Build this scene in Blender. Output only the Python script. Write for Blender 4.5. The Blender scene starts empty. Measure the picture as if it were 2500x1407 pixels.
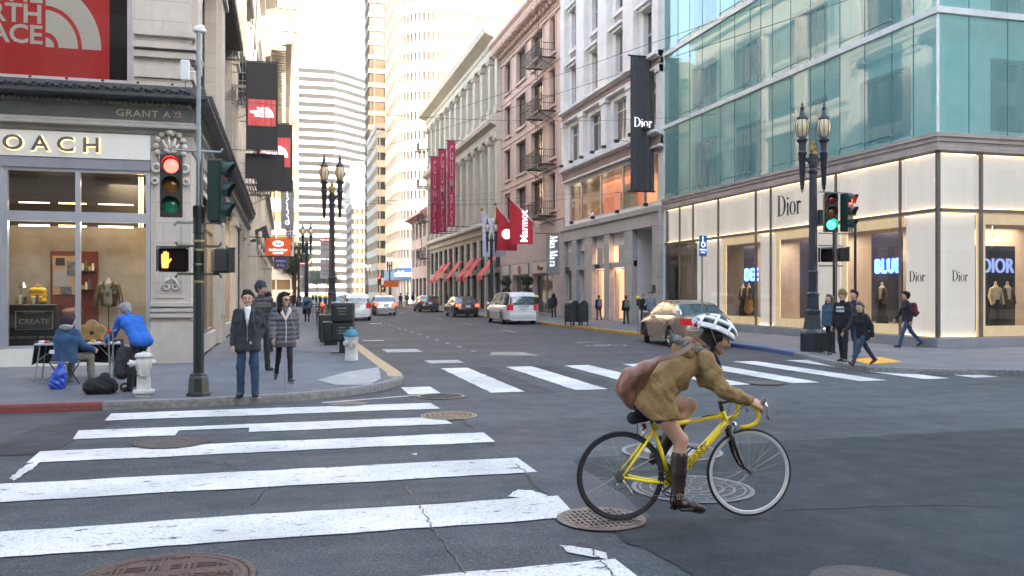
import bpy, math, random
import numpy as np
from mathutils import Matrix, Vector
R = math.radians
C = bpy.context.scene.collection
SC = bpy.context.scene
random.seed(7)
# ---------------------------------------------------------------- camera, sky, sun, exposure
CAM_H = 1.75
F = 2083.0 / 2500.0
YAW = R(14.93)
cd = bpy.data.cameras.new('camera'); cam = bpy.data.objects.new('camera', cd); C.objects.link(cam)
cam.location = (0, 0, CAM_H); cam.rotation_euler = (R(90), 0, -YAW)
cd.sensor_width = 36; cd.lens = 36 * F; cd.shift_y = 0.0042; cd.clip_end = 3000; cd.clip_start = 0.05
cd.dof.use_dof = True; cd.dof.focus_distance = 7.6; cd.dof.aperture_fstop = 8.0
SC.camera = cam
SUN_EL, SUN_AZ = R(17), R(141)          # azimuth clockwise from +Y
w = bpy.data.worlds.new('World'); SC.world = w; w.use_nodes = True
nt = w.node_tree; bg = nt.nodes['Background']
sky = nt.nodes.new('ShaderNodeTexSky'); sky.sky_type = 'NISHITA'; sky.sun_disc = False
sky.sun_elevation = SUN_EL; sky.sun_rotation = SUN_AZ; sky.dust_density = 3.0; sky.air_density = 1.0; sky.ozone_density = 1.0
nt.links.new(sky.outputs[0], bg.inputs[0]); bg.inputs[1].default_value = 0.15
sd = bpy.data.lights.new('sun', 'SUN'); sd.energy = 3.2; sd.angle = R(0.5); sd.color = (1, .86, .68)
so = bpy.data.objects.new('sun', sd); C.objects.link(so)
so.rotation_euler = Vector((math.sin(SUN_AZ) * math.cos(SUN_EL), math.cos(SUN_AZ) * math.cos(SUN_EL), math.sin(SUN_EL))).to_track_quat('Z', 'Y').to_euler()
SC.view_settings.view_transform = 'Standard'; SC.view_settings.look = 'None'
SC.view_settings.exposure = 3.38; SC.view_settings.gamma = 1
SC.render.engine = 'CYCLES'
SC.cycles.max_bounces = 7; SC.cycles.diffuse_bounces = 3; SC.cycles.glossy_bounces = 3
SC.cycles.transmission_bounces = 4; SC.cycles.transparent_max_bounces = 12
SC.cycles.caustics_reflective = False; SC.cycles.caustics_refractive = False
SC.cycles.sample_clamp_indirect = 6
SC.cycles.use_denoising = True
def W(u, v, z=0.0):
 """ground point seen at a place of the photo (height z)"""
 d = (CAM_H - z) * F * 2500 / (v - 714.0)
 c = (u - 1250) / (F * 2500)
 return (d * (math.sin(YAW) + c * math.cos(YAW)), d * (math.cos(YAW) - c * math.sin(YAW)))
# ---------------------------------------------------------------- tagging and linking
def tag(o, label=None, cat=None, group=None, kind=None):
 if label: o['label'] = label
 if cat: o['category'] = cat
 if group: o['group'] = group
 if kind: o['kind'] = kind
 return o
def thing(name, label, cat, loc=(0, 0, 0), rz=0, group=None, kind=None):
 o = bpy.data.objects.new(name, None); C.objects.link(o)
 o.empty_display_size = .1
 o.location = loc; o.rotation_euler = (0, 0, rz)
 return tag(o, label, cat, group, kind)
def copy_tree(o, parent=None):
 c = o.copy(); C.objects.link(c)
 if parent is not None:
  c.parent = parent
 for ch in KIDS.get(o.name, []):
  copy_tree(ch, c)
 return c
KIDS = {}
def kid(o, parent):
 o.parent = parent
 KIDS.setdefault(parent.name, []).append(o)
def dup(o, loc, rz=0, label=None, group=None):
 c = copy_tree2(o, None)
 c.location = loc; c.rotation_euler = (0, 0, rz)
 if label: c['label'] = label
 if group: c['group'] = group
 return c
def copy_tree2(o, parent):
 c = o.copy(); C.objects.link(c)
 if parent is not None:
  kid(c, parent)
 for ch in list(KIDS.get(o.name, [])):
  copy_tree2(ch, c)
 return c
# ---------------------------------------------------------------- materials
MATS = {}
def mat(name, col, rough=.6, metal=0., var=.12, scale=2.5, bump=0., bscale=30., spec=.5, emit=None, estr=0., coat=0., col2=None, rnd=0., stretch=None, trans=0., dirt=0.):
 if name in MATS: return MATS[name]
 m = bpy.data.materials.new(name); m.use_nodes = True; MATS[name] = m
 t = m.node_tree; N = t.nodes; L = t.links; b = N['Principled BSDF']
 b.inputs['Roughness'].default_value = rough; b.inputs['Metallic'].default_value = metal
 b.inputs['Specular IOR Level'].default_value = spec
 if coat: b.inputs['Coat Weight'].default_value = coat; b.inputs['Coat Roughness'].default_value = .06
 if trans: b.inputs['Transmission Weight'].default_value = trans
 tc = N.new('ShaderNodeTexCoord'); src = tc.outputs['Object']
 if stretch:
  mp = N.new('ShaderNodeMapping'); mp.inputs['Scale'].default_value = stretch
  L.new(src, mp.inputs[0]); src = mp.outputs[0]
 c4 = (*col, 1)
 dk = tuple(x * (1 - var) for x in col) if col2 is None else col2
 lt = tuple(min(1, x * (1 + var)) for x in col) if col2 is None else col
 n1 = N.new('ShaderNodeTexNoise'); n1.inputs['Scale'].default_value = scale; n1.inputs['Detail'].default_value = 7; n1.inputs['Roughness'].default_value = .62
 L.new(src, n1.inputs['Vector'])
 cr = N.new('ShaderNodeValToRGB'); cr.color_ramp.elements[0].position = .32; cr.color_ramp.elements[1].position = .68
 cr.color_ramp.elements[0].color = (*dk, 1); cr.color_ramp.elements[1].color = (*lt, 1)
 L.new(n1.outputs[0], cr.inputs[0]); out = cr.outputs[0]
 if rnd:
  oi = N.new('ShaderNodeObjectInfo'); hs = N.new('ShaderNodeHueSaturation')
  mr = N.new('ShaderNodeMapRange'); mr.inputs[3].default_value = 1 - rnd; mr.inputs[4].default_value = 1 + rnd
  L.new(oi.outputs['Random'], mr.inputs[0]); L.new(mr.outputs[0], hs.inputs['Value']); L.new(out, hs.inputs['Color']); out = hs.outputs[0]
 if dirt:
  n3 = N.new('ShaderNodeTexNoise'); n3.inputs['Scale'].default_value = .9; n3.inputs['Detail'].default_value = 9; n3.inputs['Roughness'].default_value = .7
  mp2 = N.new('ShaderNodeMapping'); mp2.inputs['Scale'].default_value = (2.2, 2.2, .35)
  L.new(tc.outputs['Object'], mp2.inputs[0]); L.new(mp2.outputs[0], n3.inputs[0])
  r3 = N.new('ShaderNodeMapRange'); r3.inputs[1].default_value = .48; r3.inputs[2].default_value = .75; r3.inputs[3].default_value = 0; r3.inputs[4].default_value = dirt
  mx = N.new('ShaderNodeMix'); mx.data_type = 'RGBA'; mx.inputs[7].default_value = (*[x * .45 for x in col], 1)
  L.new(n3.outputs[0], r3.inputs[0]); L.new(r3.outputs[0], mx.inputs[0]); L.new(out, mx.inputs[6]); out = mx.outputs[2]
 L.new(out, b.inputs['Base Color'])
 if bump:
  n2 = N.new('ShaderNodeTexNoise'); n2.inputs['Scale'].default_value = bscale; n2.inputs['Detail'].default_value = 5
  L.new(src, n2.inputs['Vector'])
  bp = N.new('ShaderNodeBump'); bp.inputs['Strength'].default_value = bump; bp.inputs['Distance'].default_value = .02
  L.new(n2.outputs[0], bp.inputs['Height']); L.new(bp.outputs[0], b.inputs['Normal'])
 if emit:
  b.inputs['Emission Color'].default_value = (*emit, 1); b.inputs['Emission Strength'].default_value = estr
 return m
def emis(name, col, s, base=(.1, .1, .1), rough=.4):
 return mat(name, base, rough, emit=col, estr=s, var=.03)
def stone(name, col, bw=1.1, bh=.42, joint=.6, var=.1, dirt=.35, rough=.75, bump=.25):
 """stone or terracotta blocks with thin joints; wall faces run in x or y"""
 if name in MATS: return MATS[name]
 m = mat(name, col, rough, var=var, scale=1.6, bump=bump, bscale=45, dirt=dirt)
 t = m.node_tree; N = t.nodes; L = t.links; b = N['Principled BSDF']
 src = b.inputs['Base Color'].links[0].from_socket
 tc = [n for n in N if n.type == 'TEX_COORD'][0]
 sx = N.new('ShaderNodeSeparateXYZ'); L.new(tc.outputs['Object'], sx.inputs[0])
 ad = N.new('ShaderNodeMath'); ad.operation = 'ADD'; L.new(sx.outputs[0], ad.inputs[0]); L.new(sx.outputs[1], ad.inputs[1])
 cx = N.new('ShaderNodeCombineXYZ'); L.new(ad.outputs[0], cx.inputs[0]); L.new(sx.outputs[2], cx.inputs[1])
 br = N.new('ShaderNodeTexBrick'); L.new(cx.outputs[0], br.inputs[0])
 br.inputs['Scale'].default_value = 1; br.inputs['Brick Width'].default_value = bw; br.inputs['Row Height'].default_value = bh
 br.inputs['Mortar Size'].default_value = .012; br.inputs['Mortar Smooth'].default_value = .3
 br.inputs['Color1'].default_value = (1, 1, 1, 1); br.inputs['Color2'].default_value = (.9, .9, .9, 1); br.inputs['Mortar'].default_value = (1 - joint,) * 3 + (1,)
 mx = N.new('ShaderNodeMix'); mx.data_type = 'RGBA'; mx.blend_type = 'MULTIPLY'; mx.inputs[0].default_value = 1
 L.new(src, mx.inputs[6]); L.new(br.outputs[0], mx.inputs[7]); L.new(mx.outputs[2], b.inputs['Base Color'])
 return m
def glass(name, tint=(.02, .025, .03), rough=.04, clear=0., rnd=True, blind=(.35, .3, .22), refl=.5):
 """window glass: dark room seen through, curtains in some, sky and street mirrored"""
 if name in MATS: return MATS[name]
 m = bpy.data.materials.new(name); m.use_nodes = True; MATS[name] = m
 t = m.node_tree; N = t.nodes; L = t.links; b = N['Principled BSDF']
 b.inputs['Roughness'].default_value = rough; b.inputs['Specular IOR Level'].default_value = refl
 b.inputs['IOR'].default_value = 1.6
 b.inputs['Base Color'].default_value = (*tint, 1)
 if rnd:
  oi = N.new('ShaderNodeObjectInfo'); cr = N.new('ShaderNodeValToRGB')
  cr.color_ramp.elements[0].position = .5; cr.color_ramp.elements[1].position = 1
  cr.color_ramp.elements[0].color = (*tint, 1); cr.color_ramp.elements[1].color = (*blind, 1)
  L.new(oi.outputs['Random'], cr.inputs[0])
  tc = N.new('ShaderNodeTexCoord'); n = N.new('ShaderNodeTexNoise'); n.inputs['Scale'].default_value = .9
  L.new(tc.outputs['Object'], n.inputs[0])
  mx = N.new('ShaderNodeMix'); mx.data_type = 'RGBA'; mx.inputs[6].default_value = (*tint, 1)
  L.new(n.outputs[0], mx.inputs[0]); L.new(cr.outputs[0], mx.inputs[7]); L.new(mx.outputs[2], b.inputs['Base Color'])
 tc2 = N.new('ShaderNodeTexCoord'); n2 = N.new('ShaderNodeTexNoise'); n2.inputs['Scale'].default_value = .8; n2.inputs['Detail'].default_value = 0
 bp = N.new('ShaderNodeBump'); bp.inputs['Strength'].default_value = .08; bp.inputs['Distance'].default_value = .1
 L.new(tc2.outputs['Object'], n2.inputs[0]); L.new(n2.outputs[0], bp.inputs['Height']); L.new(bp.outputs[0], b.inputs['Normal'])
 return m
def clear_glass(name, tint=(.9, .95, .95), refl=.12, rough=.02):
 """thin see-through pane: tinted transparency with a fresnel mirror on top"""
 if name in MATS: return MATS[name]
 m = bpy.data.materials.new(name); m.use_nodes = True; MATS[name] = m
 t = m.node_tree; N = t.nodes; L = t.links; N.remove(N['Principled BSDF'])
 tr = N.new('ShaderNodeBsdfTransparent'); tr.inputs[0].default_value = (*tint, 1)
 gl = N.new('ShaderNodeBsdfGlossy'); gl.inputs['Roughness'].default_value = rough; gl.inputs[0].default_value = (1, 1, 1, 1)
 lw = N.new('ShaderNodeFresnel'); lw.inputs[0].default_value = 1.45
 ad = N.new('ShaderNodeMath'); ad.operation = 'ADD'; ad.inputs[1].default_value = refl; ad.use_clamp = True
 mx = N.new('ShaderNodeMixShader'); L.new(lw.outputs[0], ad.inputs[0]); L.new(ad.outputs[0], mx.inputs[0])
 L.new(tr.outputs[0], mx.inputs[1]); L.new(gl.outputs[0], mx.inputs[2]); L.new(mx.outputs[0], N['Material Output'].inputs[0])
 tc2 = N.new('ShaderNodeTexCoord'); n2 = N.new('ShaderNodeTexNoise'); n2.inputs['Scale'].default_value = .5; n2.inputs['Detail'].default_value = 0
 bp = N.new('ShaderNodeBump'); bp.inputs['Strength'].default_value = .012; bp.inputs['Distance'].default_value = .1
 L.new(tc2.outputs['Object'], n2.inputs[0]); L.new(n2.outputs[0], bp.inputs['Height']); L.new(bp.outputs[0], gl.inputs['Normal'])
 return m
# ---------------------------------------------------------------- mesh builder
def rotz(a, x=0, y=0, z=0): return Matrix.Translation((x, y, z)) @ Matrix.Rotation(a, 4, 'Z')
class MB:
 def __init__(s, M=None): s.v = []; s.f = []; s.M = M
 def add(s, vs, fs, M=None):
  o = len(s.v)
  T = s.M if M is None else (M if s.M is None else s.M @ M)
  if T is not None:
   a = np.array(vs, float) @ np.array(T.to_3x3()).T + np.array(T.translation)
   vs = a.tolist()
  s.v.extend([tuple(p) for p in vs]); s.f.extend([tuple(i + o for i in f) for f in fs]); return s
 def box(s, x0, x1, y0, y1, z0, z1, M=None):
  vs = [(x, y, z) for z in (z0, z1) for y in (y0, y1) for x in (x0, x1)]
  return s.add(vs, [(0, 2, 3, 1), (4, 5, 7, 6), (0, 1, 5, 4), (2, 6, 7, 3), (0, 4, 6, 2), (1, 3, 7, 5)], M)
 def bbox(s, x0, x1, y0, y1, z0, z1, b=.01, M=None):
  """box with chamfered edges"""
  xs, ys, zs = (x0, x1), (y0, y1), (z0, z1); vs = []; idx = {}
  for i in (0, 1):
   for j in (0, 1):
    for k in (0, 1):
     sx, sy, sz = 1 - 2 * i, 1 - 2 * j, 1 - 2 * k
     for a, d in enumerate(((0, b, b), (b, 0, b), (b, b, 0))):
      idx[i, j, k, a] = len(vs); vs.append((xs[i] + sx * d[0], ys[j] + sy * d[1], zs[k] + sz * d[2]))
  fs = []
  for i in (0, 1):
   q = [idx[i, 0, 0, 0], idx[i, 1, 0, 0], idx[i, 1, 1, 0], idx[i, 0, 1, 0]]; fs.append(q if i else q[::-1])
   q = [idx[0, i, 0, 1], idx[1, i, 0, 1], idx[1, i, 1, 1], idx[0, i, 1, 1]]; fs.append(q[::-1] if i else q)
   q = [idx[0, 0, i, 2], idx[1, 0, i, 2], idx[1, 1, i, 2], idx[0, 1, i, 2]]; fs.append(q if i else q[::-1])
   for j in (0, 1):
    fs.append([idx[i, j, 0, 0], idx[i, j, 1, 0], idx[i, j, 1, 1], idx[i, j, 0, 1]])
    fs.append([idx[i, 0, j, 0], idx[i, 1, j, 0], idx[i, 1, j, 2], idx[i, 0, j, 2]])
    fs.append([idx[0, i, j, 1], idx[1, i, j, 1], idx[1, i, j, 2], idx[0, i, j, 2]])
    for k in (0, 1): fs.append([idx[i, j, k, a] for a in range(3)])
  return s.add(vs, fs, M)
 def quad(s, a, b, c, d, M=None): return s.add([a, b, c, d], [(0, 1, 2, 3)], M)
 def tube(s, pts, r, n=8, caps=True, M=None, flat=1.0, up=None):
  """tube along points; r is a number or list"""
  P = [Vector(p) for p in pts]; k = len(P)
  rs = r if isinstance(r, (list, tuple)) else [r] * k
  vs = []; fs = []; ref = Vector(up) if up else None
  for i, p in enumerate(P):
   t = (P[min(i + 1, k - 1)] - P[max(i - 1, 0)])
   if t.length < 1e-9: t = Vector((0, 0, 1))
   t.normalize()
   if ref is None: ref = Vector((0, 0, 1)) if abs(t.z) < .9 else Vector((1, 0, 0))
   a = t.cross(ref)
   if a.length < 1e-6: a = t.orthogonal()
   a.normalize(); b = a.cross(t)
   if not up: ref = b
   for j in range(n):
    th = 2 * math.pi * (j + .5) / n
    vs.append(p + a * (rs[i] * math.cos(th)) + b * (rs[i] * flat * math.sin(th)))
  for i in range(k - 1):
   for j in range(n):
    j2 = (j + 1) % n
    fs.append((i * n + j, i * n + j2, (i + 1) * n + j2, (i + 1) * n + j))
  if caps: fs.append(tuple(range(n))[::-1]); fs.append(tuple((k - 1) * n + j for j in range(n)))
  return s.add([tuple(v) for v in vs], fs, M)
 def lathe(s, prof, n=16, M=None, c=(0, 0), z0=0, a0=0):
  """profile list of (r, z) turned about a vertical axis"""
  vs = []; fs = []; k = len(prof)
  for r, z in prof:
   for j in range(n):
    th = a0 + 2 * math.pi * j / n; vs.append((c[0] + max(r, 1e-4) * math.cos(th), c[1] + max(r, 1e-4) * math.sin(th), z + z0))
  for i in range(k - 1):
   for j in range(n):
    j2 = (j + 1) % n; fs.append((i * n + j, i * n + j2, (i + 1) * n + j2, (i + 1) * n + j))
  fs.append(tuple(range(n))[::-1]); fs.append(tuple((k - 1) * n + j for j in range(n)))
  return s.add(vs, fs, M)
 def prism(s, poly, h0, h1, axis='z', M=None):
  """polygon extruded along z ('z'), or polygon in x,z extruded along y ('y'), or in y,z along x ('x')"""
  n = len(poly)
  mk = {'z': lambda p, h: (p[0], p[1], h), 'y': lambda p, h: (p[0], h, p[1]), 'x': lambda p, h: (h, p[0], p[1])}[axis]
  vs = [mk(p, h0) for p in poly] + [mk(p, h1) for p in poly]
  fs = [tuple(range(n))[::-1], tuple(range(n, 2 * n))] + [(i, (i + 1) % n, n + (i + 1) % n, n + i) for i in range(n)]
  return s.add(vs, fs, M)
 def ball(s, c, r, n=12, m=8, M=None, sc=(1, 1, 1)):
  vs = []; fs = []
  for i in range(1, m):
   ph = math.pi * i / m
   for j in range(n):
    th = 2 * math.pi * j / n
    vs.append((c[0] + sc[0] * r * math.sin(ph) * math.cos(th), c[1] + sc[1] * r * math.sin(ph) * math.sin(th), c[2] + sc[2] * r * math.cos(ph)))
  t = len(vs); vs.append((c[0], c[1], c[2] + sc[2] * r)); vs.append((c[0], c[1], c[2] - sc[2] * r))
  for i in range(m - 2):
   for j in range(n):
    j2 = (j + 1) % n; fs.append((i * n + j, (i + 1) * n + j, (i + 1) * n + j2, i * n + j2))
  for j in range(n):
   j2 = (j + 1) % n; fs.append((t, j, j2)); fs.append((t + 1, (m - 2) * n + j2, (m - 2) * n + j))
  return s.add(vs, fs, M)
 def torus(s, c, Rr, r, n=40, m=8, axis='y', M=None, flat=1.0):
  vs = []; fs = []
  for i in range(n):
   a = 2 * math.pi * i / n
   for j in range(m):
    b = 2 * math.pi * j / m
    rr = Rr + r * math.cos(b); h = r * flat * math.sin(b)
    x, z = rr * math.cos(a), rr * math.sin(a)
    vs.append({'y': (c[0] + x, c[1] + h, c[2] + z), 'z': (c[0] + x, c[1] + z, c[2] + h), 'x': (c[0] + h, c[1] + x, c[2] + z)}[axis])
  for i in range(n):
   for j in range(m):
    i2, j2 = (i + 1) % n, (j + 1) % m
    fs.append((i * m + j, i2 * m + j, i2 * m + j2, i * m + j2))
  return s.add(vs, fs, M)
 def sweep(s, path, prof, closed=False, M=None):
  """mitred moulding: path in (x, y), profile in (out, z); outward is to the right of travel"""
  n = len(path); P = [Vector((p[0], p[1])) for p in path]; vs = []; fs = []; k = len(prof)
  for i in range(n):
   d1 = (P[i] - P[i - 1]).normalized() if (i > 0 or closed) else None
   d2 = (P[(i + 1) % n] - P[i]).normalized() if (i < n - 1 or closed) else None
   if d1 is None: d1 = d2
   if d2 is None: d2 = d1
   n1 = Vector((d1.y, -d1.x)); n2 = Vector((d2.y, -d2.x)); nn = n1 + n2
   nn = nn / max(.2, nn.dot(n1)) if nn.length > 1e-6 else n1
   for o, z in prof: vs.append((P[i].x + nn.x * o, P[i].y + nn.y * o, z))
  for i in range(n - (0 if closed else 1)):
   i2 = (i + 1) % n
   for j in range(k - 1):
    fs.append((i * k + j, i2 * k + j, i2 * k + j + 1, i * k + j + 1))
  if not closed:
   fs.append(tuple(range(k))); fs.append(tuple((n - 1) * k + j for j in range(k))[::-1])
  return s.add(vs, fs, M)
 def build(s, name, m=None, parent=None, smooth=None, loc=None, rot=None):
  me = bpy.data.meshes.new(name); me.from_pydata(s.v, [], s.f); me.validate(); me.update()
  if m is not None: me.materials.append(m)
  if smooth:
   me.polygons.foreach_set('use_smooth', [True] * len(me.polygons))
   if smooth is not True:
    me.set_sharp_from_angle(angle=R(smooth))
  o = bpy.data.objects.new(name, me); C.objects.link(o)
  if parent is not None: kid(o, parent)
  if loc: o.location = loc
  if rot: o.rotation_euler = rot
  return o
def recalc(o):
 import bmesh
 b = bmesh.new(); b.from_mesh(o.data); bmesh.ops.recalc_face_normals(b, faces=b.faces); b.to_mesh(o.data); b.free()
 return o
_txt = {}
def text(name, s, size, m, parent, M, ext=.01, align='LEFT', sx=1., space=1., bold=0., shear=0., kerning=1.):
 """lettering as a mesh; M places a plane whose x runs along the writing and -y faces the reader"""
 key = (s, size, ext, align, space, bold, shear)
 if key not in _txt:
  cu = bpy.data.curves.new('t', 'FONT'); cu.body = s; cu.size = size; cu.extrude = ext; cu.align_x = align
  cu.space_character = space; cu.offset = bold; cu.shear = shear; cu.resolution_u = 3
  o = bpy.data.objects.new('t', cu); C.objects.link(o)
  dg = bpy.context.evaluated_depsgraph_get()
  me = bpy.data.meshes.new_from_object(o.evaluated_get(dg))
  vs = [tuple(v.co) for v in me.vertices]; fs = [tuple(p.vertices) for p in me.polygons]
  bpy.data.objects.remove(o); bpy.data.curves.remove(cu); bpy.data.meshes.remove(me)
  _txt[key] = (vs, fs)
 vs, fs = _txt[key]
 mb = MB(); mb.add([(x * sx, -z, y) for x, y, z in vs], fs, M)
 return mb.build(name, m, parent)
# serif capitals and small letters drawn as strokes (thick stems, hair serifs)
def _arc(cx, cy, rx, ry, t0, t1, a0, a1, n=18, ph=0):
 """ring segment whose thickness runs from t0 (top and bottom) to t1 (sides)"""
 out = []; inn = []
 for i in range(n + 1):
  a = R(a0 + (a1 - a0) * i / n); th = t0 + (t1 - t0) * abs(math.cos(a - R(ph))) ** 1.5
  out.append((cx + rx * math.cos(a), cy + ry * math.sin(a))); inn.append((cx + (rx - th) * math.cos(a), cy + (ry - min(th, t0 * 1.2)) * math.sin(a)))
 return [[out[i], out[i + 1], inn[i + 1], inn[i]] for i in range(n)]
def _rect(x0, x1, y0, y1): return [[(x0, y0), (x1, y0), (x1, y1), (x0, y1)]]
SERIF = {
 'D': (.80, _rect(.10, .21, .028, .972) + _rect(.02, .30, 0, .025) + _rect(.02, .30, .975, 1) + _arc(.27, .5, .48, .5, .028, .13, -90, 90, 22)),
 'i': (.30, _rect(.11, .20, .022, .60) + _rect(.04, .27, 0, .02) + _rect(.04, .108, .58, .60) + [[(.155 + .06 * math.cos(a * .6283), .80 + .06 * math.sin(a * .6283)) for a in range(10)]]),
 'o': (.58, _arc(.29, .31, .26, .315, .022, .10, 0, 360, 28)),
 'r': (.44, _rect(.10, .19, .022, .60) + _rect(.03, .28, 0, .02) + _rect(.03, .098, .58, .60) + _arc(.31, .44, .12, .17, .05, .05, 40, 170, 8) + [[(.375 + .05 * math.cos(a * .6283), .53 + .05 * math.sin(a * .6283)) for a in range(10)]]),
 'M': (1.0, _rect(.13, .16, .025, 1) + _rect(.78, .90, .025, 1) + _rect(.04, .25, 0, .023) + _rect(.70, .98, 0, .023) + [[(.165, 1), (.165, .93), (.42, .02), (.52, .02), (.30, 1)]] + [[(.525, .02), (.775, .86), (.775, 1), (.56, .25)]]),
 'a': (.52, _rect(.33, .42, .10, .45) + _arc(.24, .44, .175, .18, .03, .09, 5, 165, 10) + _arc(.22, .17, .16, .18, .03, .09, 60, 330, 14) + [[(.425, .10), (.50, .0), (.38, .0), (.33, .09)]]),
 'x': (.56, [[(.06, .58), (.20, .58), (.50, .02), (.36, .02)]] + [[(.10, .02), (.14, .02), (.27, .27), (.25, .30)]] + [[(.32, .33), (.34, .30), (.46, .58), (.42, .58)]] + _rect(.02, .24, .585, .605) + _rect(.36, .52, .585, .605) + _rect(.02, .22, -.005, .015) + _rect(.32, .54, -.005, .015)),
}
def serif(name, s, size, m, parent, M, ext=.02, sx=1., space=.0):
 mb = MB(); x = 0
 for ch in s:
  wd, polys = SERIF[ch]
  for q in polys: mb.prism([((x + p[0]) * size * sx, p[1] * size) for p in q], -ext, 0, 'y', M)
  x += wd + space
 return recalc(mb.build(name, m, parent))
def serif_w(s, size, sx=1., space=0.): return sum(SERIF[c][0] + space for c in s) * size * sx
# ---------------------------------------------------------------- facades
def wall(mb, M, x0, x1, z0, z1, ops, depth=.3, y=0.):
 """wall sheet in the x,z plane facing -y with reveals round each opening (x0,x1,z0,z1[,depth])"""
 xs = sorted({x0, x1, *[o[0] for o in ops], *[o[1] for o in ops]}); zs = sorted({z0, z1, *[o[2] for o in ops], *[o[3] for o in ops]})
 xs = [x for x in xs if x0 <= x <= x1]; zs = [z for z in zs if z0 <= z <= z1]
 for i in range(len(zs) - 1):
  run = None
  for j in range(len(xs)):
   solid = j < len(xs) - 1 and not any(o[0] < (xs[j] + xs[j + 1]) / 2 < o[1] and o[2] < (zs[i] + zs[i + 1]) / 2 < o[3] for o in ops)
   if solid and run is None: run = xs[j]
   if not solid and run is not None:
    mb.quad((run, y, zs[i]), (xs[j], y, zs[i]), (xs[j], y, zs[i + 1]), (run, y, zs[i + 1]), M); run = None
 for o in ops:
  a, b, c, d = o[:4]; dp = o[4] if len(o) > 4 else depth
  mb.quad((a, y, c), (a, y, d), (a, y + dp, d), (a, y + dp, c), M); mb.quad((b, y, c), (b, y + dp, c), (b, y + dp, d), (b, y, d), M)
  mb.quad((a, y, d), (b, y, d), (b, y + dp, d), (a, y + dp, d), M); mb.quad((a, y, c), (a, y + dp, c), (b, y + dp, c), (b, y, c), M)
_wp = {}
def window(root, M, x0, x1, z0, z1, y, fm, gm, nx=1, nz=1, fw=.07, fd=.08, sill=None, name='window', rows=None):
 """framed window whose front stands at y; a copy of one prototype per size"""
 wd, ht = round(x1 - x0, 3), round(z1 - z0, 3); key = (wd, ht, fm.name, gm.name, nx, nz, fw, fd, sill, str(rows))
 loc = M @ Vector((x0, y, z0)); ang = M.to_euler().z
 if key in _wp:
  f0, g0 = _wp[key]
  f = f0.copy(); C.objects.link(f); f.name = name; kid(f, root); f.location = loc; f.rotation_euler = (0, 0, ang)
  g = g0.copy(); C.objects.link(g); g.name = 'pane'; kid(g, f); return f
 mb = MB()
 mb.box(0, fw, 0, fd, 0, ht); mb.box(wd - fw, wd, 0, fd, 0, ht); mb.box(fw, wd - fw, 0.002, fd, 0, fw); mb.box(fw, wd - fw, 0.002, fd, ht - fw, ht)
 for i in range(1, nx):
  x = wd * i / nx; mb.box(x - fw * .35, x + fw * .35, .008, fd - .004, fw, ht - fw)
 for k, z in enumerate(rows if rows else [ht * i / nz for i in range(1, nz)]):
  mb.box(fw, wd - fw, .014, fd - .008, z - fw * .35, z + fw * .35)
 if sill: mb.box(-.06, wd + .06, -sill, .05, -.1, -.002)
 f = mb.build(name, fm, root); f.location = loc; f.rotation_euler = (0, 0, ang)
 g = MB().quad((0, fd * .7, 0), (wd, fd * .7, 0), (wd, fd * .7, ht), (0, fd * .7, ht)).build('pane', gm, f)
 _wp[key] = (f, g); return f
def body_box(root, x0, x1, y0, y1, z0, z1, m, name='side_wall'):
 return MB().box(x0, x1, y0, y1, z0, z1).build(name, m, root)
I4 = Matrix.Identity(4)
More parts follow.
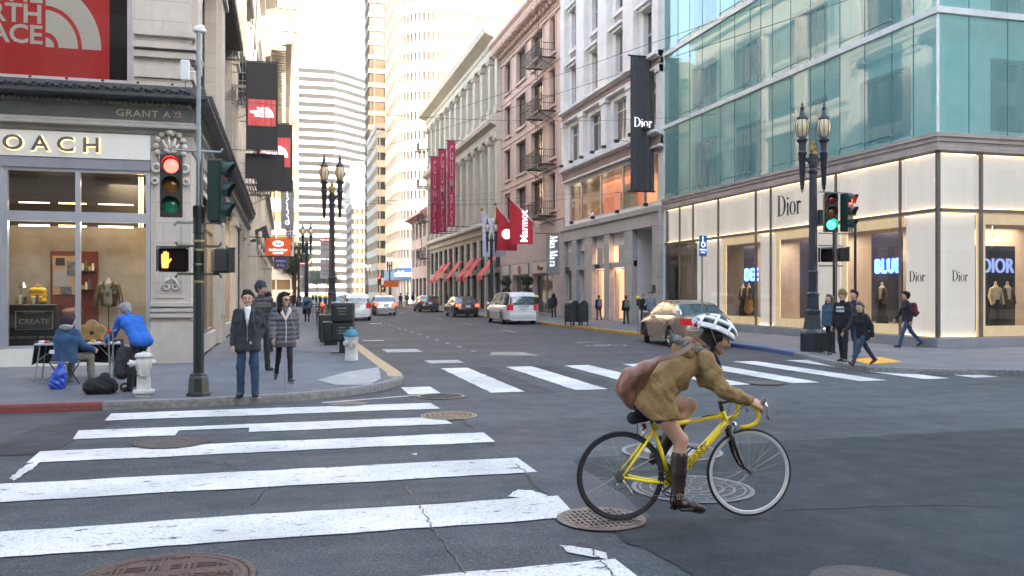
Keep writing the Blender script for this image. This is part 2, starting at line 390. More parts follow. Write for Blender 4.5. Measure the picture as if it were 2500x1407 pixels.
# ================================================================ SETTING
def asphalt(name, c1, c2, crack=.5, worn=.0, rough=.72):
 m = bpy.data.materials.new(name); m.use_nodes = True; MATS[name] = m
 t = m.node_tree; N = t.nodes; L = t.links; b = N['Principled BSDF']
 g = N.new('ShaderNodeNewGeometry')
 def noise(sc, det=4, ro=.6):
  n = N.new('ShaderNodeTexNoise'); n.inputs['Scale'].default_value = sc; n.inputs['Detail'].default_value = det; n.inputs['Roughness'].default_value = ro
  L.new(g.outputs['Position'], n.inputs['Vector']); return n.outputs[0]
 def ramp(src, a, b_, ca, cb):
  r = N.new('ShaderNodeValToRGB'); r.color_ramp.elements[0].position = a; r.color_ramp.elements[1].position = b_
  r.color_ramp.elements[0].color = (*ca, 1); r.color_ramp.elements[1].color = (*cb, 1); L.new(src, r.inputs[0]); return r.outputs[0]
 def mix(f, a, b_, mode='MIX'):
  x = N.new('ShaderNodeMix'); x.data_type = 'RGBA'; x.blend_type = mode
  if isinstance(f, float): x.inputs[0].default_value = f
  else: L.new(f, x.inputs[0])
  for k, s in ((6, a), (7, b_)):
   if isinstance(s, tuple): x.inputs[k].default_value = (*s, 1)
   else: L.new(s, x.inputs[k])
  return x.outputs[2]
 base = ramp(noise(.35, 8, .65), .35, .65, c1, c2)
 vo = N.new('ShaderNodeTexVoronoi'); vo.inputs['Scale'].default_value = 130; L.new(g.outputs['Position'], vo.inputs['Vector'])
 sx = N.new('ShaderNodeSeparateColor'); L.new(vo.outputs['Color'], sx.inputs[0])
 spk = ramp(sx.outputs[0], .72, .98, (0, 0, 0), (1, 1, 1))
 base = mix(spk, base, tuple(min(1, x * 2.0) for x in c2))
 fine = ramp(noise(160, 2), .3, .7, (.55, .55, .55), (1.3, 1.3, 1.3)); base = mix(1.0, base, fine, 'MULTIPLY')
 strk = N.new('ShaderNodeMapping'); strk.inputs['Scale'].default_value = (.25, 3.2, 1); L.new(g.outputs['Position'], strk.inputs[0])
 n5 = N.new('ShaderNodeTexNoise'); n5.inputs['Scale'].default_value = 1.3; n5.inputs['Detail'].default_value = 6; L.new(strk.outputs[0], n5.inputs[0])
 base = mix(1.0, base, ramp(n5.outputs[0], .3, .75, (.82, .82, .82), (1.18, 1.18, 1.18)), 'MULTIPLY')
 wt = N.new('ShaderNodeMapping'); wt.inputs['Scale'].default_value = (.05, .55, 1); L.new(g.outputs['Position'], wt.inputs[0]); n6 = N.new('ShaderNodeTexNoise'); n6.inputs['Scale'].default_value = 1.; n6.inputs['Detail'].default_value = 3; L.new(wt.outputs[0], n6.inputs[0])
 base = mix(1.0, base, ramp(n6.outputs[0], .38, .62, (.84, .84, .84), (1.16, 1.16, 1.16)), 'MULTIPLY')
 if crack:
  wv = N.new('ShaderNodeTexNoise'); wv.inputs['Scale'].default_value = 1.7; wv.inputs['Detail'].default_value = 5; L.new(g.outputs['Position'], wv.inputs[0])
  va = N.new('ShaderNodeVectorMath'); va.operation = 'MULTIPLY_ADD'; va.inputs[1].default_value = (.55, .55, 0)
  L.new(wv.outputs['Color'], va.inputs[0]); L.new(g.outputs['Position'], va.inputs[2])
  ve = N.new('ShaderNodeTexVoronoi'); ve.feature = 'DISTANCE_TO_EDGE'; ve.inputs['Scale'].default_value = .33; L.new(va.outputs[0], ve.inputs[0])
  ck = ramp(ve.outputs['Distance'], .0012, .003, (1, 1, 1), (0, 0, 0))
  gate = ramp(noise(.4, 2), .5, .58, (0, 0, 0), (crack,) * 3)
  ckm = mix(1.0, ck, gate, 'MULTIPLY'); base = mix(ckm, base, (.006, .006, .007))
 stain = ramp(noise(1.1, 9, .75), .62, .8, (0, 0, 0), (.5, .5, .5)); base = mix(stain, base, tuple(x * .5 for x in c1))
 L.new(base, b.inputs['Base Color'])
 b.inputs['Specular IOR Level'].default_value = .35
 L.new(ramp(noise(2.5, 5), .3, .7, (rough - .1,) * 3, (rough + .12,) * 3), b.inputs['Roughness'])
 bp = N.new('ShaderNodeBump'); bp.inputs['Strength'].default_value = .7; bp.inputs['Distance'].default_value = .006
 hh = N.new('ShaderNodeMath'); hh.operation = 'ADD'; L.new(noise(90, 4), hh.inputs[0]); L.new(sx.outputs[1], hh.inputs[1])
 L.new(hh.outputs[0], bp.inputs['Height']); L.new(bp.outputs[0], b.inputs['Normal'])
 return m
def paint(name, col, wear=.5, rough=.55):
 """road paint, worn through to the asphalt along tyre paths and edges"""
 m = asphalt(name, (.045, .048, .054), (.07, .073, .08), 0)
 t = m.node_tree; N = t.nodes; L = t.links; b = N['Principled BSDF']
 src = b.inputs['Base Color'].links[0].from_socket
 g = [n for n in N if n.type == 'NEW_GEOMETRY'][0]
 n = N.new('ShaderNodeTexNoise'); n.inputs['Scale'].default_value = 5; n.inputs['Detail'].default_value = 10; n.inputs['Roughness'].default_value = .78
 mp = N.new('ShaderNodeMapping'); mp.inputs['Scale'].default_value = (.6, 1.6, 1); L.new(g.outputs['Position'], mp.inputs[0]); L.new(mp.outputs[0], n.inputs[0])
 r = N.new('ShaderNodeValToRGB'); r.color_ramp.elements[0].position = wear + .05; r.color_ramp.elements[1].position = wear + .085
 r.color_ramp.elements[0].color = (0, 0, 0, 1); r.color_ramp.elements[1].color = (1, 1, 1, 1); L.new(n.outputs[0], r.inputs[0])
 n2 = N.new('ShaderNodeTexNoise'); n2.inputs['Scale'].default_value = .9; n2.inputs['Detail'].default_value = 8; L.new(g.outputs['Position'], n2.inputs[0])
 r2 = N.new('ShaderNodeValToRGB'); r2.color_ramp.elements[0].position = .3; r2.color_ramp.elements[1].position = .7
 r2.color_ramp.elements[0].color = (*[x * .66 for x in col], 1); r2.color_ramp.elements[1].color = (*col, 1); L.new(n2.outputs[0], r2.inputs[0])
 x = N.new('ShaderNodeMix'); x.data_type = 'RGBA'; L.new(r.outputs[0], x.inputs[0]); L.new(src, x.inputs[7]); n3 = N.new('ShaderNodeTexNoise'); n3.inputs['Scale'].default_value = 55; n3.inputs['Detail'].default_value = 4; L.new(g.outputs['Position'], n3.inputs[0])
 r3 = N.new('ShaderNodeValToRGB'); r3.color_ramp.elements[0].position = .30; r3.color_ramp.elements[1].position = .46; r3.color_ramp.elements[0].color = (.42, .43, .45, 1); r3.color_ramp.elements[1].color = (1, 1, 1, 1); L.new(n3.outputs[0], r3.inputs[0])
 y3 = N.new('ShaderNodeMix'); y3.data_type = 'RGBA'; y3.blend_type = 'MULTIPLY'; y3.inputs[0].default_value = 1; L.new(r2.outputs[0], y3.inputs[6]); L.new(r3.outputs[0], y3.inputs[7]); L.new(y3.outputs[2], x.inputs[6])
 L.new(x.outputs[2], b.inputs['Base Color'])
 return m
A_MAIN = asphalt('asphalt', (.031, .037, .041), (.066, .075, .081), .9)
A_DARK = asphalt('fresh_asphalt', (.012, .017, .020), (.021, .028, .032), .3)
A_MID = asphalt('patched_asphalt', (.05, .053, .06), (.065, .068, .076), .6)
A_OLD = asphalt('street_asphalt', (.044, .044, .048), (.067, .067, .071), .9)
A_TRENCH = asphalt('trench_asphalt', (.026, .028, .034), (.038, .04, .046), .2)
PAINT = paint('white_road_paint', (.74, .73, .70), .535)
PAINT_OLD = paint('worn_road_paint', (.5, .5, .49), .50)
CONC = stone('pavement_concrete', (.105, .112, .125), 1, 1, .0, .14, .3, .8, .3)
def slab(name, c, sz=1.5, joint=.5):
 m = mat(name, c, .78, var=.13, scale=1.1, bump=.3, bscale=70)
 t = m.node_tree; N = t.nodes; L = t.links; b = N['Principled BSDF']; src = b.inputs['Base Color'].links[0].from_socket
 g = N.new('ShaderNodeNewGeometry'); br = N.new('ShaderNodeTexBrick'); L.new(g.outputs['Position'], br.inputs[0])
 br.offset = 0; br.inputs['Scale'].default_value = 1; br.inputs['Brick Width'].default_value = sz; br.inputs['Row Height'].default_value = sz
 br.inputs['Mortar Size'].default_value = .008; br.inputs['Color1'].default_value = (1, 1, 1, 1); br.inputs['Color2'].default_value = (.93, .93, .93, 1)
 br.inputs['Mortar'].default_value = (1 - joint,) * 3 + (1,)
 x = N.new('ShaderNodeMix'); x.data_type = 'RGBA'; x.blend_type = 'MULTIPLY'; x.inputs[0].default_value = 1
 L.new(src, x.inputs[6]); L.new(br.outputs[0], x.inputs[7])
 n = N.new('ShaderNodeTexNoise'); n.inputs['Scale'].default_value = .8; n.inputs['Detail'].default_value = 9; n.inputs['Roughness'].default_value = .72; L.new(g.outputs['Position'], n.inputs[0])
 r = N.new('ShaderNodeValToRGB'); r.color_ramp.elements[0].position = .35; r.color_ramp.elements[1].position = .7; r.color_ramp.elements[0].color = (.72, .72, .72, 1); r.color_ramp.elements[1].color = (1.15, 1.15, 1.15, 1)
 L.new(n.outputs[0], r.inputs[0]); y = N.new('ShaderNodeMix'); y.data_type = 'RGBA'; y.blend_type = 'MULTIPLY'; y.inputs[0].default_value = 1
 L.new(x.outputs[2], y.inputs[6]); L.new(r.outputs[0], y.inputs[7]); L.new(y.outputs[2], b.inputs['Base Color']); return m
SLAB = slab('pavement_slabs', (.115, .125, .145))
SLAB_L = slab('right_pavement_slabs', (.15, .152, .16))
KERB = mat('granite_kerb', (.2, .2, .19), .8, var=.3, scale=14, bump=.5, bscale=40)
K_RED = mat('red_kerb_paint', (.28, .055, .05), .7, var=.35, scale=9, bump=.4, col2=(.13, .06, .055))
K_YEL = mat('yellow_kerb_paint', (.5, .33, .14), .7, var=.35, scale=8, bump=.3, col2=(.25, .2, .14))
K_YEL2 = mat('strong_yellow_kerb_paint', (.5, .3, .05), .7, var=.3, scale=7, bump=.3)
K_BLU = mat('blue_kerb_paint', (.05, .12, .32), .7, var=.3, scale=7, bump=.3, col2=(.08, .1, .16))
K_TOP = mat('pale_kerb_concrete', (.26, .25, .23), .8, var=.25, scale=6, bump=.4)
def sheet(name, poly, z, m, label=None):
 o = MB().add([(x, y, z) for x, y in poly], [tuple(range(len(poly)))]).build(name, m)
 return tag(o, kind='structure')
def jag(poly, amp=.03, step=.25, seed=1):
 """polygon with ragged edges, as paint and patches have"""
 rr = random.Random(seed); out = []
 for i, p in enumerate(poly):
  q = poly[(i + 1) % len(poly)]; n = max(1, int(math.dist(p, q) / step))
  for k in range(n):
   t = k / n; out.append((p[0] + (q[0] - p[0]) * t + rr.uniform(-amp, amp), p[1] + (q[1] - p[1]) * t + rr.uniform(-amp, amp)))
 return out
tag(MB().add([(-500, -300, 0), (500, -300, 0), (500, 1000, 0), (-500, 1000, 0)], [(0, 1, 2, 3)]).build('ground', A_MAIN), kind='structure')
# road surfaces laid on the ground
sheet('road', jag([(2.0, 19.6), (13.9, 19.6), (13.9, 400), (2.0, 400)], .02, 1.2), .003, A_OLD)
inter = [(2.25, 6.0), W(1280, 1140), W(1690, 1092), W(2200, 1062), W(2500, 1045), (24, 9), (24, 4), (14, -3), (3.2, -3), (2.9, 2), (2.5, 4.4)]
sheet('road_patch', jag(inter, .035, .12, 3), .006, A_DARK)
sheet('road_patch', jag([W(1160, 870), W(1330, 850), W(1560, 872), W(1420, 892), W(1120, 892)], .03, .2, 9), .007, A_MID)
sheet('road_patch', jag([(2.15, 6.1), (2.75, 6.1), (3.2, 13.2), (2.45, 13.3)], .03, .3, 5), .0072, A_MID)
for k, (a, b_) in enumerate(((3.95, 4.55), (5.5, 6.1))):
 sheet('road_trench', jag([(a, 14.2), (b_, 14.2), (b_ + .1, 19.4), (a + .1, 19.4)], .02, .3, 40 + k), .0075, A_TRENCH)
sheet('road_trench', jag([(-3.3, 10.2), (-2.5, 10.2), (-2.1, 13.4), (-2.75, 13.4)], .02, .3, 8), .0072, A_TRENCH)
sheet('road_patch', jag([(-9, 11.0), (-3.2, 11.0), (-2.9, 13.3), (-9, 13.3)], .02, .3, 18), .005, A_MID)
TAR = mat('crack_tar', (.012, .012, .014), .45, var=.2)
for k, P in enumerate(([(990, 1192), (1025, 1240), (1060, 1296), (1100, 1350), (1135, 1412)], [(560, 1262), (900, 1238), (1180, 1222)], [(615, 1235), (640, 1205), (655, 1190)], [(1260, 1135), (1300, 1172), (1292, 1200)], [(1430, 1330), (1475, 1385), (1500, 1412)], [(1900, 1250), (2200, 1236), (2480, 1240)])):
 P = [W(*p) for p in P]; rr = random.Random(k); pts = []
 for a, b_ in zip(P, P[1:]):
  for i in range(12): t = i / 12; pts.append((a[0] + (b_[0] - a[0]) * t + rr.uniform(-.02, .02), a[1] + (b_[1] - a[1]) * t + rr.uniform(-.02, .02), .0110))
 tag(MB().tube(pts, [rr.uniform(.004, .011) for _ in pts], 4, flat=.12, up=(0, 0, 1)).build('road_crack', TAR), kind='structure')
# road markings
def stripe(k, poly, amp=.012): return MB().add([(x, y, .016) for x, y in jag(poly, amp, .07, k)], [tuple(range(len(jag(poly, amp, .07, k))))])
mb = MB()
for k, (x0, x1, y0, y1) in enumerate(((-2.35, 2.3, 12.62, 13.33), (-2.45, 2.2, 11.12, 11.8), (-2.5, 2.42, 9.68, 10.35), (-4.2, 2.35, 7.93, 8.68), (-6, 2.22, 6.28, 6.97), (-6, 2.05, 4.5, 5.2), (-6, 2.1, 2.8, 3.5))):
 pol = jag([(x0, y0 + .03), (x1, y0), (x1 - .05, y1), (x0 + .25, y1)], .012, .07, k)
 # each bar is a strip of short quads so that its long edges can wander
 n = 60; rr = random.Random(k); a = []; b_ = []; wa = wb = 0
 for i in range(n + 1):
  x = x0 + (x1 - x0) * i / n; wa = wa * .85 + rr.uniform(-.012, .012); wb = wb * .85 + rr.uniform(-.012, .012)
  a.append((x + (rr.uniform(-.05, .05) if i in (0, n) else 0), y0 + wa, .0092)); b_.append((x + (rr.uniform(-.1, .06) if i in (0, n) else 0), y1 + wb, .0092))
 for i in range(n):
  xm = (a[i][0] + a[i + 1][0]) / 2
  if k == 1 and -1.25 < xm < -.45:            # worn away above the manhole
   mb.quad((a[i][0], y0 + .36, .0092), (a[i + 1][0], y0 + .36, .0092), b_[i + 1], b_[i]); continue
  mb.quad(a[i], a[i + 1], b_[i + 1], b_[i])
mb.quad((.55, 13.72, .0092), (2.1, 14.3, .0092), (2.3, 14.45, .0092), (.6, 13.84, .0092))
for P in ([(1240, 1215), (1262, 1198), (1300, 1200), (1335, 1212), (1300, 1222)], [(1365, 1335), (1420, 1340), (1478, 1352), (1486, 1368), (1440, 1362), (1390, 1352)], [(1003, 1111), (1016, 1109), (1018, 1114)], [(20, 1172), (60, 1140), (110, 1122), (75, 1150), (35, 1176)]):
 P = jag([W(*p) for p in P], .012, .05, 5); mb.add([(x, y, .0100) for x, y in P], [tuple(range(len(P)))])
tag(mb.build('crosswalk_bars_across_side_street', PAINT), kind='structure')
mb = MB()
for k, x in enumerate((2.05, 3.46, 5.0, 6.42, 7.9, 9.4, 10.9, 12.4, 13.6)):
 y0, y1 = (14.5, 15.6) if k == 0 else (14.4, 19.3); wdt = .62 if k else .55
 n = 24; rr = random.Random(k)
 L_ = [(x + rr.uniform(-.015, .015), y0 + (y1 - y0) * i / n, .0098) for i in range(n + 1)]; R_ = [(x + wdt + rr.uniform(-.015, .015), y0 + (y1 - y0) * i / n, .0098) for i in range(n + 1)]
 for i in range(n): mb.quad(L_[i], R_[i], R_[i + 1], L_[i + 1])
tag(mb.build('crosswalk_bars_across_main_street', PAINT), kind='structure')
mb = MB()
for p in ((945, 853, 1015, 862), (1050, 880, 1116, 889), (888, 831, 935, 834), (905, 790, 930, 792)):
 a, b_ = W(p[0], p[3]), W(p[2], p[1]); mb.quad((a[0], a[1], .014), (b_[0], a[1], .014), (b_[0], b_[1], .014), (a[0], b_[1], .014))
tag(mb.build('pavement_patch_squares', PAINT_OLD), kind='structure')
mb = MB()
y = 24.5
while y < 120:                                       # dotted lane line
 mb.box(5.35, 5.45, y, y + .35, .006, .013); y += 2.1
y = 36
while y < 120:
 mb.quad((9.7, y, .013), (9.8, y, .013), (9.8, y + 2.5, .013), (9.7, y + 2.5, .013)); y += 9
tag(mb.build('lane_markings', PAINT_OLD), kind='structure')
# bicycle marking painted on the lane
cx_, cy_ = W(1480, 845); mb = MB()
for dx in (-.42, .42): mb.torus((cx_ + dx * .9, cy_, .014), .3, .035, 24, 4, 'z', flat=.05)
for a, b_ in (((-.38, 0), (-.1, .55)), ((-.1, .55), (.3, .5)), ((.3, .5), (.38, 0)), ((-.1, .55), (.05, 0)), ((.05, 0), (-.38, 0)), ((.05, 0), (.3, .5)), ((-.25, .7), (0, .7))):
 mb.tube([(cx_ + a[0] * 1.0, cy_ + a[1], .014), (cx_ + b_[0], cy_ + b_[1], .014)], .035, 4, flat=.06)
for k in (0, .35): mb.tube([(cx_ - .5, cy_ + 1.4 + k, .014), (cx_, cy_ + 1.75 + k, .014), (cx_ + .5, cy_ + 1.4 + k, .014)], .05, 4, flat=.06)
tag(mb.build('bicycle_lane_marking', PAINT_OLD), kind='structure')
sheet('road_patch_concrete', [W(1165, 868), W(1330, 872), W(1290, 858), W(1185, 858)], .012, mat('patch_rim', (.055, .055, .06), .8, var=.2, bump=.3))
sheet('road_patch_concrete', [W(1195, 869), W(1318, 870), W(1275, 861), W(1200, 861)], .016, mat('patch_concrete', (.24, .22, .19), .8, var=.2, bump=.3))
# pavements with kerbs
def arc(cx, cy, r, a0, a1, n=10): return [(cx + r * math.cos(R(a0 + (a1 - a0) * i / n)), cy + r * math.sin(R(a0 + (a1 - a0) * i / n))) for i in range(n + 1)]
LK = [(-60, 13.75), (-20, 13.75), (-2.6, 13.75), (-1.2, 13.78)] + arc(-1.0, 17.2, 3.3, -90, 0, 12)[1:] + [(2.28, 21), (2.3, 27), (2.2, 40), (2.0, 128)]
RC = [(13.4, 20.5), (12.95, 19), (12.5, 17.6), (12.32, 16.8), (12.4, 16.1), (12.75, 15.5), (13.4, 15.05), (15, 14.55), (18, 14.4), (60, 14.4)]
RK = [(13.3, 128), (13.35, 60), (13.5, 45), (13.75, 28), (13.75, 22.5)] + RC
def pavement(name, line, far, m, z=.12, kmats=None, kw=.17):
 poly = line + far
 o = MB().add([(x, y, z) for x, y in poly], [tuple(range(len(poly)))]).build(name, m); tag(o, kind='structure'); recalc(o)
 if o.data.polygons[0].normal.z < 0: o.data.flip_normals()
 return o
def kerb(name, pts, m, z=.12, kw=.17, top=None, low=None):
 mb = MB(); prof = [(0, 0), (.005, z * .8), (-.02, z + .006), (-kw, z + .006), (-kw, z - .02)]
 mb.sweep(pts, [(o, h) for o, h in prof]); return tag(mb.build(name, m, smooth=40), kind='structure')
pavement('pavement_left', LK, [(-2, 128), (-2.0, 20.9), (-60, 20.9)], SLAB)
pavement('pavement_right', RK, [(60, 20.9), (18.5, 20.9), (18.5, 128)], SLAB_L)
def cutline(line, x0=None, x1=None, y0=None, y1=None):
 return [p for p in line if (x0 is None or p[0] >= x0) and (x1 is None or p[0] <= x1) and (y0 is None or p[1] >= y0) and (y1 is None or p[1] <= y1)]
kerb('kerb_red', [(-60, 13.75), (-20, 13.75), (-6, 13.75), (-2.6, 13.75)], K_RED)
kerb('kerb', [(-2.6, 13.75), (-1.2, 13.78)] + arc(-1.0, 17.2, 3.3, -90, -12, 12)[1:], KERB)
kerb('kerb_yellow', [arc(-1.0, 17.2, 3.3, -90, -12, 12)[-1], (2.3, 17.4), (2.28, 21), (2.3, 27), (2.25, 33)], K_YEL, kw=.3)
kerb('kerb', [(2.25, 33), (2.2, 40), (2.0, 128)], KERB)
kerb('kerb_yellow', [(13.3, 128), (13.35, 60), (13.5, 45), (13.75, 28), (13.75, 25.5)], K_YEL2)
kerb('kerb_blue', [(13.75, 25.5), (13.75, 22.5), RC[0]], K_BLU, kw=.3)
kerb('kerb', RC, KERB)
# lighter ramp on the left corner, yellow tactile pad on the right corner
sheet('kerb_ramp', [W(775, 928, .124), W(850, 908, .124), W(925, 897, .124), W(930, 925, .124), W(900, 940, .124), W(820, 940, .124)], .1265, mat('pale_ramp_concrete', (.3, .3, .3), .8, var=.2, scale=3, bump=.3))
sheet('tactile_paving', [W(2075, 878, .12), W(2150, 872, .12), W(2205, 884, .12), W(2120, 890, .12)], .125, mat('yellow_tactile', (.75, .36, .02), .6, var=.1, bump=.6, bscale=60))
mb = MB()
for q in ([(-2, 150), (60, 150), (60, 420), (18, 420), (18, 152)],): pass
# pavements beyond the next crossing and behind the camera
pavement('pavement_far_right', [(13.4, 150), (80, 150)], [(80, 420), (13.4, 420)], SLAB_L)
pavement('pavement_far_left', [(-80, 150), (2.3, 150)], [(2.3, 420), (-80, 420)], SLAB)
pavement('pavement_near', [(-60, -2.8), (2.2, -2.8)], [(2.2, -60), (-60, -60)], SLAB)
pavement('pavement_near_right', [(13.8, -2.8), (60, -2.8)], [(60, -60), (13.8, -60)], SLAB)
# ================================================================ BUILDINGS
G_DARK = glass('dark_window_glass'); G_WARM = glass('curtained_glass', (.05, .045, .04), blind=(.5, .38, .22))
G_GREY = glass('grey_band_glass', (.045, .05, .055), .1, blind=(.22, .22, .22))
G_GOLD = glass('golden_band_glass', (.16, .10, .04), .12, blind=(.55, .36, .14))
CLEAR = clear_glass('shop_glass', (.9, .94, .94), .04); TEAL = clear_glass('teal_screen_glass', (.68, .97, .96), .03)
_t = TEAL.node_tree; _d = _t.nodes.new('ShaderNodeBsdfDiffuse'); _d.inputs[0].default_value = (.48, .95, .93, 1); _x = _t.nodes.new('ShaderNodeMixShader'); _x.inputs[0].default_value = .24
_m = [n for n in _t.nodes if n.type == 'MIX_SHADER' and n != _x][0]; _tr = [n for n in _t.nodes if n.type == 'BSDF_TRANSPARENT'][0]
_t.links.new(_tr.outputs[0], _x.inputs[1]); _t.links.new(_d.outputs[0], _x.inputs[2]); _t.links.new(_x.outputs[0], _m.inputs[1])
ALU = mat('brushed_aluminium', (.42, .45, .5), .35, .6, var=.06); BLACKM = mat('black_metal', (.016, .018, .02), .45, .2, var=.3)
DKFRAME = mat('dark_frame_paint', (.03, .033, .036), .5); WFRAME = mat('white_frame_paint', (.6, .6, .6), .5)
T_GREY = stone('grey_terracotta', (.47, .43, .385), 1.2, .46, .28, .08, .4)
T_GREY2 = stone('plain_terracotta', (.44, .405, .36), 2, 5, .1, .1, .35)
CREAM = stone('cream_stone', (.52, .47, .37), 1.6, .5, .2, .09, .3); CREAM_P = stone('cream_trim', (.55, .49, .39), 3, 9, .05, .1, .3)
PINK = stone('pink_render', (.62, .43, .35), 3, 9, .03, .07, .25); PINK_T = stone('pink_trim', (.62, .45, .37), 3, 9, .05, .1, .25)
WHITE = stone('white_terracotta', (.70, .68, .66), 1.4, .5, .08, .06, .25); BROWN = stone('brown_frieze', (.24, .17, .155), 3, 9, .05, .12, .3)
GRANITE = stone('pale_granite', (.40, .38, .355), 1.3, .8, .35, .12, .25)
W_PANEL = mat('white_fascia', (.62, .62, .58), .45, var=.04)
GOLD_IN = emis('lit_warm_ceiling', (1, .62, .25), 1.4)
def lit(name, col, s): return emis(name, col, s, (.2, .2, .2))
def area(name, loc, rot, sx, sy, power, col):
 l = bpy.data.lights.new(name, 'AREA'); l.shape = 'RECTANGLE'; l.size = sx; l.size_y = sy; l.energy = power; l.color = col
 o = bpy.data.objects.new(name, l); C.objects.link(o); o.location = loc; o.rotation_euler = rot; return o
# ---------------------------------------------------------------- grey corner building with the leather goods shop
cb = thing('corner_building', 'pale grey stone corner building with dark cornice, glass shopfront and huge red poster window', 'building', (-2.08, 20.86, .12))
Lw, Lp, HT = 40, 31.5, 30          # length along side street, along main street, height
MG = Matrix.Translation((-Lw, 0, 0)); MP = rotz(R(90))     # local x along each facade
zo = .12
opsG = [(Lw - .86 - 3.02 * (k + 1) - .45 * k, Lw - .86 - 3.02 * k - .45 * k, .30, 4.55, .30) for k in range(6)]
opsU = [(Lw - 1.25 - 7.5, Lw - 1.25, 6.30, 14.5, .35), (Lw - 18, Lw - 10, 6.30, 14.5, .35), (Lw - 28, Lw - 20, 6.3, 14.5, .35)]
mb = MB(); wall(mb, MG, 0, Lw, 0, HT, opsG[:4] + opsU)
piers = [(0, 1.35), (7.9, 9.6), (16.2, 17.9), (24.5, 26.2)]; bays = [(1.35, 7.9), (9.6, 16.2), (17.9, 24.5), (26.2, 30.6)]
opsP = []
for a, b_ in bays: opsP += [(a, b_, .45, 4.75, .45), (a + .25, b_ - .25, 6.95, 11.6, .6), (a + .25, b_ - .25, 12.9, 17.4, .6), (a + .25, b_ - .25, 18.6, 23, .6)]
wall(mb, MP, 0, Lp, 0, HT, opsP)
mb.quad((-Lw, 0, 0), (-Lw, 40, 0), (-Lw, 40, HT), (-Lw, 0, HT)); mb.quad((0, Lp, 0), (-Lw, Lp, 0), (-Lw, Lp, HT), (0, Lp, HT)); mb.quad((0, 0, HT), (0, Lp, HT), (-Lw, Lp, HT), (-Lw, 0, HT))
mb.build('wall', T_GREY, cb)
# rusticated corner pier bands, upper pier mouldings
mb = MB()
for z, p in ((0, .05), (1.05, .09), (1.18, .06), (1.30, .09)):
 mb.sweep([(-.86, 0), (0, 0), (0, 1.36)], [(0, z), (p, z + .005), (p, z + (.95 if z == 0 else .09)), (0, z + (.95 if z == 0 else .095))])
for z, h, p in ((6.5, .3, .06), (6.95, .16, .10), (7.15, .12, .16), (7.45, .16, .10), (8.6, .1, .1), (8.72, .14, .14)):
 mb.sweep([(-1.2, 0), (0, 0), (0, 1.36)], [(0, z), (p, z + .01), (p, z + h - .01), (0, z + h)])
for x0, x1 in ((-.78, -.73), (-.2, -.15)): mb.box(x0, x1, -.03, .0, 1.5, 4.2)
for z in (1.5, 4.15): mb.box(-.73, -.2, -.028, .0, z, z + .05)
for a, b_ in piers[1:] + [(30.6, 31.5)]:
 mb.box(a + .1, b_ - .1, -.10, .002, 0.02, 4.4, MP); mb.box(a + .28, b_ - .28, -.15, -.098, .9, 4.2, MP)
 mb.box(a + .02, b_ - .02, -.17, .001, 4.4, 4.75, MP); mb.box(a + .05, b_ - .05, -.16, .001, 0.01, .7, MP)
for a, b_ in piers + [(30.6, 31.5)]:
 for z0, z1 in ((6.9, 12.0), (12.7, 17.9), (18.4, 23.4)):
  mb.box(a + .12, b_ - .12, -.14, .001, z0, z1, MP); mb.box(a + .05, b_ - .05, -.22, .0, z1 - .5, z1 - .2, MP); mb.box(a + .05, b_ - .05, -.26, .0, z1 - .9, z1 - .75, MP)
for z in (12.05, 17.95, 23.5): mb.sweep([(-Lw, 0), (0, 0), (0, Lp)], [(0, z), (.16, z + .04), (.16, z + .3), (.28, z + .42), (.28, z + .55), (0, z + .6)])
mb.build('pier_moulding', T_GREY2, cb)
# carved cartouche on the pier: ring of scrolls and leaves
mb = MB()
for k in range(14):
 a = math.pi * 2 * k / 14; r_ = .30
 mb.ball((-.43 + r_ * math.cos(a), -.07, 4.95 + r_ * 1.1 * math.sin(a)), .075, 8, 6, sc=(1, .8, 1))
for k in range(7):
 a = R(-60 + 50 * k); mb.tube([(-.43, -.10, 4.8), (-.43 + .12 * math.sin(a), -.15, 4.9 + .1 * math.cos(a)), (-.43 + .2 * math.sin(a * .9), -.12, 5.0 + .16 * math.cos(a))], [.04, .05, .02], 6)
for sx in (-1, 1):
 mb.torus((-.43 + sx * .3, -.08, 4.45), .09, .035, 16, 6); mb.torus((-.43 + sx * .33, -.08, 4.15), .06, .03, 14, 6)
 mb.torus((-.43 + sx * .1, -.05, 1.75), .06, .022, 14, 6); mb.tube([(-.43 + sx * .02, -.05, 1.95), (-.43 + sx * .1, -.06, 1.9), (-.43 + sx * .2, -.05, 1.72)], [.03, .035, .01], 6)
mb.ball((-.43, -.1, 5.25), .09, 8, 6); mb.build('cartouche', T_GREY2, cb, smooth=True)
# dark cornice with crest and dentils wrapping the corner
path = [(-Lw, 0), (0, 0), (0, Lp)]
mb = MB(); mb.sweep(path, [(0, 5.56), (.05, 5.57), (.05, 5.93), (0, 5.94)]); mb.build('frieze', mat('dark_frieze', (.055, .06, .066), .6, var=.12, dirt=.2), cb)
mb = MB()
mb.sweep(path, [(0, 5.2), (.05, 5.22), (.08, 5.3), (.2, 5.36), (.2, 5.4), (.12, 5.45), (.12, 5.5), (.06, 5.56), (0, 5.562)]); mb.sweep(path, [(0, 4.86), (.04, 4.87), (.04, 5.2), (0, 5.21)])
mb.build('architrave', mat('olive_grey_moulding', (.27, .26, .235), .65, var=.12, dirt=.3), cb)
mb = MB()
for k in range(230): mb.box(-.05 - k * .112, .0 - k * .112, -.11, -.04, 5.95, 6.03)
for k in range(270): mb.box(.04, .11, .05 + k * .116, .10 + k * .116, 5.95, 6.03)
mb.build('dentils', mat('gilt_dentils', (.30, .27, .17), .6), cb)
mb = MB(); mb.sweep(path, [(0, 6.03), (.34, 6.06), (.40, 6.12), (.40, 6.2), (.36, 6.24), (.34, 6.4), (.28, 6.44), (0, 6.46)])
rr = random.Random(4)
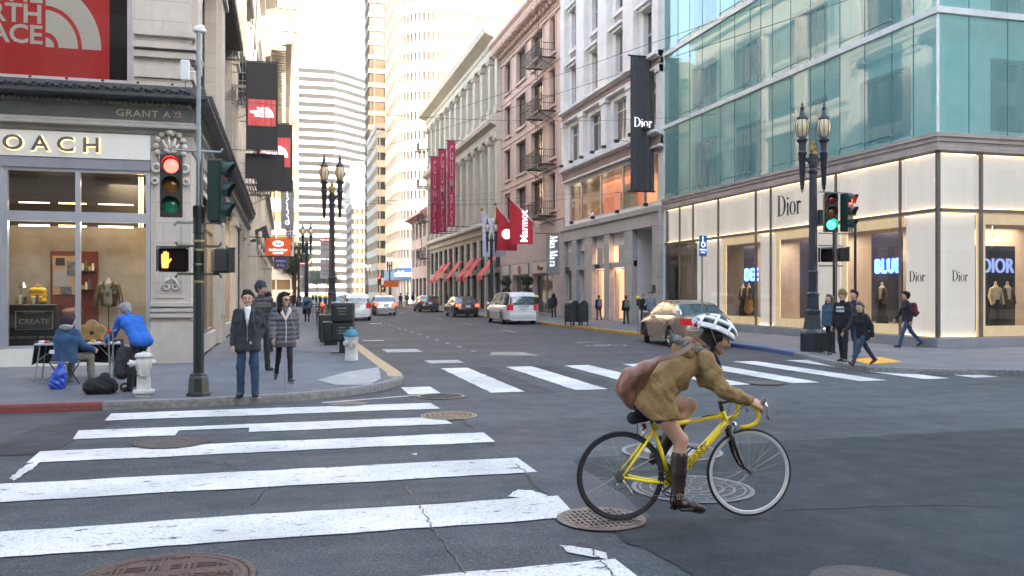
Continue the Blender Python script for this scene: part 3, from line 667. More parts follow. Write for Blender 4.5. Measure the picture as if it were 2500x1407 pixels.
for k in range(320):
 x = -k * .09; mb.ball((x, -.385 - .02 * (k % 3), 6.27 + .05 * ((k * 7) % 3) / 2), .045, 6, 4)
 if k % 8 == 4: mb.ball((x, -.34, 6.47), .035, 6, 4)
for k in range(330):
 y = k * .095; mb.ball((.385 + .02 * (k % 3), y, 6.27 + .05 * ((k * 7) % 3) / 2), .045, 6, 4)
mb.build('cornice', mat('black_iron_cornice', (.028, .03, .033), .5, var=.4, scale=12), cb)
text('street_name', 'GRANT A', .25, mat('gilt_letters', (.33, .30, .2), .5), cb, Matrix.Translation((-1.58, -.055, 5.66)), .008, 'LEFT', .98, 1.12)
text('street_name', 'VE', .15, MATS['gilt_letters'], cb, Matrix.Translation((-.37, -.055, 5.745)), .008, 'LEFT', 1, 1.1)
MB().box(-.36, -.18, -.065, -.05, 5.69, 5.705).build('street_name', MATS['gilt_letters'], cb)
for o_ in KIDS[cb.name]:
 if o_.name.split('.')[0] in ('frieze', 'architrave', 'dentils', 'cornice', 'street_name'):
  for v_ in o_.data.vertices:
   if v_.co.z > 5.2: v_.co.z = 5.2 + (v_.co.z - 5.2) * .87
# shop fascia
mb = MB(); mb.box(-9.2, -.86, -.07, .30, 4.62, 5.18); mb.build('fascia', W_PANEL, cb)
mb = MB(); mb.box(-9.2, -.865, -.05, .30, 4.38, 4.61); mb.build('fascia_band', mat('blue_grey_band', (.20, .21, .24), .5), cb)
SIGN = mat('bronze_letters', (.14, .12, .11), .35, .5)
text('lettering', 'COACH', .46, SIGN, cb, Matrix.Translation((-4.37, -.10, 4.75)), .022, 'LEFT', 1.14, 1.55, .006)
text('lettering', 'COACH', .46, mat('brass_edge', (.7, .55, .2), .4, .3, emit=(1, .75, .3), estr=.25), cb, Matrix.Translation((-4.36, -.078, 4.74)), .008, 'LEFT', 1.14, 1.55, .016)
mb = MB(); mb.box(-9.2, -.86, -.06, .30, 0, .38); mb.build('stall_riser', mat('cream_panel', (.58, .58, .52), .5, var=.05), cb)
mb = MB()
for k in range(2):
 x1 = -.86 - 3.47 * k; x0 = x1 - 3.02
 pass
def shopwin(root, x0, x1, mid, z0, z1, rail, y=.0):
 mb = MB()
 for x in (x0, x1 - .09): mb.box(x, x + .09, y, y + .12, z0, z1)
 mb.box(mid - .05, mid + .05, y - .01, y + .11, z0 + .06, z1 - .06)
 for a, b_ in ((x0 + .09, x1 - .09),):
  mb.box(a, b_, y + .004, y + .11, z0, z0 + .07); mb.box(a, b_, y + .004, y + .11, z1 - .07, z1); mb.box(a, b_, y - .02, y + .115, rail, rail + .22)
 f = mb.build('shop_window', ALU, root); MB().quad((x0, y + .06, z0), (x1, y + .06, z0), (x1, y + .06, z1), (x0, y + .06, z1)).build('pane', CLEAR, f); return f
shopwin(cb, -3.86, -.87, -2.37, .38, 4.38, 3.20); shopwin(cb, -7.3, -4.3, -5.8, .38, 4.38, 3.20)
MB().box(-4.3, -3.86, -.02, .28, .38, 4.38).build('door_post', ALU, cb)
# room behind the shop window
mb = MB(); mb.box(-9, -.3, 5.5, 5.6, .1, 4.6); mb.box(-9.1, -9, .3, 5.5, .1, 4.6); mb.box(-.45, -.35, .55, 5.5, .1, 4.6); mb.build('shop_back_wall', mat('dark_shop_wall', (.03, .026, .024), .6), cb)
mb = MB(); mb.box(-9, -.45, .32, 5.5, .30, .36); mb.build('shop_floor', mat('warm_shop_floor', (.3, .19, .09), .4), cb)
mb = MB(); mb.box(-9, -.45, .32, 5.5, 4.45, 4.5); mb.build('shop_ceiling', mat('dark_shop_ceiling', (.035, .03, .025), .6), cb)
PLASTER = mat('mottled_plaster', (.40, .37, .33), .7, scale=1.5, var=.25, col2=(.25, .225, .19), bump=.3, bscale=8)
MB().box(-6.9, -1.13, 1.75, 1.83, .36, 3.22).build('display_wall', PLASTER, cb)
mb = MB()
for k, (x0, x1) in enumerate(((-3.83, -3.2), (-3.0, -2.42), (-2.15, -1.4), (-6.6, -5.2), (-5, -4.3))):
 for z in (3.68, 3.16): mb.box(x0, x1, 1.05, 1.09, z + (0 if z < 3.4 else .02), z + .035)
for x in (-1.31, -1.24): mb.box(x, x + .02, 1.3, 1.33, 3.2, 4.4)
mb.build('light_strip', lit('lamp_strip', (1, .6, .25), 2.2), cb)
for zz in (1.2, 1.9, 2.5, 3.1): MB().box(-1.1, -.46, 1.2, 1.75, zz, zz + .03).build('shelf', mat('brass_shelf', (.5, .36, .14), .4, .5, emit=(1, .6, .2), estr=.3), cb)
area('shop_display_light', (-4.2, 21.7, 3.35), (R(-35), 0, 0), 4, .3, 9, (1, .88, .74)); area('shop_room_light', (-4.5, 24.6, 4.3), (0, 0, 0), 4, 2, .5, (1, .7, .4))
# side-street facing upper window holds the big red poster
mb = MB(); mb.box(-8.75, -1.35, .05, .12, 6.3, 6.42); mb.box(-1.36, -1.24, .05, .14, 6.3, 14.5); mb.box(-8.75, -8.6, .05, .12, 6.3, 14.5)
f = mb.build('window', mat('mauve_frame', (.38, .33, .34), .5), cb); MB().quad((-8.7, .2, 6.3), (-1.25, .2, 6.3), (-1.25, .2, 14.5), (-8.7, .2, 14.5)).build('pane', clear_glass('poster_glass', (.92, .92, .92), .0), f)
MB().box(-9, -1.0, 1.6, 1.65, 6.4, 14.6).build('room', mat('dark_room', (.012, .012, .014), .7), cb)
MB().box(-.98, -.96, .3, 1.6, 6.4, 14.6).build('room', MATS['dark_room'], cb)
POST = thing('window_poster', 'huge red poster with white arcs and lettering behind the upper window of the corner building', 'poster', (-2.08 - 3.9, 20.86 + .27, 6.50))
RED = mat('poster_red', (.62, .008, .014), .6, var=.06)
MB().box(-4.2, 2.13, 0, .01, 0, 5.2).build('sheet', RED, POST)
WHT = mat('print_white', (.72, .74, .72), .5, var=.03)
MT = Matrix.Translation((0, 0, 0))
mb = MB()
def ringq(x0, z0, r0, r1): # quarter disc band, flat bottom and left, leaning like a dome
 n = 16; P = [(x0 + r1 * math.sin(R(90 * i / n)), z0 + r1 * 1.25 * math.cos(R(90 * i / n))) for i in range(n + 1)] + [(x0 + r0 * math.sin(R(90 * i / n)), z0 + r0 * 1.25 * math.cos(R(90 * i / n))) for i in range(n, -1, -1)]
 mb.prism(P, -.012, -.002, 'y')
for (a, b_) in ((0, .17), (.26, .66), (.74, 1.14)): ringq(.82, .74, a, b_)
mb.build('emblem', WHT, POST)
for i, s_ in enumerate(('FACE', 'NORTH', 'THE')): text('lettering', s_, .58, WHT, POST, Matrix.Translation((.76, -.004, .80 + .46 * i)), .004, 'RIGHT', .98, .98, .012)
# main street facade: shop windows, dark upper windows
for k, (a, b_) in enumerate(bays):
 fm = DKFRAME if k > 1 else mat('bronze_frame', (.24, .2, .16), .4, .4)
 for i in range(3):
  x0 = a + (b_ - a) * i / 3; x1 = a + (b_ - a) * (i + 1) / 3
  window(cb, MP, x0 + .03, x1 - .03, .47, 4.73, .12, fm, CLEAR if k < 2 else G_DARK, 1, 1, .07, .1, rows=[3.0], name='shop_window')
 for z0, z1 in ((6.97, 11.58), (12.92, 17.38), (18.62, 22.98)):
  for i in range(3):
   x0 = a + .27 + (b_ - a - .54) * i / 3; x1 = a + .27 + (b_ - a - .54) * (i + 1) / 3
   window(cb, MP, x0 + .04, x1 - .04, z0, z1, .35, DKFRAME, G_DARK, 1, 2, .08, .08)
LINT = mat('dark_ornate_lintel', (.055, .05, .045), .6, var=.3, scale=10)
for k, (a, b_) in enumerate(bays):
 for z in (11.6, 17.4):
  mb = MB(); mb.box(a + .1, b_ - .1, -.34, .25, z - .02, z + .42, MP)
  for q in range(int((b_ - a) / .16)): mb.box(a + .14 + q * .16, a + .22 + q * .16, -.42, -.335, z + .05, z + .3, MP)
  mb.build('window_lintel', LINT, cb)
MB().box(-9, -.45, 1.9, 1.96, 3.1, 4.45).build('dark_cover_board', MATS['dark_shop_wall'], cb)  # dark board added to hide the bright wall and keep the upper panes dark
MB().box(-6, -2.2, 2.0, 15, .4, 4.3).build('shop_back_wall', mat('bright_shop_wall', (.5, .40, .25), .6, var=.4, scale=1.5), cb)
mb = MB()
for y in (2.2, 4.2, 6.2, 10.4, 12.4, 14.2):
 for z in (4.1, 3.2, 2.3): mb.box(-2.05, -1.95, y, y + .9, z, z + .06)
mb.build('light_strip', lit('side_lamp_strip', (1, .7, .35), 3), cb)
area('side_shop_light', (-3.4, 25.3, 4.4), (0, 0, 0), 1.5, 6, 55, (1, .78, .48)); area('side_shop_light', (-3.4, 33.6, 4.4), (0, 0, 0), 1.5, 6, 55, (1, .78, .48))
mb = MB(); mb.box(.0, .03, 1.4, 7.85, 4.18, 4.72); mb.build('side_fascia', W_PANEL, cb)
text('lettering', 'COACH', .36, SIGN, cb, MP @ Matrix.Translation((2.2, -.06, 4.3)), .02, 'LEFT', 1.14, 1.4)
mb = MB()
for k in range(8):
 a = 30 + k;
mb2 = MB()
for y, z in ((2.0, .6), (3.4, .5), (5.4, .7), (7.0, .5), (11, .6), (13, .6)):
 mb2.lathe([(.0, 0), (.16, 0), (.2, .5), (.13, .8), (.17, 1.1), (.05, 1.3), (.05, 1.5)], 10, c=(-1.1, y), z0=z)
mb2.build('display_stand', mat('shop_goods', (.25, .15, .1), .6, var=.6, scale=3), cb)
# ---------------------------------------------------------------- generic street fronts
def row_building(name, label, x, y0, y1, H, side, wallm, ops, depth=.35, back=25, base=.12, cat='building'):
 """side 'R': front at x faces -x, local x runs from the far end to the near end. side 'L': faces +x, near to far."""
 root = thing(name, label, cat, (x, y0 if side == 'L' else y1, base)); Ln = y1 - y0
 M = rotz(R(90)) if side == 'L' else rotz(R(-90)); H = H - base
 mb = MB(); wall(mb, M, 0, Ln, 0, H, ops, depth)
 mb.quad((0, 0, 0), (0, back, 0), (0, back, H), (0, 0, H), M); mb.quad((Ln, 0, 0), (Ln, 0, H), (Ln, back, H), (Ln, back, 0), M)
 mb.quad((0, 0, H), (0, back, H), (Ln, back, H), (Ln, 0, H), M); mb.quad((0, back, 0), (Ln, back, 0), (Ln, back, H), (0, back, H), M)
 mb.build('wall', wallm, root); return root, M, Ln
# ---------------------------------------------------------------- right row: white building with brown friezes
ops = []
for k in range(4):
 c = 15.7 * (k + .5) / 4
 for f in range(5): ops.append((c - .62, c + .62, 14.0 + 3.75 * f, 16.5 + 3.75 * f, .35))
 ops.append((c - .95, c + .95, 10.3, 12.65, .35))
ops.append((.9, 15.0, 6.25, 8.85, .25)); ops += [(.6, 2.2, .05, 4.3), (3.1, 4.7, .0, 4.3, 1.2), (6.0, 8.1, .05, 4.3), (8.9, 11.2, .05, 4.3), (12.3, 14.9, .0, 5.0, 2.2)]
wb, M, Ln = row_building('white_building', 'white office building with brown friezes above granite shopfronts, between pink building and glass building', 18.46, 39.5, 55.2, 34, 'R', WHITE, ops)
mb = MB()
for k in range(5):
 c = 15.7 * k / 4; mb.box(max(0, c - .72), min(15.7, c + .72), -.34, .001, 14.0 - .5, 33.5, M)
 for z0 in (9.9,): mb.box(max(0, c - .4), min(15.7, c + .4), -.26, .0, z0, 13.0, M); mb.box(max(0, c - .5), min(15.7, c + .5), -.33, .001, 12.75, 13.1, M)
for k in range(4):
 c = 15.7 * (k + .5) / 4
 for f in range(5):
  z = 16.5 + 3.75 * f; mb.box(c - .72, c + .72, -.22, .002, z + .02, z + .2, M); mb.box(c - 1.0, c + 1.0, -.36, .003, z + .2, z + .38, M); mb.box(c - .9, c + .9, -.1, .001, z + 1.0, z + 1.22, M)
  mb.box(c + .62, c + .95, -.08, .0, z - 2.5, z, M)
mb.build('pilaster', WHITE, wb)
mb = MB(); P = [(0, 0), (15.7, 0)]
mb.sweep(P, [(0, 12.95), (.3, 13.0), (.3, 13.12), (.2, 13.14), (.2, 13.5), (.5, 13.62), (.5, 13.8), (0, 13.85)], M=M); mb.sweep(P, [(0, 8.98), (.28, 9.0), (.28, 9.1), (.18, 9.12), (.18, 9.6), (.45, 9.72), (.45, 9.88), (0, 9.92)], M=M)
mb.build('cornice', WHITE, wb)
mb = MB(); mb.sweep(P, [(0, 13.15), (.22, 13.15), (.22, 13.48), (0, 13.48)], M=M); mb.sweep(P, [(0, 9.13), (.2, 9.13), (.2, 9.58), (0, 9.58)], M=M)
for k in range(4):
 c = 15.7 * (k + .5) / 4
 for f in range(5): mb.box(c - .6, c + .6, -.07, .002, 16.95 + 3.75 * f, 17.45 + 3.75 * f, M)
mb.build('frieze', BROWN, wb)
for k in range(4):
 c = 15.7 * (k + .5) / 4
 for f in range(5): window(wb, M, c - .62, c + .62, 14.0 + 3.75 * f, 16.5 + 3.75 * f, .2, WFRAME, G_WARM, 1, 2, .07)
 window(wb, M, c - .95, c + .95, 10.3, 12.65, .2, WFRAME, G_WARM, 2, 1, .08, rows=[1.75])
mb = MB()
for x in (.9, 3.1, 6.6, 10.1, 13.1, 14.9): mb.box(x, x + .12, .02, .14, 6.25, 8.85, M)
mb.box(.9, 15.02, .03, .13, 6.25, 6.33, M); mb.box(.9, 15.02, .03, .13, 8.77, 8.85, M)
f = mb.build('loft_window', ALU, wb); MB().quad((.9, .08, 6.25), (15, .08, 6.25), (15, .08, 8.85), (.9, .08, 8.85), M).build('pane', CLEAR, f)
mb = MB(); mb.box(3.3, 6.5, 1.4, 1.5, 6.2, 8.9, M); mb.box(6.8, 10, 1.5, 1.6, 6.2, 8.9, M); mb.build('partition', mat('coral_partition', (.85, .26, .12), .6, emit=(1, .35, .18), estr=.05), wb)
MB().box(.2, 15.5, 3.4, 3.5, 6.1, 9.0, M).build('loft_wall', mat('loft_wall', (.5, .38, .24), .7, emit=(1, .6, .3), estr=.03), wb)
mb = MB(); mb.box(.2, 15.5, .2, 3.4, 6.12, 6.2, M); mb.box(.2, 15.5, .2, 3.4, 8.88, 8.95, M); mb.build('loft_floor', mat('loft_floor', (.3, .25, .18), .6), wb)
mb = MB(); mb.prism([(7.0, 6.25), (9.4, 6.25), (9.4, 7.4), (9.15, 7.85), (8.6, 8.05), (7.8, 8.05), (7.25, 7.85), (7.0, 7.4)], 1.2, 1.3, 'y', M); mb.build('arched_partition', mat('pale_arch', (.6, .5, .4), .6), wb)
area('loft_light', (20.6, 47.5, 8.7), (0, 0, 0), 2, 12, 30, (1, .6, .32))
mb = MB(); mb.box(0, .62, -.3, .003, 0, 5.0, M); mb.box(0, 15.7, -.32, .004, 5.02, 5.72, M); mb.box(0, 15.7, -.42, .0, 5.72, 6.0, M)
for a, b_ in ((2.2, 3.1), (4.7, 6.0), (8.1, 8.9), (11.2, 12.3), (14.9, 15.7)): mb.box(a, b_, -.3, .003, 0, 5.0, M)
mb.box(.6, 12.3, -.2, .006, 3.05, 3.35, M)
for a, b_ in ((1.2, 1.9), (6.5, 7.4), (9.9, 10.9), (4.2, 4.7)): mb.box(a, b_, -.12, .1, 3.36, 4.3, M)
mb.build('granite_front', GRANITE, wb)
for a, b_ in ((.6, 2.2), (6.0, 8.1), (8.9, 11.2)): window(wb, M, a, b_, .06, 3.0, .1, ALU, CLEAR, 1, 1, .05, name='shop_window')
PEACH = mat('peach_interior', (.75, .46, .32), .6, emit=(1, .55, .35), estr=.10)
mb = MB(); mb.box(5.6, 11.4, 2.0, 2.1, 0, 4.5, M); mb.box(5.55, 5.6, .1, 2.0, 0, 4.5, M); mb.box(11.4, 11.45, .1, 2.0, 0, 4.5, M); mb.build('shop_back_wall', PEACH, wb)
MB().box(.5, 2.3, .5, .55, 0, 4.3, M).build('shop_poster', mat('dark_red_poster', (.2, .015, .02), .5, var=.3), wb)
text('lettering', 'NEW', .5, mat('poster_pink', (.6, .35, .35), .5), wb, M @ Matrix.Translation((.8, .45, 1.9)), .004, 'LEFT', .9)
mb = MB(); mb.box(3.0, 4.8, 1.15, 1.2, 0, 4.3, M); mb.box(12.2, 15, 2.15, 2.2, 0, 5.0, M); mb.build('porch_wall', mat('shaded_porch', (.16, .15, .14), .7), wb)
MB().box(14.95, 15.3, -.33, -.3, 1.6, 2.0, M).build('plaque', BLACKM, wb)
area('peach_shop_light', (19.5, 46.5, 4.3), (0, 0, 0), 1.2, 4, 14, (1, .55, .35))
mb = MB(); mb.box(6.9, 7.2, .3, .5, 3.5, 3.75, M); mb.box(9.6, 9.95, .3, .5, 3.5, 3.8, M); mb.box(9.2, 9.3, .2, .3, 2.9, 2.97, M); mb.box(7.2, 7.3, .2, .3, 2.9, 2.97, M); mb.box(11.0, 11.1, .2, .3, 2.9, 2.97, M); mb.build('lamp', lit('small_lamp', (1, .6, .25), 4), wb)
text('lettering', 'bebe', .42, BLACKM, wb, M @ Matrix.Translation((6.4, -.22, 3.09)), .01); text('lettering', 'bebe', .42, BLACKM, wb, M @ Matrix.Translation((.75, -.22, 3.09)), .01)
mb = MB()
for k in range(8):
 x = 1 + k * 1.95; mb.box(x, x + .2, -.75, -.5, 9.95, 10.12, M)
 if k % 2: mb.box(x, x + .18, -.7, -.48, 6.03, 6.2, M)
mb.build('floodlight', BLACKM, wb)
# ---------------------------------------------------------------- pink building
ops = []
cols = [(1.3, 3.3), (5.2, 8.0), (9.6, 12.6), (14.3, 15.6)]
for a, b_ in cols:
 for f in range(4): ops.append((a, b_, 7.5 + 3.72 * f, 10.05 + 3.72 * f, .4))
ops += [(.8, 3.4, 0, 3.9, .5), (4.2, 9.2, 0, 3.9, .5), (10.2, 15.2, 0, 3.9, .5)]
pb, M, Ln = row_building('pink_building', 'salmon pink brick building with bracketed cornice and black fire escape', 18.46, 55.2, 72.8, 23.6, 'R', PINK, ops)
for a, b_ in cols:
 for f in range(4): window(pb, M, a, b_, 7.5 + 3.72 * f, 10.05 + 3.72 * f, .22, DKFRAME, G_WARM, 2 if b_ - a > 2.5 else 1, 2, .09)
for a, b_, n in ((.8, 3.4, 1), (4.2, 9.2, 2), (10.2, 15.2, 2)): window(pb, M, a, b_, .02, 3.0, .2, ALU, G_DARK, n, 1, .1, name='shop_window')
mb = MB()
for a, b_ in cols:
 for f in range(4):
  z = 7.5 + 3.72 * f; mb.box(a - .15, b_ + .15, -.16, .002, z - .2, z - .02, M); mb.box(a - .14, b_ + .14, -.1, .003, z + 2.57, z + 2.7, M)
  for x in (a - .14, b_ + .02): mb.box(x, x + .12, -.09, .0015, z - .02, z + 2.57, M)
for f in range(4): mb.sweep([(0, 0), (17.6, 0)], [(0, 6.7 + 3.72 * f), (.07, 6.72 + 3.72 * f), (.07, 6.82 + 3.72 * f), (0, 6.84 + 3.72 * f)], M=M)
mb.build('window_surround', PINK_T, pb)
mb = MB(); P = [(0, 0), (17.6, 0)]
mb.sweep(P, [(0, 21.3), (.15, 21.32), (.15, 21.45), (.1, 21.5), (.1, 22.0), (.25, 22.1), (.25, 22.2), (1.0, 22.6), (1.0, 22.8), (1.25, 23.0), (1.25, 23.25), (1.1, 23.5), (0, 23.6)], M=M)
for k in range(22):
 x = .3 + k * .8; mb.box(x, x + .3, -.95, -.1, 22.25, 22.58, M); mb.ball((x + .15, -.95, 22.3), .2, 10, 6, M=M); mb.ball((x + .15, -.4, 22.0), .2, 8, 6, M=M)
for k in range(44): mb.box(.1 + k * .4, .3 + k * .4, -.2, -.08, 21.55, 21.9, M)
mb.build('cornice', PINK_T, pb)
mb = MB(); mb.box(0, 17.6, -.12, .002, 3.95, 6.6, M)
for a, b_ in ((0, .8), (3.4, 4.2), (9.2, 10.2), (15.2, 17.6)): mb.box(a, b_, -.12, .002, 0, 3.95, M)
mb.build('ground_floor_front', stone('pink_granite', (.48, .39, .36), 2.4, 1.3, .15, .08, .2), pb)
for a, b_ in ((.8, 3.4), (4.2, 9.2), (10.2, 15.2)): MB().box(a + .2, b_ - .2, -.17, -.12, 3.05, 3.9, M).build('sign_panel', mat('pale_sign_panel', (.5, .45, .4), .6), pb)
RDK = mat('dark_red_letters', (.3, .02, .03), .5); mb = MB(); mb.tube([M @ Vector((6.6, -.2, 3.45)), M @ Vector((6.6, -.26, 3.45))], .33, 16); mb.build('sign_disc', RDK, pb)
text('lettering', 'Wempe', .5, RDK, pb, M @ Matrix.Translation((11.6, -.2, 3.3)), .02, 'LEFT', .9)
# black iron fire escapes
IRON = mat('black_iron', (.012, .012, .013), .5, .3, var=.3)
def fire_escape(name, label, x, y, levels, side, wd=3.0, dp=1.1, m=IRON, z_end=0, group='fire escapes on the facades', gap=.45):
 """platforms one above another with railings and ladders; origin on the wall"""
 root = thing(name, label, 'fire escape', (x, y, levels[0] - .6), 0, group); M = rotz(R(90)) if side == 'L' else rotz(R(-90)); zb = levels[0] - .6
 for i, z in enumerate(levels):
  z -= zb; mb = MB()
  n = int(dp / .12)
  for k in range(n + 1): mb.box(-wd / 2, wd / 2, -dp + k * dp / n - .02 if k < n else -.03, -dp + k * dp / n + .03 if k < n else 0, z - .03, z, M) if not (0) else 0
  mb.box(-wd / 2 - .03, -wd / 2, -dp, 0, z - .1, z + .02, M); mb.box(wd / 2, wd / 2 + .03, -dp, 0, z - .1, z + .02, M); mb.box(-wd / 2, wd / 2, -dp - .05, -dp - .02, z - .1, z + .02, M)
  mb.build('platform', m, root)
  mb = MB()
  for zz in (z + .5, z + .98):
   mb.box(-wd / 2 - .03, wd / 2 + .03, -dp - .06, -dp - .02, zz, zz + .035, M)
   for s_ in (-1, 1): mb.box(s_ * wd / 2 - .02, s_ * wd / 2 + .02, -dp, 0, zz, zz + .035, M)
  k = 0
  for q in range(int(wd / .16) + 1): xx = -wd / 2 + q * .16; mb.box(xx - .01, xx + .01, -dp - .05, -dp - .03, z, z + .98, M)
  for s_ in (-1, 1):
   for q in range(int(dp / .16)): mb.box(s_ * wd / 2 - .01, s_ * wd / 2 + .01, -dp + q * .16, -dp + q * .16 + .02, z, z + .98, M)
  mb.build('railing', m, root)
  mb = MB()
  for s_ in (-1, 1): mb.tube([M @ Vector((s_ * wd / 2 * .95, -dp, z - .05)), M @ Vector((s_ * wd / 2 * .95, 0, z - .75))], .025, 6)
  mb.build('bracket', m, root)
  top = (levels[i + 1] - zb) if i + 1 < len(levels) else z_end - zb
  if top > z:
   mb = MB(); n = int((top - z) / .3)
   for s_ in (-.2, .2): mb.tube([M @ Vector((s_ + .1, -dp * .55, z)), M @ Vector((s_ + .1, -dp * .85, top))], .02, 5)
   for q in range(1, n):
    t = q / n; mb.tube([M @ Vector((-.1, -dp * (.55 + .3 * t), z + (top - z) * t)), M @ Vector((.3, -dp * (.55 + .3 * t), z + (top - z) * t))], .013, 4)
   mb.build('ladder', m, root)
 return root
fire_escape('fire_escape', 'black fire escape climbing the pink building', 18.46, 58.9, [7.15, 10.8, 14.55, 18.3], 'R', 3.3, 1.25, z_end=24)
# ---------------------------------------------------------------- cream building with giant pilasters and red awnings
ops = []; NB = 12; pit = 38.2 / NB
for k in range(NB):
 c = pit * (k + .5); ops += [(c - .8, c + .8, 17.7, 22.6, .5), (c - .8, c + .8, 8.6, 15.2, .5)]
 ops.append((c - 1.15, c + 1.15, 0, 3.4, .5)); ops.append((c - 1.15, c + 1.15, 3.9, 6.7, .5))
gb, M, Ln = row_building('cream_building', 'long cream stone building with giant pilasters and red awnings beyond the pink building', 18.46, 72.8, 111, 25.2, 'R', CREAM, ops)
mb = MB()
for k in range(NB + 1):
 c = min(max(pit * k, .4), Ln - .4)
 for z0, z1 in ((17.6, 22.9), (8.3, 15.6)):
  mb.box(c - .42, c + .42, -.4, .001, z0, z1, M); mb.box(c - .55, c + .55, -.52, .002, z0, z0 + .5, M); mb.box(c - .55, c + .55, -.55, .002, z1 - .55, z1, M)
  for s_ in (-.35, .35): mb.ball((c + s_, -.5, z1 - .3), .2, 8, 6, M=M)
mb.build('pilaster', CREAM_P, gb)
mb = MB(); P = [(0, 0), (Ln, 0)]
mb.sweep(P, [(0, 22.9), (.5, 22.95), (.5, 23.5), (.62, 23.6), (.62, 24.0), (1.5, 24.4), (1.6, 24.9), (1.5, 25.2), (0, 25.3)], M=M)
mb.sweep(P, [(0, 15.6), (.5, 15.65), (.5, 16.3), (1.0, 16.55), (1.1, 16.9), (1.0, 17.1), (.5, 17.3), (.5, 17.6), (0, 17.62)], M=M)
mb.sweep(P, [(0, 7.1), (.25, 7.15), (.25, 7.6), (.6, 7.8), (.6, 8.0), (.4, 8.3), (0, 8.32)], M=M); mb.build('cornice', CREAM_P, gb)
mb = MB()
for k in range(NB):
 c = pit * (k + .5); mb.box(c - .78, c + .78, .1, .3, 19.8, 20.4, M); mb.box(c - .78, c + .78, .08, .3, 11.5, 12.2, M)
mb.build('spandrel', mat('bronze_spandrel', (.09, .06, .045), .5, var=.3, scale=8), gb)
for k in range(NB):
 c = pit * (k + .5)
 for z0, z1 in ((17.7, 19.8), (20.4, 22.6), (8.6, 11.5), (12.2, 15.2)): window(gb, M, c - .78, c + .78, z0, z1, .2, DKFRAME, G_GREY, 2, 1, .07)
 window(gb, M, c - 1.15, c + 1.15, 0.02, 3.4, .2, DKFRAME, G_DARK, 2, 1, .08, name='shop_window'); window(gb, M, c - 1.15, c + 1.15, 3.9, 6.7, .2, DKFRAME, G_DARK, 3, 3, .07)
AWN = mat('red_awning_canvas', (.55, .07, .07), .8, var=.08, bump=.1)
aw0 = None
for i, k in enumerate((3, 4, 6, 8, 9, 11)):
 c = 72.8 + 38.2 - pit * (k + .5)
 a = thing('awning', 'red canvas awning over a shop window of the cream building', 'awning', (18.3, c, 3.1), 0, 'red awnings in a row along the cream building')
 if aw0 is None:
  mb = MB(); mb.prism([(0, 2.0), (-1.5, .1), (-1.5, -.25), (-1.47, -.25), (-1.45, .12), (.02, 1.95)], -1.2, 1.2, 'y'); aw0 = recalc(mb.build('canvas', AWN, a)); m2 = MB(); [m2.tube([(-1.46, s_, .08), (0, s_, .1)], .02, 5) for s_ in (-1.15, 1.15)]; aw1 = m2.build('arm', IRON, a)
 else:
  for q in (aw0, aw1): z = q.copy(); C.objects.link(z); kid(z, a)
AWL = ['farthest', 'second farthest', 'third farthest', 'third nearest', 'second nearest', 'nearest']
for i, o in enumerate([o for o in bpy.data.objects if o.name.startswith('awning')]): o['label'] = AWL[i] + ' of the six red awnings on the cream building'
mb = MB(); mb.box(18.0, 18.2, 96.2, 96.6, 5.0, 5.4); mb.box(18.0, 18.2, 97.6, 98, 5.0, 5.4)
fire_escape('fire_escape', 'small black fire escape at the far end of the cream building', 18.2, 111.5, [6.2, 11.0, 15.6, 20.4], 'R', 2.6, 1.2)
low, M, Ln = row_building('low_building', 'low pale pink two storey shop building beyond the cream building', 18.3, 112.5, 127, 13.0, 'R', PINK_T, [(1 + 3.4 * k, 3.4 + 3.4 * k, z, z + h, .4) for k in range(4) for z, h in ((.0, 3.6), (5.2, 2.6), (9.2, 2.4))])
for k in range(4):
 for z, h in ((5.2, 2.6), (9.2, 2.4)): window(low, M, 1 + 3.4 * k, 3.4 + 3.4 * k, z, z + h, .2, WFRAME, G_GREY, 3, 1, .1)
 window(low, M, 1 + 3.4 * k, 3.4 + 3.4 * k, 0, 3.6, .2, DKFRAME, G_DARK, 2, 1, .1, name='shop_window')
mb = MB(); mb.sweep([(0, 0), (14.5, 0)], [(0, 11.7), (.5, 12.0), (1.1, 12.1), (.2, 13.0), (0, 13.02)], M=M); mb.build('roof', mat('pink_tiles', (.5, .22, .19), .7, var=.2), low)
# ---------------------------------------------------------------- glass boutique on the right corner
db = thing('glass_boutique', 'corner boutique with lit white panels below and teal glass screens above', 'building', (18.46, 20.9, .12))
MD = Matrix.Translation((0, 18.6, 0)) @ rotz(R(-90)); MG2 = I4; LG = 30; HD = 21
wi = MB(); ops1 = []
cxs = [(1.6, 4.0), (5.75, 8.15), (9.9, 12.3), (14.1, 16.6)]
fl = [6.26, 9.9, 13.54, 17.18]
for z in fl[:4]:
 for a, b_ in cxs: ops1.append((a, b_, z + .35, z + 2.6))
ops2 = [(a, b_, z + .35, z + 2.6) for z in fl for a, b_ in ((2.6, 5.4), (8.0, 10.8), (13.5, 16.3), (19, 22))]
Mi1 = MD @ Matrix.Translation((0, .75, 0)); Mi2 = MG2 @ Matrix.Translation((0, .75, 0))
wall(wi, Mi1, 0, 18.6 - .75, 6.3, HD, ops1, .45); wall(wi, Mi2, .75, LG, 6.3, HD, ops2, .45)
wi.build('inner_wall', mat('pale_inner_wall', (.85, .88, .86), .7, var=.06), db)
for z in fl:
 for a, b_ in cxs: window(db, Mi1, a, b_, z + .35, z + 2.6, .3, DKFRAME, G_DARK, 2, 1, .05)
 for a, b_ in ((2.6, 5.4), (8.0, 10.8), (13.5, 16.3)): window(db, Mi2, a, b_, z + .35, z + 2.6, .3, DKFRAME, G_DARK, 2, 1, .05)
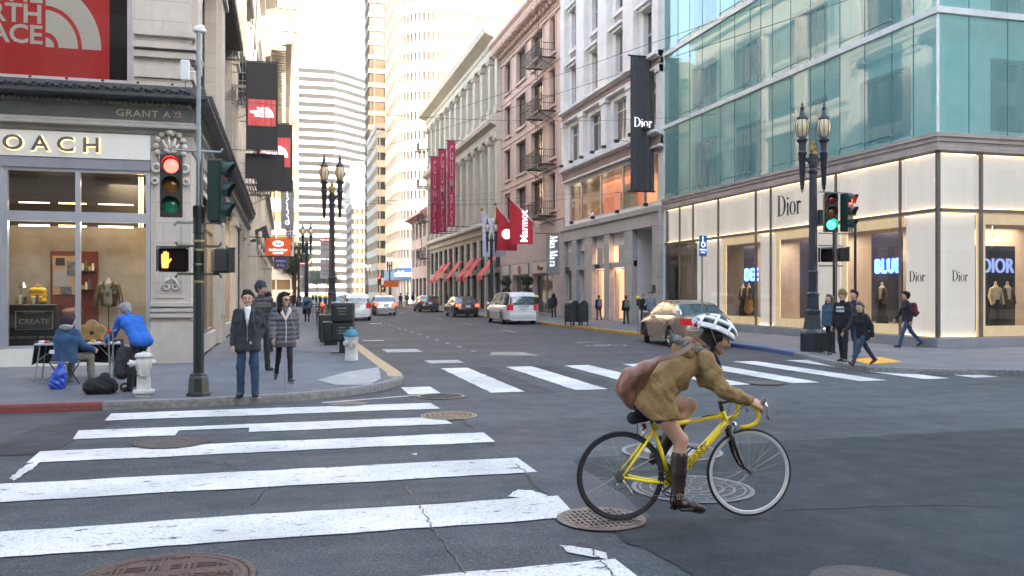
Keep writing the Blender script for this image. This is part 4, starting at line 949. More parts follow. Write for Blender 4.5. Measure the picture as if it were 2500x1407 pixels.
mb = MB(); mb.quad((0, 0, 6.3), (18.6, 0, 6.3), (18.6, 0, HD), (0, 0, HD), MD); mb.quad((0, 0, 6.3), (LG, 0, 6.3), (LG, 0, HD), (0, 0, HD), MG2); mb.build('glass_screen', TEAL, db)
mb = MB()
path = [(0, 18.6), (0, 0), (LG, 0)]
for z in fl[1:]: mb.sweep(path, [(.0, z - .12), (.09, z - .1), (.11, z + .08), (0, z + .1)])
mb.box(-.03, .03, -.03, .03, 6.32, HD); mb.box(-.05, .04, 18.5, 18.62, 0, HD); mb.build('white_band', mat('white_metal_band', (.68, .72, .72), .4), db)
mb = MB()
xs = sorted([0.1] + [x for a, b_ in cxs for x in (a - .05, (a + b_) / 2, b_ + .05)] + [17.6, 9.0, 13.2])
for x in xs: mb.box(x - .007, x + .007, -.015, .01, 6.32, HD, MD)
for x in (1.1, 2.5, 4, 5.5, 7.9, 9.4, 10.9, 13.4, 14.9, 16.4): mb.box(x - .007, x + .007, -.015, .01, 6.32, HD, MG2)
for z in fl[:3]:
 for a, b_ in cxs:
  for zz in (z + .3,): mb.box(a - .05, b_ + .05, -.02, .015, zz - .008, zz + .008, MD)
mb.build('glass_joint', mat('dark_joint', (.08, .14, .15), .4), db)
mb = MB()
for x in xs:
 for z in fl[:3]:
  for dz in (.3, 2.9): mb.ball((x, -.045, z + dz), .035, 8, 5, M=MD)
mb.build('glass_clamp', ALU, db)
mb = MB(); mb.box(0.9, LG, .9, 17.6, 6.26, 6.3); mb.box(.9, LG, .9, 18.5, HD, HD + .1)
mb.quad((0, 18.59, 0), (LG, 18.59, 0), (LG, 18.59, HD), (0, 18.59, HD)); mb.build('structure', mat('grey_structure', (.2, .2, .2), .7), db)
WOOD = stone('weathered_stone_band', (.40, .34, .31), 2.2, .13, .25, .18, .2);
mb = MB(); mb.sweep(path, [(0, 5.76), (.16, 5.78), (.16, 5.9), (.12, 5.91), (.12, 6.03), (.16, 6.04), (.16, 6.16), (.2, 6.17), (.2, 6.28), (-.7, 6.3)]); mb.build('stone_band', WOOD, db)
mb = MB(); mb.sweep(path, [(0, 0), (.08, .0), (.08, .28), (-.6, .3)]); mb.build('plinth', stone('grey_plinth', (.25, .26, .28), 2.0, .5, .4, .1, .2), db)
BRZ = mat('bronze_mullion', (.16, .145, .13), .4, .5)
Ks = [0.03, 1.7, 3.1, 5.5, 8.6, 9.7, 13.8, 17.0]
mb = MB()
for x in Ks: mb.box(x - .02, x + .02, -.03, .06, .3, 5.76, MD)
mb.box(17.0, 18.56, -.035, .055, 4.0, 4.1, MD); mb.box(.05, 17.0, -.035, .055, 4.0, 4.1, MD)
for x in (1.54, 6.2, 7.8, 12.4, 14): mb.box(x - .035, x + .035, -.04, .06, .3, 5.76, MG2)
mb.box(.12, LG, -.035, .055, 4.0, 4.1, MG2); mb.box(-.03, .07, -.03, .07, .3, 5.76)
mb.build('mullion', BRZ, db)
PAN = mat('backlit_white_panel', (.72, .71, .69), .55, var=.07, scale=1.2, emit=(1, .93, .85), estr=.055, stretch=(1, 1, .4))
STRIP = lit('panel_led', (1, .68, .36), .48)
def panel(M, x0, x1, z0, z1, y=.22, strips=('b', 't')):
 p = MB().box(x0 + .02, x1 - .02, y, y + .03, z0, z1, M).build('lit_panel', PAN, db)
 mb = MB()
 if 'b' in strips: mb.box(x0 + .06, x1 - .06, y - .09, y - .06, z0 + .0, z0 + .022, M)
 if 't' in strips: mb.box(x0 + .06, x1 - .06, y - .09, y - .06, z1 - .022, z1, M)
 mb.build('led_strip', STRIP, p); return p
for a, b_ in zip(Ks, Ks[1:] + [18.5]): panel(MD, a, b_, 4.12, 5.74)
for a, b_ in ((.1, 1.54), (1.54, 6.2), (6.2, 7.8), (7.8, 12.4)): panel(MG2, a, b_, 4.12, 5.74)
for a, b_ in ((3.1, 5.5), (8.6, 9.7), (17.0, 18.5)): panel(MD, a, b_, .32, 3.98)
for a, b_ in ((.1, 1.54), (6.2, 7.8)): panel(MG2, a, b_, .32, 3.98)
panel(MD, 12.35, 13.8, .32, 3.98)
mb = MB()
for M_, x0, x1 in ((MD, 5.5, 8.6), (MD, 9.7, 12.35), (MD, 13.8, 17.0), (MG2, 1.54, 6.2), (MG2, 7.8, 12.4)):
 mb.box(x0 + .04, x0 + .34, .2, .25, .32, 3.98, M_); mb.box(x0 + .34, x1 - .04, .2, .25, .32, .62, M_); mb.box(x0 + .34, x1 - .04, .2, .25, 3.68, 3.98, M_)
 mb.box(x0 + .04, x1 - .04, .25, 2.6, .3, .34, M_)
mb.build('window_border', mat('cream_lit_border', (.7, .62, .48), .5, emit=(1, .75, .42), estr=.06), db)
mb = MB(); mb.quad((0, 0.01, .3), (18.6, .01, .3), (18.6, .01, 5.76), (0, .01, 5.76), MD); mb.quad((0, .01, .3), (LG, .01, .3), (LG, .01, 5.76), (0, .01, 5.76), MG2); mb.build('front_glass', clear_glass('front_glass', (.93, .94, .94), .05), db)
mb = MB()
for M_, x0, x1 in ((MD, 1.7, 17.0), (MG2, 1.54, 14)): mb.box(x0, x1, 2.6, 2.7, .3, 4.1, M_)
mb.build('boutique_back_wall', mat('beige_boutique_wall', (.42, .35, .30), .6, var=.1), db)
mb = MB()
for M_, x0, x1 in ((MD, 1.7, 16.0), (MG2, 1.54, 14)): mb.box(x0, x1, .26, 2.6, 4.02, 4.1, M_)
mb.build('boutique_ceiling', mat('cream_ceiling', (.6, .5, .4), .6), db)
NAVY = mat('navy_screen', (.008, .010, .035), .35, var=.1)
for M_, x0, x1 in ((MD, 5.45, 6.5), (MD, 9.72, 10.5), (MD, 14.0, 15.5), (MG2, 2.6, 4.1)):
 MB().box(x0, x1, 1.3, 1.36, .62 if M_ is MD else .4, 3.66 if M_ is MD else 3.1, M_).build('navy_screen', NAVY, db)
MB().box(.05, 1.7, .1, .14, .3, 4.0, MD).build('brown_panel', mat('brown_shutter', (.2, .15, .12), .5), db)
MB().box(.3, 1.5, .05, .09, 1.2, 3.0, MD).build('side_pane', G_GREY, db)
BLUE = emis('blue_neon', (.08, .18, 1), 1.6)
def neon(s, M_, size):
 for b_, m_, q in ((.022, BLUE, 0), (.006, NAVY, -.03), (-.012, emis('white_neon', (.12, .28, 1), .8), -.05)): text('neon_lettering', s, size, m_, db, M_ @ Matrix.Translation((0, q, 0)), .01, 'LEFT', .72, 1.25, b_)
neon('BLUE', MD @ Matrix.Translation((14.25, 1.26, 2.3)), .66); neon('DEE', MD @ Matrix.Translation((5.62, 1.26, 2.15)), .75)
text('sign_lettering', 'DIOR', .66, mat('steel_blue_letters', (.10, .14, .26), .4, emit=(.3, .4, .8), estr=.12), db, MG2 @ Matrix.Translation((2.75, 1.26, 2.25)), .03, 'LEFT', .78)
BLK = mat('black_letters', (.01, .01, .01), .35)
serif('lettering', 'Dior', .80, BLK, db, MD @ Matrix.Translation((10.25, -.02, 4.55)), .03, .92)
serif('lettering', 'Dior', .33, BLK, db, MD @ Matrix.Translation((17.45, -.02, 1.95)), .015, .95); serif('lettering', 'Dior', .33, BLK, db, MG2 @ Matrix.Translation((.48, -.02, 1.95)), .015, .8)
for loc, sx, sy, p in (((19.9, 33.5, 3.9), 1.6, 2.6, 15), ((19.9, 29.0, 3.9), 1.6, 2.4, 15), ((19.9, 24.3, 3.9), 1.6, 2.6, 18), ((22.2, 22.6, 3.9), 3.5, 1.6, 22)): area('boutique_light', loc, (0, 0, 0), sx, sy, p, (1, .78, .55))
# ---------------------------------------------------------------- left row beyond the corner building
ops = [(1.2 + 5.6 * k, 5.6 + 5.6 * k, z, z + h, .6) for k in range(4) for z, h in ((0, 4.6), (6.4, 3.6), (11.2, 3.2), (15.8, 3.2), (20.2, 3))]
lb, M, Ln = row_building('grey_building', 'grey brown stone building with scrolled brackets beside the corner building', -1.95, 52.5, 76, 27, 'L', T_GREY2, ops)
for k in range(4):
 for z, h in ((0, 4.6), (6.4, 3.6), (11.2, 3.2), (15.8, 3.2), (20.2, 3)): window(lb, M, 1.2 + 5.6 * k, 5.6 + 5.6 * k, z, z + h, .4, DKFRAME, G_DARK, 3, 1, .12)
mb = MB()
for z, p in ((5.3, .9), (10.2, .35), (15, .3), (19.6, .3), (25.8, 1.4)): mb.sweep([(0, 0), (23.5, 0)], [(0, z - .6), (p * .3, z - .5), (p * .3, z), (p, z + .3), (p, z + .55), (0, z + .7)], M=M)
for k in range(5):
 x = .55 + 5.6 * k; mb.box(x - .5, x + .5, -.35, .002, 0, 4.6, M); mb.torus((x, -.55, 4.9), .3, .12, 12, 6, M=M); mb.torus((x, -.5, 4.2), .2, .1, 12, 6, M=M)
mb.build('cornice', T_GREY, lb)
ops = [(1.2 + 4.9 * k, 4.6 + 4.9 * k, z, z + h, .5) for k in range(8) for z, h in ((0, 4.2), (6.2, 3.2), (10.4, 3), (14.6, 3), (18.6, 3))]
lc, M, Ln = row_building('cream_left_building', 'cream building with heavy curved cornice on the left side farther along', -1.6, 76, 117, 24, 'L', CREAM, ops)
for k in range(8):
 for z, h in ((0, 4.2), (6.2, 3.2), (10.4, 3), (14.6, 3), (18.6, 3)): window(lc, M, 1.2 + 4.9 * k, 4.6 + 4.9 * k, z, z + h, .3, DKFRAME, G_DARK, 2, 1, .12)
mb = MB(); mb.sweep([(0, 0), (41, 0)], [(0, 21.8), (.4, 21.9), (.5, 22.4), (1.4, 22.9), (2.2, 23.1), (2.5, 23.6), (2.2, 24), (0, 24.1)], M=M)
for k in range(50): mb.box(.1 + k * .82, .5 + k * .82, -1.7, -.4, 22.45, 22.85, M)
for z in (5.2, 9.8): mb.sweep([(0, 0), (41, 0)], [(0, z), (.35, z + .1), (.35, z + .5), (0, z + .6)], M=M)
mb.build('cornice', CREAM_P, lc)
# ---------------------------------------------------------------- towers at the end of the street
WT = mat('white_tower_concrete', (.62, .61, .58), .7, var=.04, scale=.1)
def banded(name, label, pts, z0, H, pitch, band, wm, gm, base=None, fh0=0, mull=None, group=None, mm=None, back=None):
 """tower of alternating solid and window bands along an open plan line, outward to the right of travel"""
 root = thing(name, label, 'tower', (pts[0][0], pts[0][1], 0), 0, group); P = [(p[0] - pts[0][0], p[1] - pts[0][1]) for p in pts]
 b_ = P if back is None else P
 mb = MB(); mb.sweep(P + ([(q[0] - pts[0][0], q[1] - pts[0][1]) for q in back] if back else []), [(-.35, 0), (-.35, H), (-8, H), (-8, 0)], closed=bool(back)); mb.build('glazing', gm, root)
 mb = MB(); z = fh0; full = P + ([(q[0] - pts[0][0], q[1] - pts[0][1]) for q in back] if back else [])
 while z < H:
  mb.sweep(full, [(-.4, z), (0, z + .002), (0, z + band), (-.4, z + band)], closed=bool(back)); z += pitch
 mb.sweep(full, [(-9, H - .1), (.05, H - .1), (.05, H + 1.2), (-9, H + 1.2)], closed=bool(back))
 mb.build('wall_band', wm, root)
 if mull:
  mb = MB()
  for i in range(len(P) - 1):
   a, b2 = Vector(P[i]), Vector(P[i + 1]); L_ = (b2 - a).length; n = max(1, round(L_ / mull)); d = (b2 - a) / L_; nn = Vector((d.y, -d.x))
   for q in range(n):
    p = a + (b2 - a) * (q + .5) / n
    mb.add([tuple((p + d * s_ * .12 - nn * t_).to_3d() + Vector((0, 0, h))) for h in (0, H) for s_ in (-1, 1) for t_ in (.02, .36)], [(0, 1, 3, 2), (4, 6, 7, 5), (0, 2, 6, 4), (1, 5, 7, 3), (0, 4, 5, 1), (2, 3, 7, 6)])
  mb.build('mullion', mm or wm, root)
 return root
RT = [(21, 185), (21, 168)] + arc(29, 168, 8, 180, 270, 14)[1:] + [(75, 160)]
rt = banded('round_corner_tower', 'white office tower with rounded corner and ribbon windows above the blue bank sign', RT, 0, 84, 3.75, 2.1, WT, G_GOLD, fh0=6.2, mull=2.1)
mb = MB()
mb.sweep([(p[0] - 21, p[1] - 185) for p in RT], [(0.0, 4.2), (.25, 4.2), (.25, 6.4), (0, 6.4)]); mb.build('bank_fascia', mat('bank_blue', (.01, .13, .42), .4, var=.05), rt)
text('lettering', 'citibank', 1.7, mat('sign_white', (.8, .8, .8), .4, emit=(1, 1, 1), estr=.2), rt, Matrix.Translation((-.55, -20.7, 4.75)) @ Matrix.Rotation(R(-45), 4, 'Z'), .05, 'LEFT', .9)
banded('cream_tower', 'narrow cream office block with small windows beside the rounded white tower', [(21.8, 236), (21.8, 210), (40, 210)], 0, 42, 3.6, 1.7, stone('cream_far', (.52, .45, .36), 3, 3.6, .15), G_GREY, mull=1.5)
banded('brown_tower', 'tall slim brown stone tower closing the right side of the street', [(22.4, 250), (22.4, 238), (60, 238)], 0, 150, 3.9, 1.3, mat('brown_tower_stone', (.17, .12, .085), .7, scale=.2), glass('bronze_glass', (.09, .06, .04), .1, blind=(.4, .3, .2)), mull=3.2)
ob = banded('ornate_block', 'distant brownish brick block with a pale crown at the end of the street', [(22.6, 330), (22.6, 300), (40, 300)], 0, 46, 3.4, 1.5, mat('far_brown_brick', (.26, .19, .15), .8), G_DARK, mull=1.6)
mb = MB(); mb.sweep([(0, 0), (0, -30), (17.4, -30)], [(0, 32), (.5, 32.5), (.5, 39), (1.5, 40), (1.5, 41), (.3, 46), (0, 46)]); mb.build('crown', mat('pale_stone_crown', (.5, .42, .33), .8), ob)
ST = [(-6, 400), (22, 400), (27, 404), (41, 418)]
GREYW = mat('grey_white_bands', (.36, .36, .355), .6, var=.03, scale=.05)
banded('striped_tower', 'wide office tower of white and dark horizontal stripes at the end of the street', ST, 0, 106, 3.85, 1.75, GREYW, glass('striped_glass', (.015, .016, .018), .35, blind=(.08, .07, .05), refl=.15), mull=None)
banded('pale_tower', 'pale hazy tower rising behind the striped tower at its left', [(-14, 520), (4, 520), (4, 560)], 0, 182, 4, 2.2, WT, G_GREY, mull=2.5)
banded('pale_tower', 'farthest pale stepped tower behind the striped tower', [(0, 640), (32, 640), (32, 670)], 0, 186, 4, 2.4, WT, G_GREY, mull=2.5)
banded('tall_left_block', 'tall cream tower rising along the left side behind the nearer cornices', [(-20, 152), (2.3, 152), (2.3, 215)], 0, 95, 3.9, 2.2, stone('warm_cream_far', (.58, .48, .36), 3, 3.9, .12), G_GOLD, mull=2.4)
# blocks round the crossing behind the camera: they shade the street and are mirrored in the glass
def backblock(name, label, x0, x1, y0, y1, H, m, face):
 root = thing(name, label, 'building', ((x0 + x1) / 2, (y0 + y1) / 2, .12)); cx_, cy_ = (x0 + x1) / 2, (y0 + y1) / 2
 pts = [(x0 - cx_, y0 - cy_), (x1 - cx_, y0 - cy_), (x1 - cx_, y1 - cy_), (x0 - cx_, y1 - cy_)]
 mb = MB(); mb.prism(pts, 0, H); mb.build('wall', m, root)
 mb = MB(); mb.sweep(pts, [(0, H - 2), (.8, H - 1.2), (.8, H), (0, H + .1)], closed=True); mb.sweep(pts, [(0, 5.4), (.4, 5.6), (.4, 6.1), (0, 6.2)], closed=True); mb.build('cornice', m, root)
 mb = MB()
 for i in range(4):
  a, b_ = Vector(pts[i]), Vector(pts[(i + 1) % 4]); L_ = (b_ - a).length; d = (b_ - a) / L_; n = Vector((d.y, -d.x)); k = int(L_ / 3.6)
  for q in range(k):
   c = a + d * (L_ * (q + .5) / k); z = .6
   while z < H - 4:
    h = 3.6 if z < 1 else 2.4; ww = 1.3 if z < 1 else .75
    mb.add([tuple((c + d * s_ + n * .03).to_3d() + Vector((0, 0, zz))) for s_, zz in ((-ww, z), (ww, z), (ww, z + h), (-ww, z + h))], [(0, 1, 2, 3)])
    z += 6.2 if z < 1 else 3.9
 mb.build('windows', G_DARK, root); return root
backblock('corner_block', 'tan building across the side street behind the viewer to the right', 18.5, 75, -60, -1.2, 34, CREAM, 0)
backblock('sky_blocking_block', 'unseen block added far behind the viewer to keep bright sky out of the glass', -40, 60, -150, -110, 38, T_GREY2, 0)  # added out of view to block sky reflections and light spill down the street
backblock('corner_block', 'grey building across the side street behind the viewer to the left', -70, -2.1, -60, -1.2, 26, T_GREY2, 0)
# ================================================================ PEOPLE: bodies and clothes grown as smooth surfaces
def surface_nets(vals, org, h):
 s = vals < 0; nx, ny, nz = vals.shape
 cnt = np.zeros((nx - 1, ny - 1, nz - 1), np.int8)
 for i in (0, 1):
  for j in (0, 1):
   for k in (0, 1): cnt += s[i:nx - 1 + i, j:ny - 1 + j, k:nz - 1 + k]
 act = (cnt > 0) & (cnt < 8); idx = np.full(act.shape, -1, np.int64); ix = np.argwhere(act); idx[act] = np.arange(len(ix))
 acc = np.zeros((len(ix), 3)); n = np.zeros(len(ix))
 cor = [(i, j, k) for i in (0, 1) for j in (0, 1) for k in (0, 1)]
 for a in range(8):
  for b in range(a + 1, 8):
   ca, cb_ = cor[a], cor[b]
   if sum(abs(ca[t] - cb_[t]) for t in range(3)) != 1: continue
   va = vals[ix[:, 0] + ca[0], ix[:, 1] + ca[1], ix[:, 2] + ca[2]]; vb = vals[ix[:, 0] + cb_[0], ix[:, 1] + cb_[1], ix[:, 2] + cb_[2]]
   m = (va < 0) != (vb < 0); t = np.where(m, va / np.where(va == vb, 1, va - vb), 0)
   p = np.array(ca)[None] + t[:, None] * (np.array(cb_) - np.array(ca))[None]
   acc[m] += p[m]; n[m] += 1
 V = (ix + acc / n[:, None]) * h + org
 F_ = []
 for ax in range(3):
  sl = [slice(None)] * 3; sl2 = list(sl); sl[ax] = slice(0, -1); sl2[ax] = slice(1, None)
  d = s[tuple(sl)] != s[tuple(sl2)]; e = np.argwhere(d)
  o1, o2 = [(1, 2), (2, 0), (0, 1)][ax]
  ok = (e[:, o1] > 0) & (e[:, o2] > 0) & (e[:, o1] < vals.shape[o1] - 1) & (e[:, o2] < vals.shape[o2] - 1); e = e[ok]
  q = []
  for da, db_ in ((-1, -1), (0, -1), (0, 0), (-1, 0)):
   c = e.copy(); c[:, o1] += da; c[:, o2] += db_; q.append(idx[c[:, 0], c[:, 1], c[:, 2]])
  q = np.stack(q, 1); fl_ = ~s[e[:, 0], e[:, 1], e[:, 2]]
  q[fl_] = q[fl_][:, ::-1]; F_.append(q)
 return V, np.concatenate(F_)
class Fig:
 def __init__(s): s.p = []
 def cone(s, a, b, ra, rb, k=.02, n=None, f=1.): s.p.append((np.array(a, float), np.array(b, float), ra, rb, k, None if n is None else np.array(n, float) / np.linalg.norm(n), f)); return s
 def chain(s, pts, rs, k=.02, n=None, f=1.):
  for i in range(len(pts) - 1): s.cone(pts[i], pts[i + 1], rs[i], rs[i + 1], k, n, f)
  return s
 def ball(s, c, r, k=.02, n=None, f=1.): return s.cone(c, np.array(c, float) + 1e-4, r, r, k, n, f)
 def mesh(s, name, m, parent, h=.012, wr=None, cut=None, bump=None):
  lo = np.min([np.minimum(q[0] - q[2], q[1] - q[3]) for q in s.p], 0) - .04; hi = np.max([np.maximum(q[0] + q[2], q[1] + q[3]) for q in s.p], 0) + .04
  n = np.ceil((hi - lo) / h).astype(int) + 1; g = [lo[i] + h * np.arange(n[i]) for i in range(3)]
  D = np.full(n, .08, np.float32)
  for a, b, ra, rb, k, nn, f in s.p:
   r = max(ra, rb) + 2 * k + .02; l = np.maximum(((np.minimum(a, b) - r - lo) / h).astype(int), 0); u = np.minimum(((np.maximum(a, b) + r - lo) / h).astype(int) + 2, n)
   X, Y, Z = np.meshgrid(g[0][l[0]:u[0]], g[1][l[1]:u[1]], g[2][l[2]:u[2]], indexing='ij')
   ba = b - a; L2 = max(1e-9, ba @ ba); dx, dy, dz = X - a[0], Y - a[1], Z - a[2]
   t = np.clip((dx * ba[0] + dy * ba[1] + dz * ba[2]) / L2, 0, 1); dx -= t * ba[0]; dy -= t * ba[1]; dz -= t * ba[2]
   q = dx * dx + dy * dy + dz * dz
   if nn is not None: q += (f * f - 1) * (dx * nn[0] + dy * nn[1] + dz * nn[2]) ** 2
   d = np.sqrt(q) - (ra + (rb - ra) * t)
   S = D[l[0]:u[0], l[1]:u[1], l[2]:u[2]]
   hh = np.clip(.5 + .5 * (S - d) / k, 0, 1); D[l[0]:u[0], l[1]:u[1], l[2]:u[2]] = S * (1 - hh) + d * hh - k * hh * (1 - hh)
  if wr or cut:
   X, Y, Z = np.meshgrid(*g, indexing='ij')
   if wr: D = D + wr(X, Y, Z)
   if cut: D = np.maximum(D, cut(X, Y, Z))
  D[0] = D[-1] = .08; D[:, 0] = D[:, -1] = .08; D[:, :, 0] = D[:, :, -1] = .08
  V, Fc = surface_nets(D, lo, h)
  me = bpy.data.meshes.new(name); me.from_pydata(V.tolist(), [], Fc.tolist()); me.update(); me.materials.append(m)
  me.polygons.foreach_set('use_smooth', [True] * len(me.polygons))
  o = bpy.data.objects.new(name, me); C.objects.link(o); kid(o, parent); return o
def folds(a=.004, s=1., ph=0.):
 return lambda X, Y, Z: a * .75 * (1 - 1.6 * np.abs(np.sin(9 * s * (Z + .8 * Y + .3 * np.sin(7 * X + 5 * Z + ph)) + 2.2 * np.sin(3.1 * Z + 6 * Y + ph) + 2 * X)) ** .5 + .6 * np.sin(29 * s * (Z - .7 * Y) + 3 * np.sin(11 * X + 4 * Z)))
def quilt(a=.012, p=.075): return lambda X, Y, Z: -a * (np.abs(np.sin(math.pi * Z / p)) ** .6 - .6)
SKIN = mat('skin', (.50, .29, .20), .5, var=.08, scale=9); SKIN2 = mat('tanned_skin', (.46, .27, .18), .5, var=.08, scale=9)
HAIRB = mat('black_hair', (.006, .004, .0035), .65, spec=.25, var=.3, scale=30, bump=.5, bscale=60); HAIRG = mat('grey_hair', (.20, .20, .21), .6, var=.3, scale=30, bump=.5); HAIRN = mat('brown_hair', (.06, .03, .018), .5, var=.3, scale=30, bump=.4)
SHOE = mat('dark_shoe', (.015, .015, .018), .5)
def cloth(name, c, var=.12, bump=.25, rough=.85, **k): return mat(name, c, rough, var=var, scale=6, bump=bump, bscale=50, **k)
JEANS = cloth('blue_jeans', (.028, .06, .12), .4, col2=(.010, .022, .05)); BLKC = cloth('black_cloth', (.008, .008, .009)); CHAR = cloth('charcoal_wool', (.04, .042, .048))
EYEW = mat('eye_white', (.3, .26, .24), .4); EYED = mat('dark_eye', (.015, .01, .008), .2); LIP = mat('lips', (.36, .13, .11), .5)
def hm(c, yaw, pitch): return Matrix.Translation(c) @ Matrix.Rotation(yaw, 4, 'Z') @ Matrix.Rotation(pitch, 4, 'Y')
def head(fig, M, s, k=.015):
 P = lambda x, y, z: M @ Vector((x * s, y * s, z * s))
 fig.cone(P(-.018, 0, .03), P(.02, 0, .025), .086 * s, .078 * s, k); fig.cone(P(.01, 0, -.02), P(.025, 0, .0), .066 * s, .066 * s, k)
 fig.cone(P(.03, 0, -.045), P(.055, 0, -.082), .05 * s, .026 * s, k); fig.cone(P(.0, .035, -.05), P(.052, .012, -.08), .03 * s, .024 * s, k); fig.cone(P(.0, -.035, -.05), P(.052, -.012, -.08), .03 * s, .024 * s, k)
 fig.cone(P(.088, 0, .012), P(.108, 0, -.024), .008 * s, .012 * s, .012 * s); fig.cone(P(.096, -.012, -.03), P(.096, .012, -.03), .009 * s, .009 * s, .008 * s)
 fig.cone(P(.086, -.018, -.052), P(.086, .018, -.052), .008 * s, .008 * s, .008 * s)
 for t in (-1, 1):
  fig.cone(P(.074, t * .016, .026), P(.066, t * .045, .024), .013 * s, .011 * s, .012 * s); fig.ball(P(.058, t * .04, -.025), .024 * s, .02 * s)
  fig.cone(P(.004, t * .082, .008), P(.008, t * .078, -.026), .015 * s, .011 * s, .008 * s, n=M.to_3x3() @ Vector((0, 1, 0)), f=1.8)
def face_bits(root, body, M, s, glasses=None, eyes=True):
 P = lambda x, y, z: M @ Vector((x * s, y * s, z * s))
 if eyes:
  for t in (-1, 1):
   e = MB().ball(tuple(P(.080, t * .031, .006)), .0115 * s, 10, 7).build('eye', EYEW, body, smooth=True)
   MB().ball(tuple(P(.0885, t * .0315, .006)), .0068 * s, 8, 6).build('iris', EYED, e, smooth=True) if False else kid_iris(e, P(.0885, t * .0315, .006), .0082 * s)
   MB().tube([P(.094, t * .014, .028), P(.093, t * .03, .034), P(.080, t * .052, .029)], .0042 * s, 5).build('eyebrow', HAIRB, body)
  MB().tube([P(.092, -.024, -.052), P(.0965, 0, -.051), P(.092, .024, -.052)], [.0015 * s, .0035 * s, .0015 * s], 6).build('lips', LIP, body, smooth=True)
def kid_iris(e, c, r): MB().ball(tuple(c), r, 8, 6).build('iris', EYED, e, smooth=True)
def hand(fig, w_, d, up, s=1., curl=20, side=1, k=.008, spread=4, grip=None):
 """palm and five fingers from wrist w_ along d; up = back of the hand; side +1 left, -1 right"""
 d = Vector(d).normalized(); up = Vector(up); up = (up - d * up.dot(d)).normalized(); lat = d.cross(up) * side      # towards the thumb side
 w_ = Vector(w_); kn = w_ + d * .085 * s
 fig.cone(w_, w_ + d * .03 * s, .024 * s, .026 * s, k, n=up, f=1.4)
 for i in range(4):
  o = (.030 - .02 * i) * s; b = kn + lat * o * 1.05 - d * (.004 * abs(i - 1.3)) * s
  fig.cone(w_ + d * .015 * s + lat * o * .5, b, .016 * s, .0125 * s, k)
  L_ = [.074, .082, .077, .06][i] * s; a = R(curl + i * 5); p = b; t = Vector(d) + lat * R(spread) * (1.3 - i)
  for j, fr in enumerate((.45, .3, .25)):
   a_ = a * (j + .7); dd = (t * math.cos(a_) - up * math.sin(a_)).normalized(); q = p + dd * L_ * fr
   fig.cone(p, q, (.0100 - j * .0007) * s, (.0093 - j * .0007) * s, .004); p = q
 b = w_ + d * .022 * s + lat * .022 * s; t1 = b + (d * .7 + lat * .6 - up * .25).normalized() * .042 * s; t2 = t1 + (d * .92 + lat * .12 - up * .35).normalized() * .032 * s
 fig.cone(b, t1, .017 * s, .012 * s, k); fig.cone(t1, t2, .0118 * s, .0095 * s, .004)
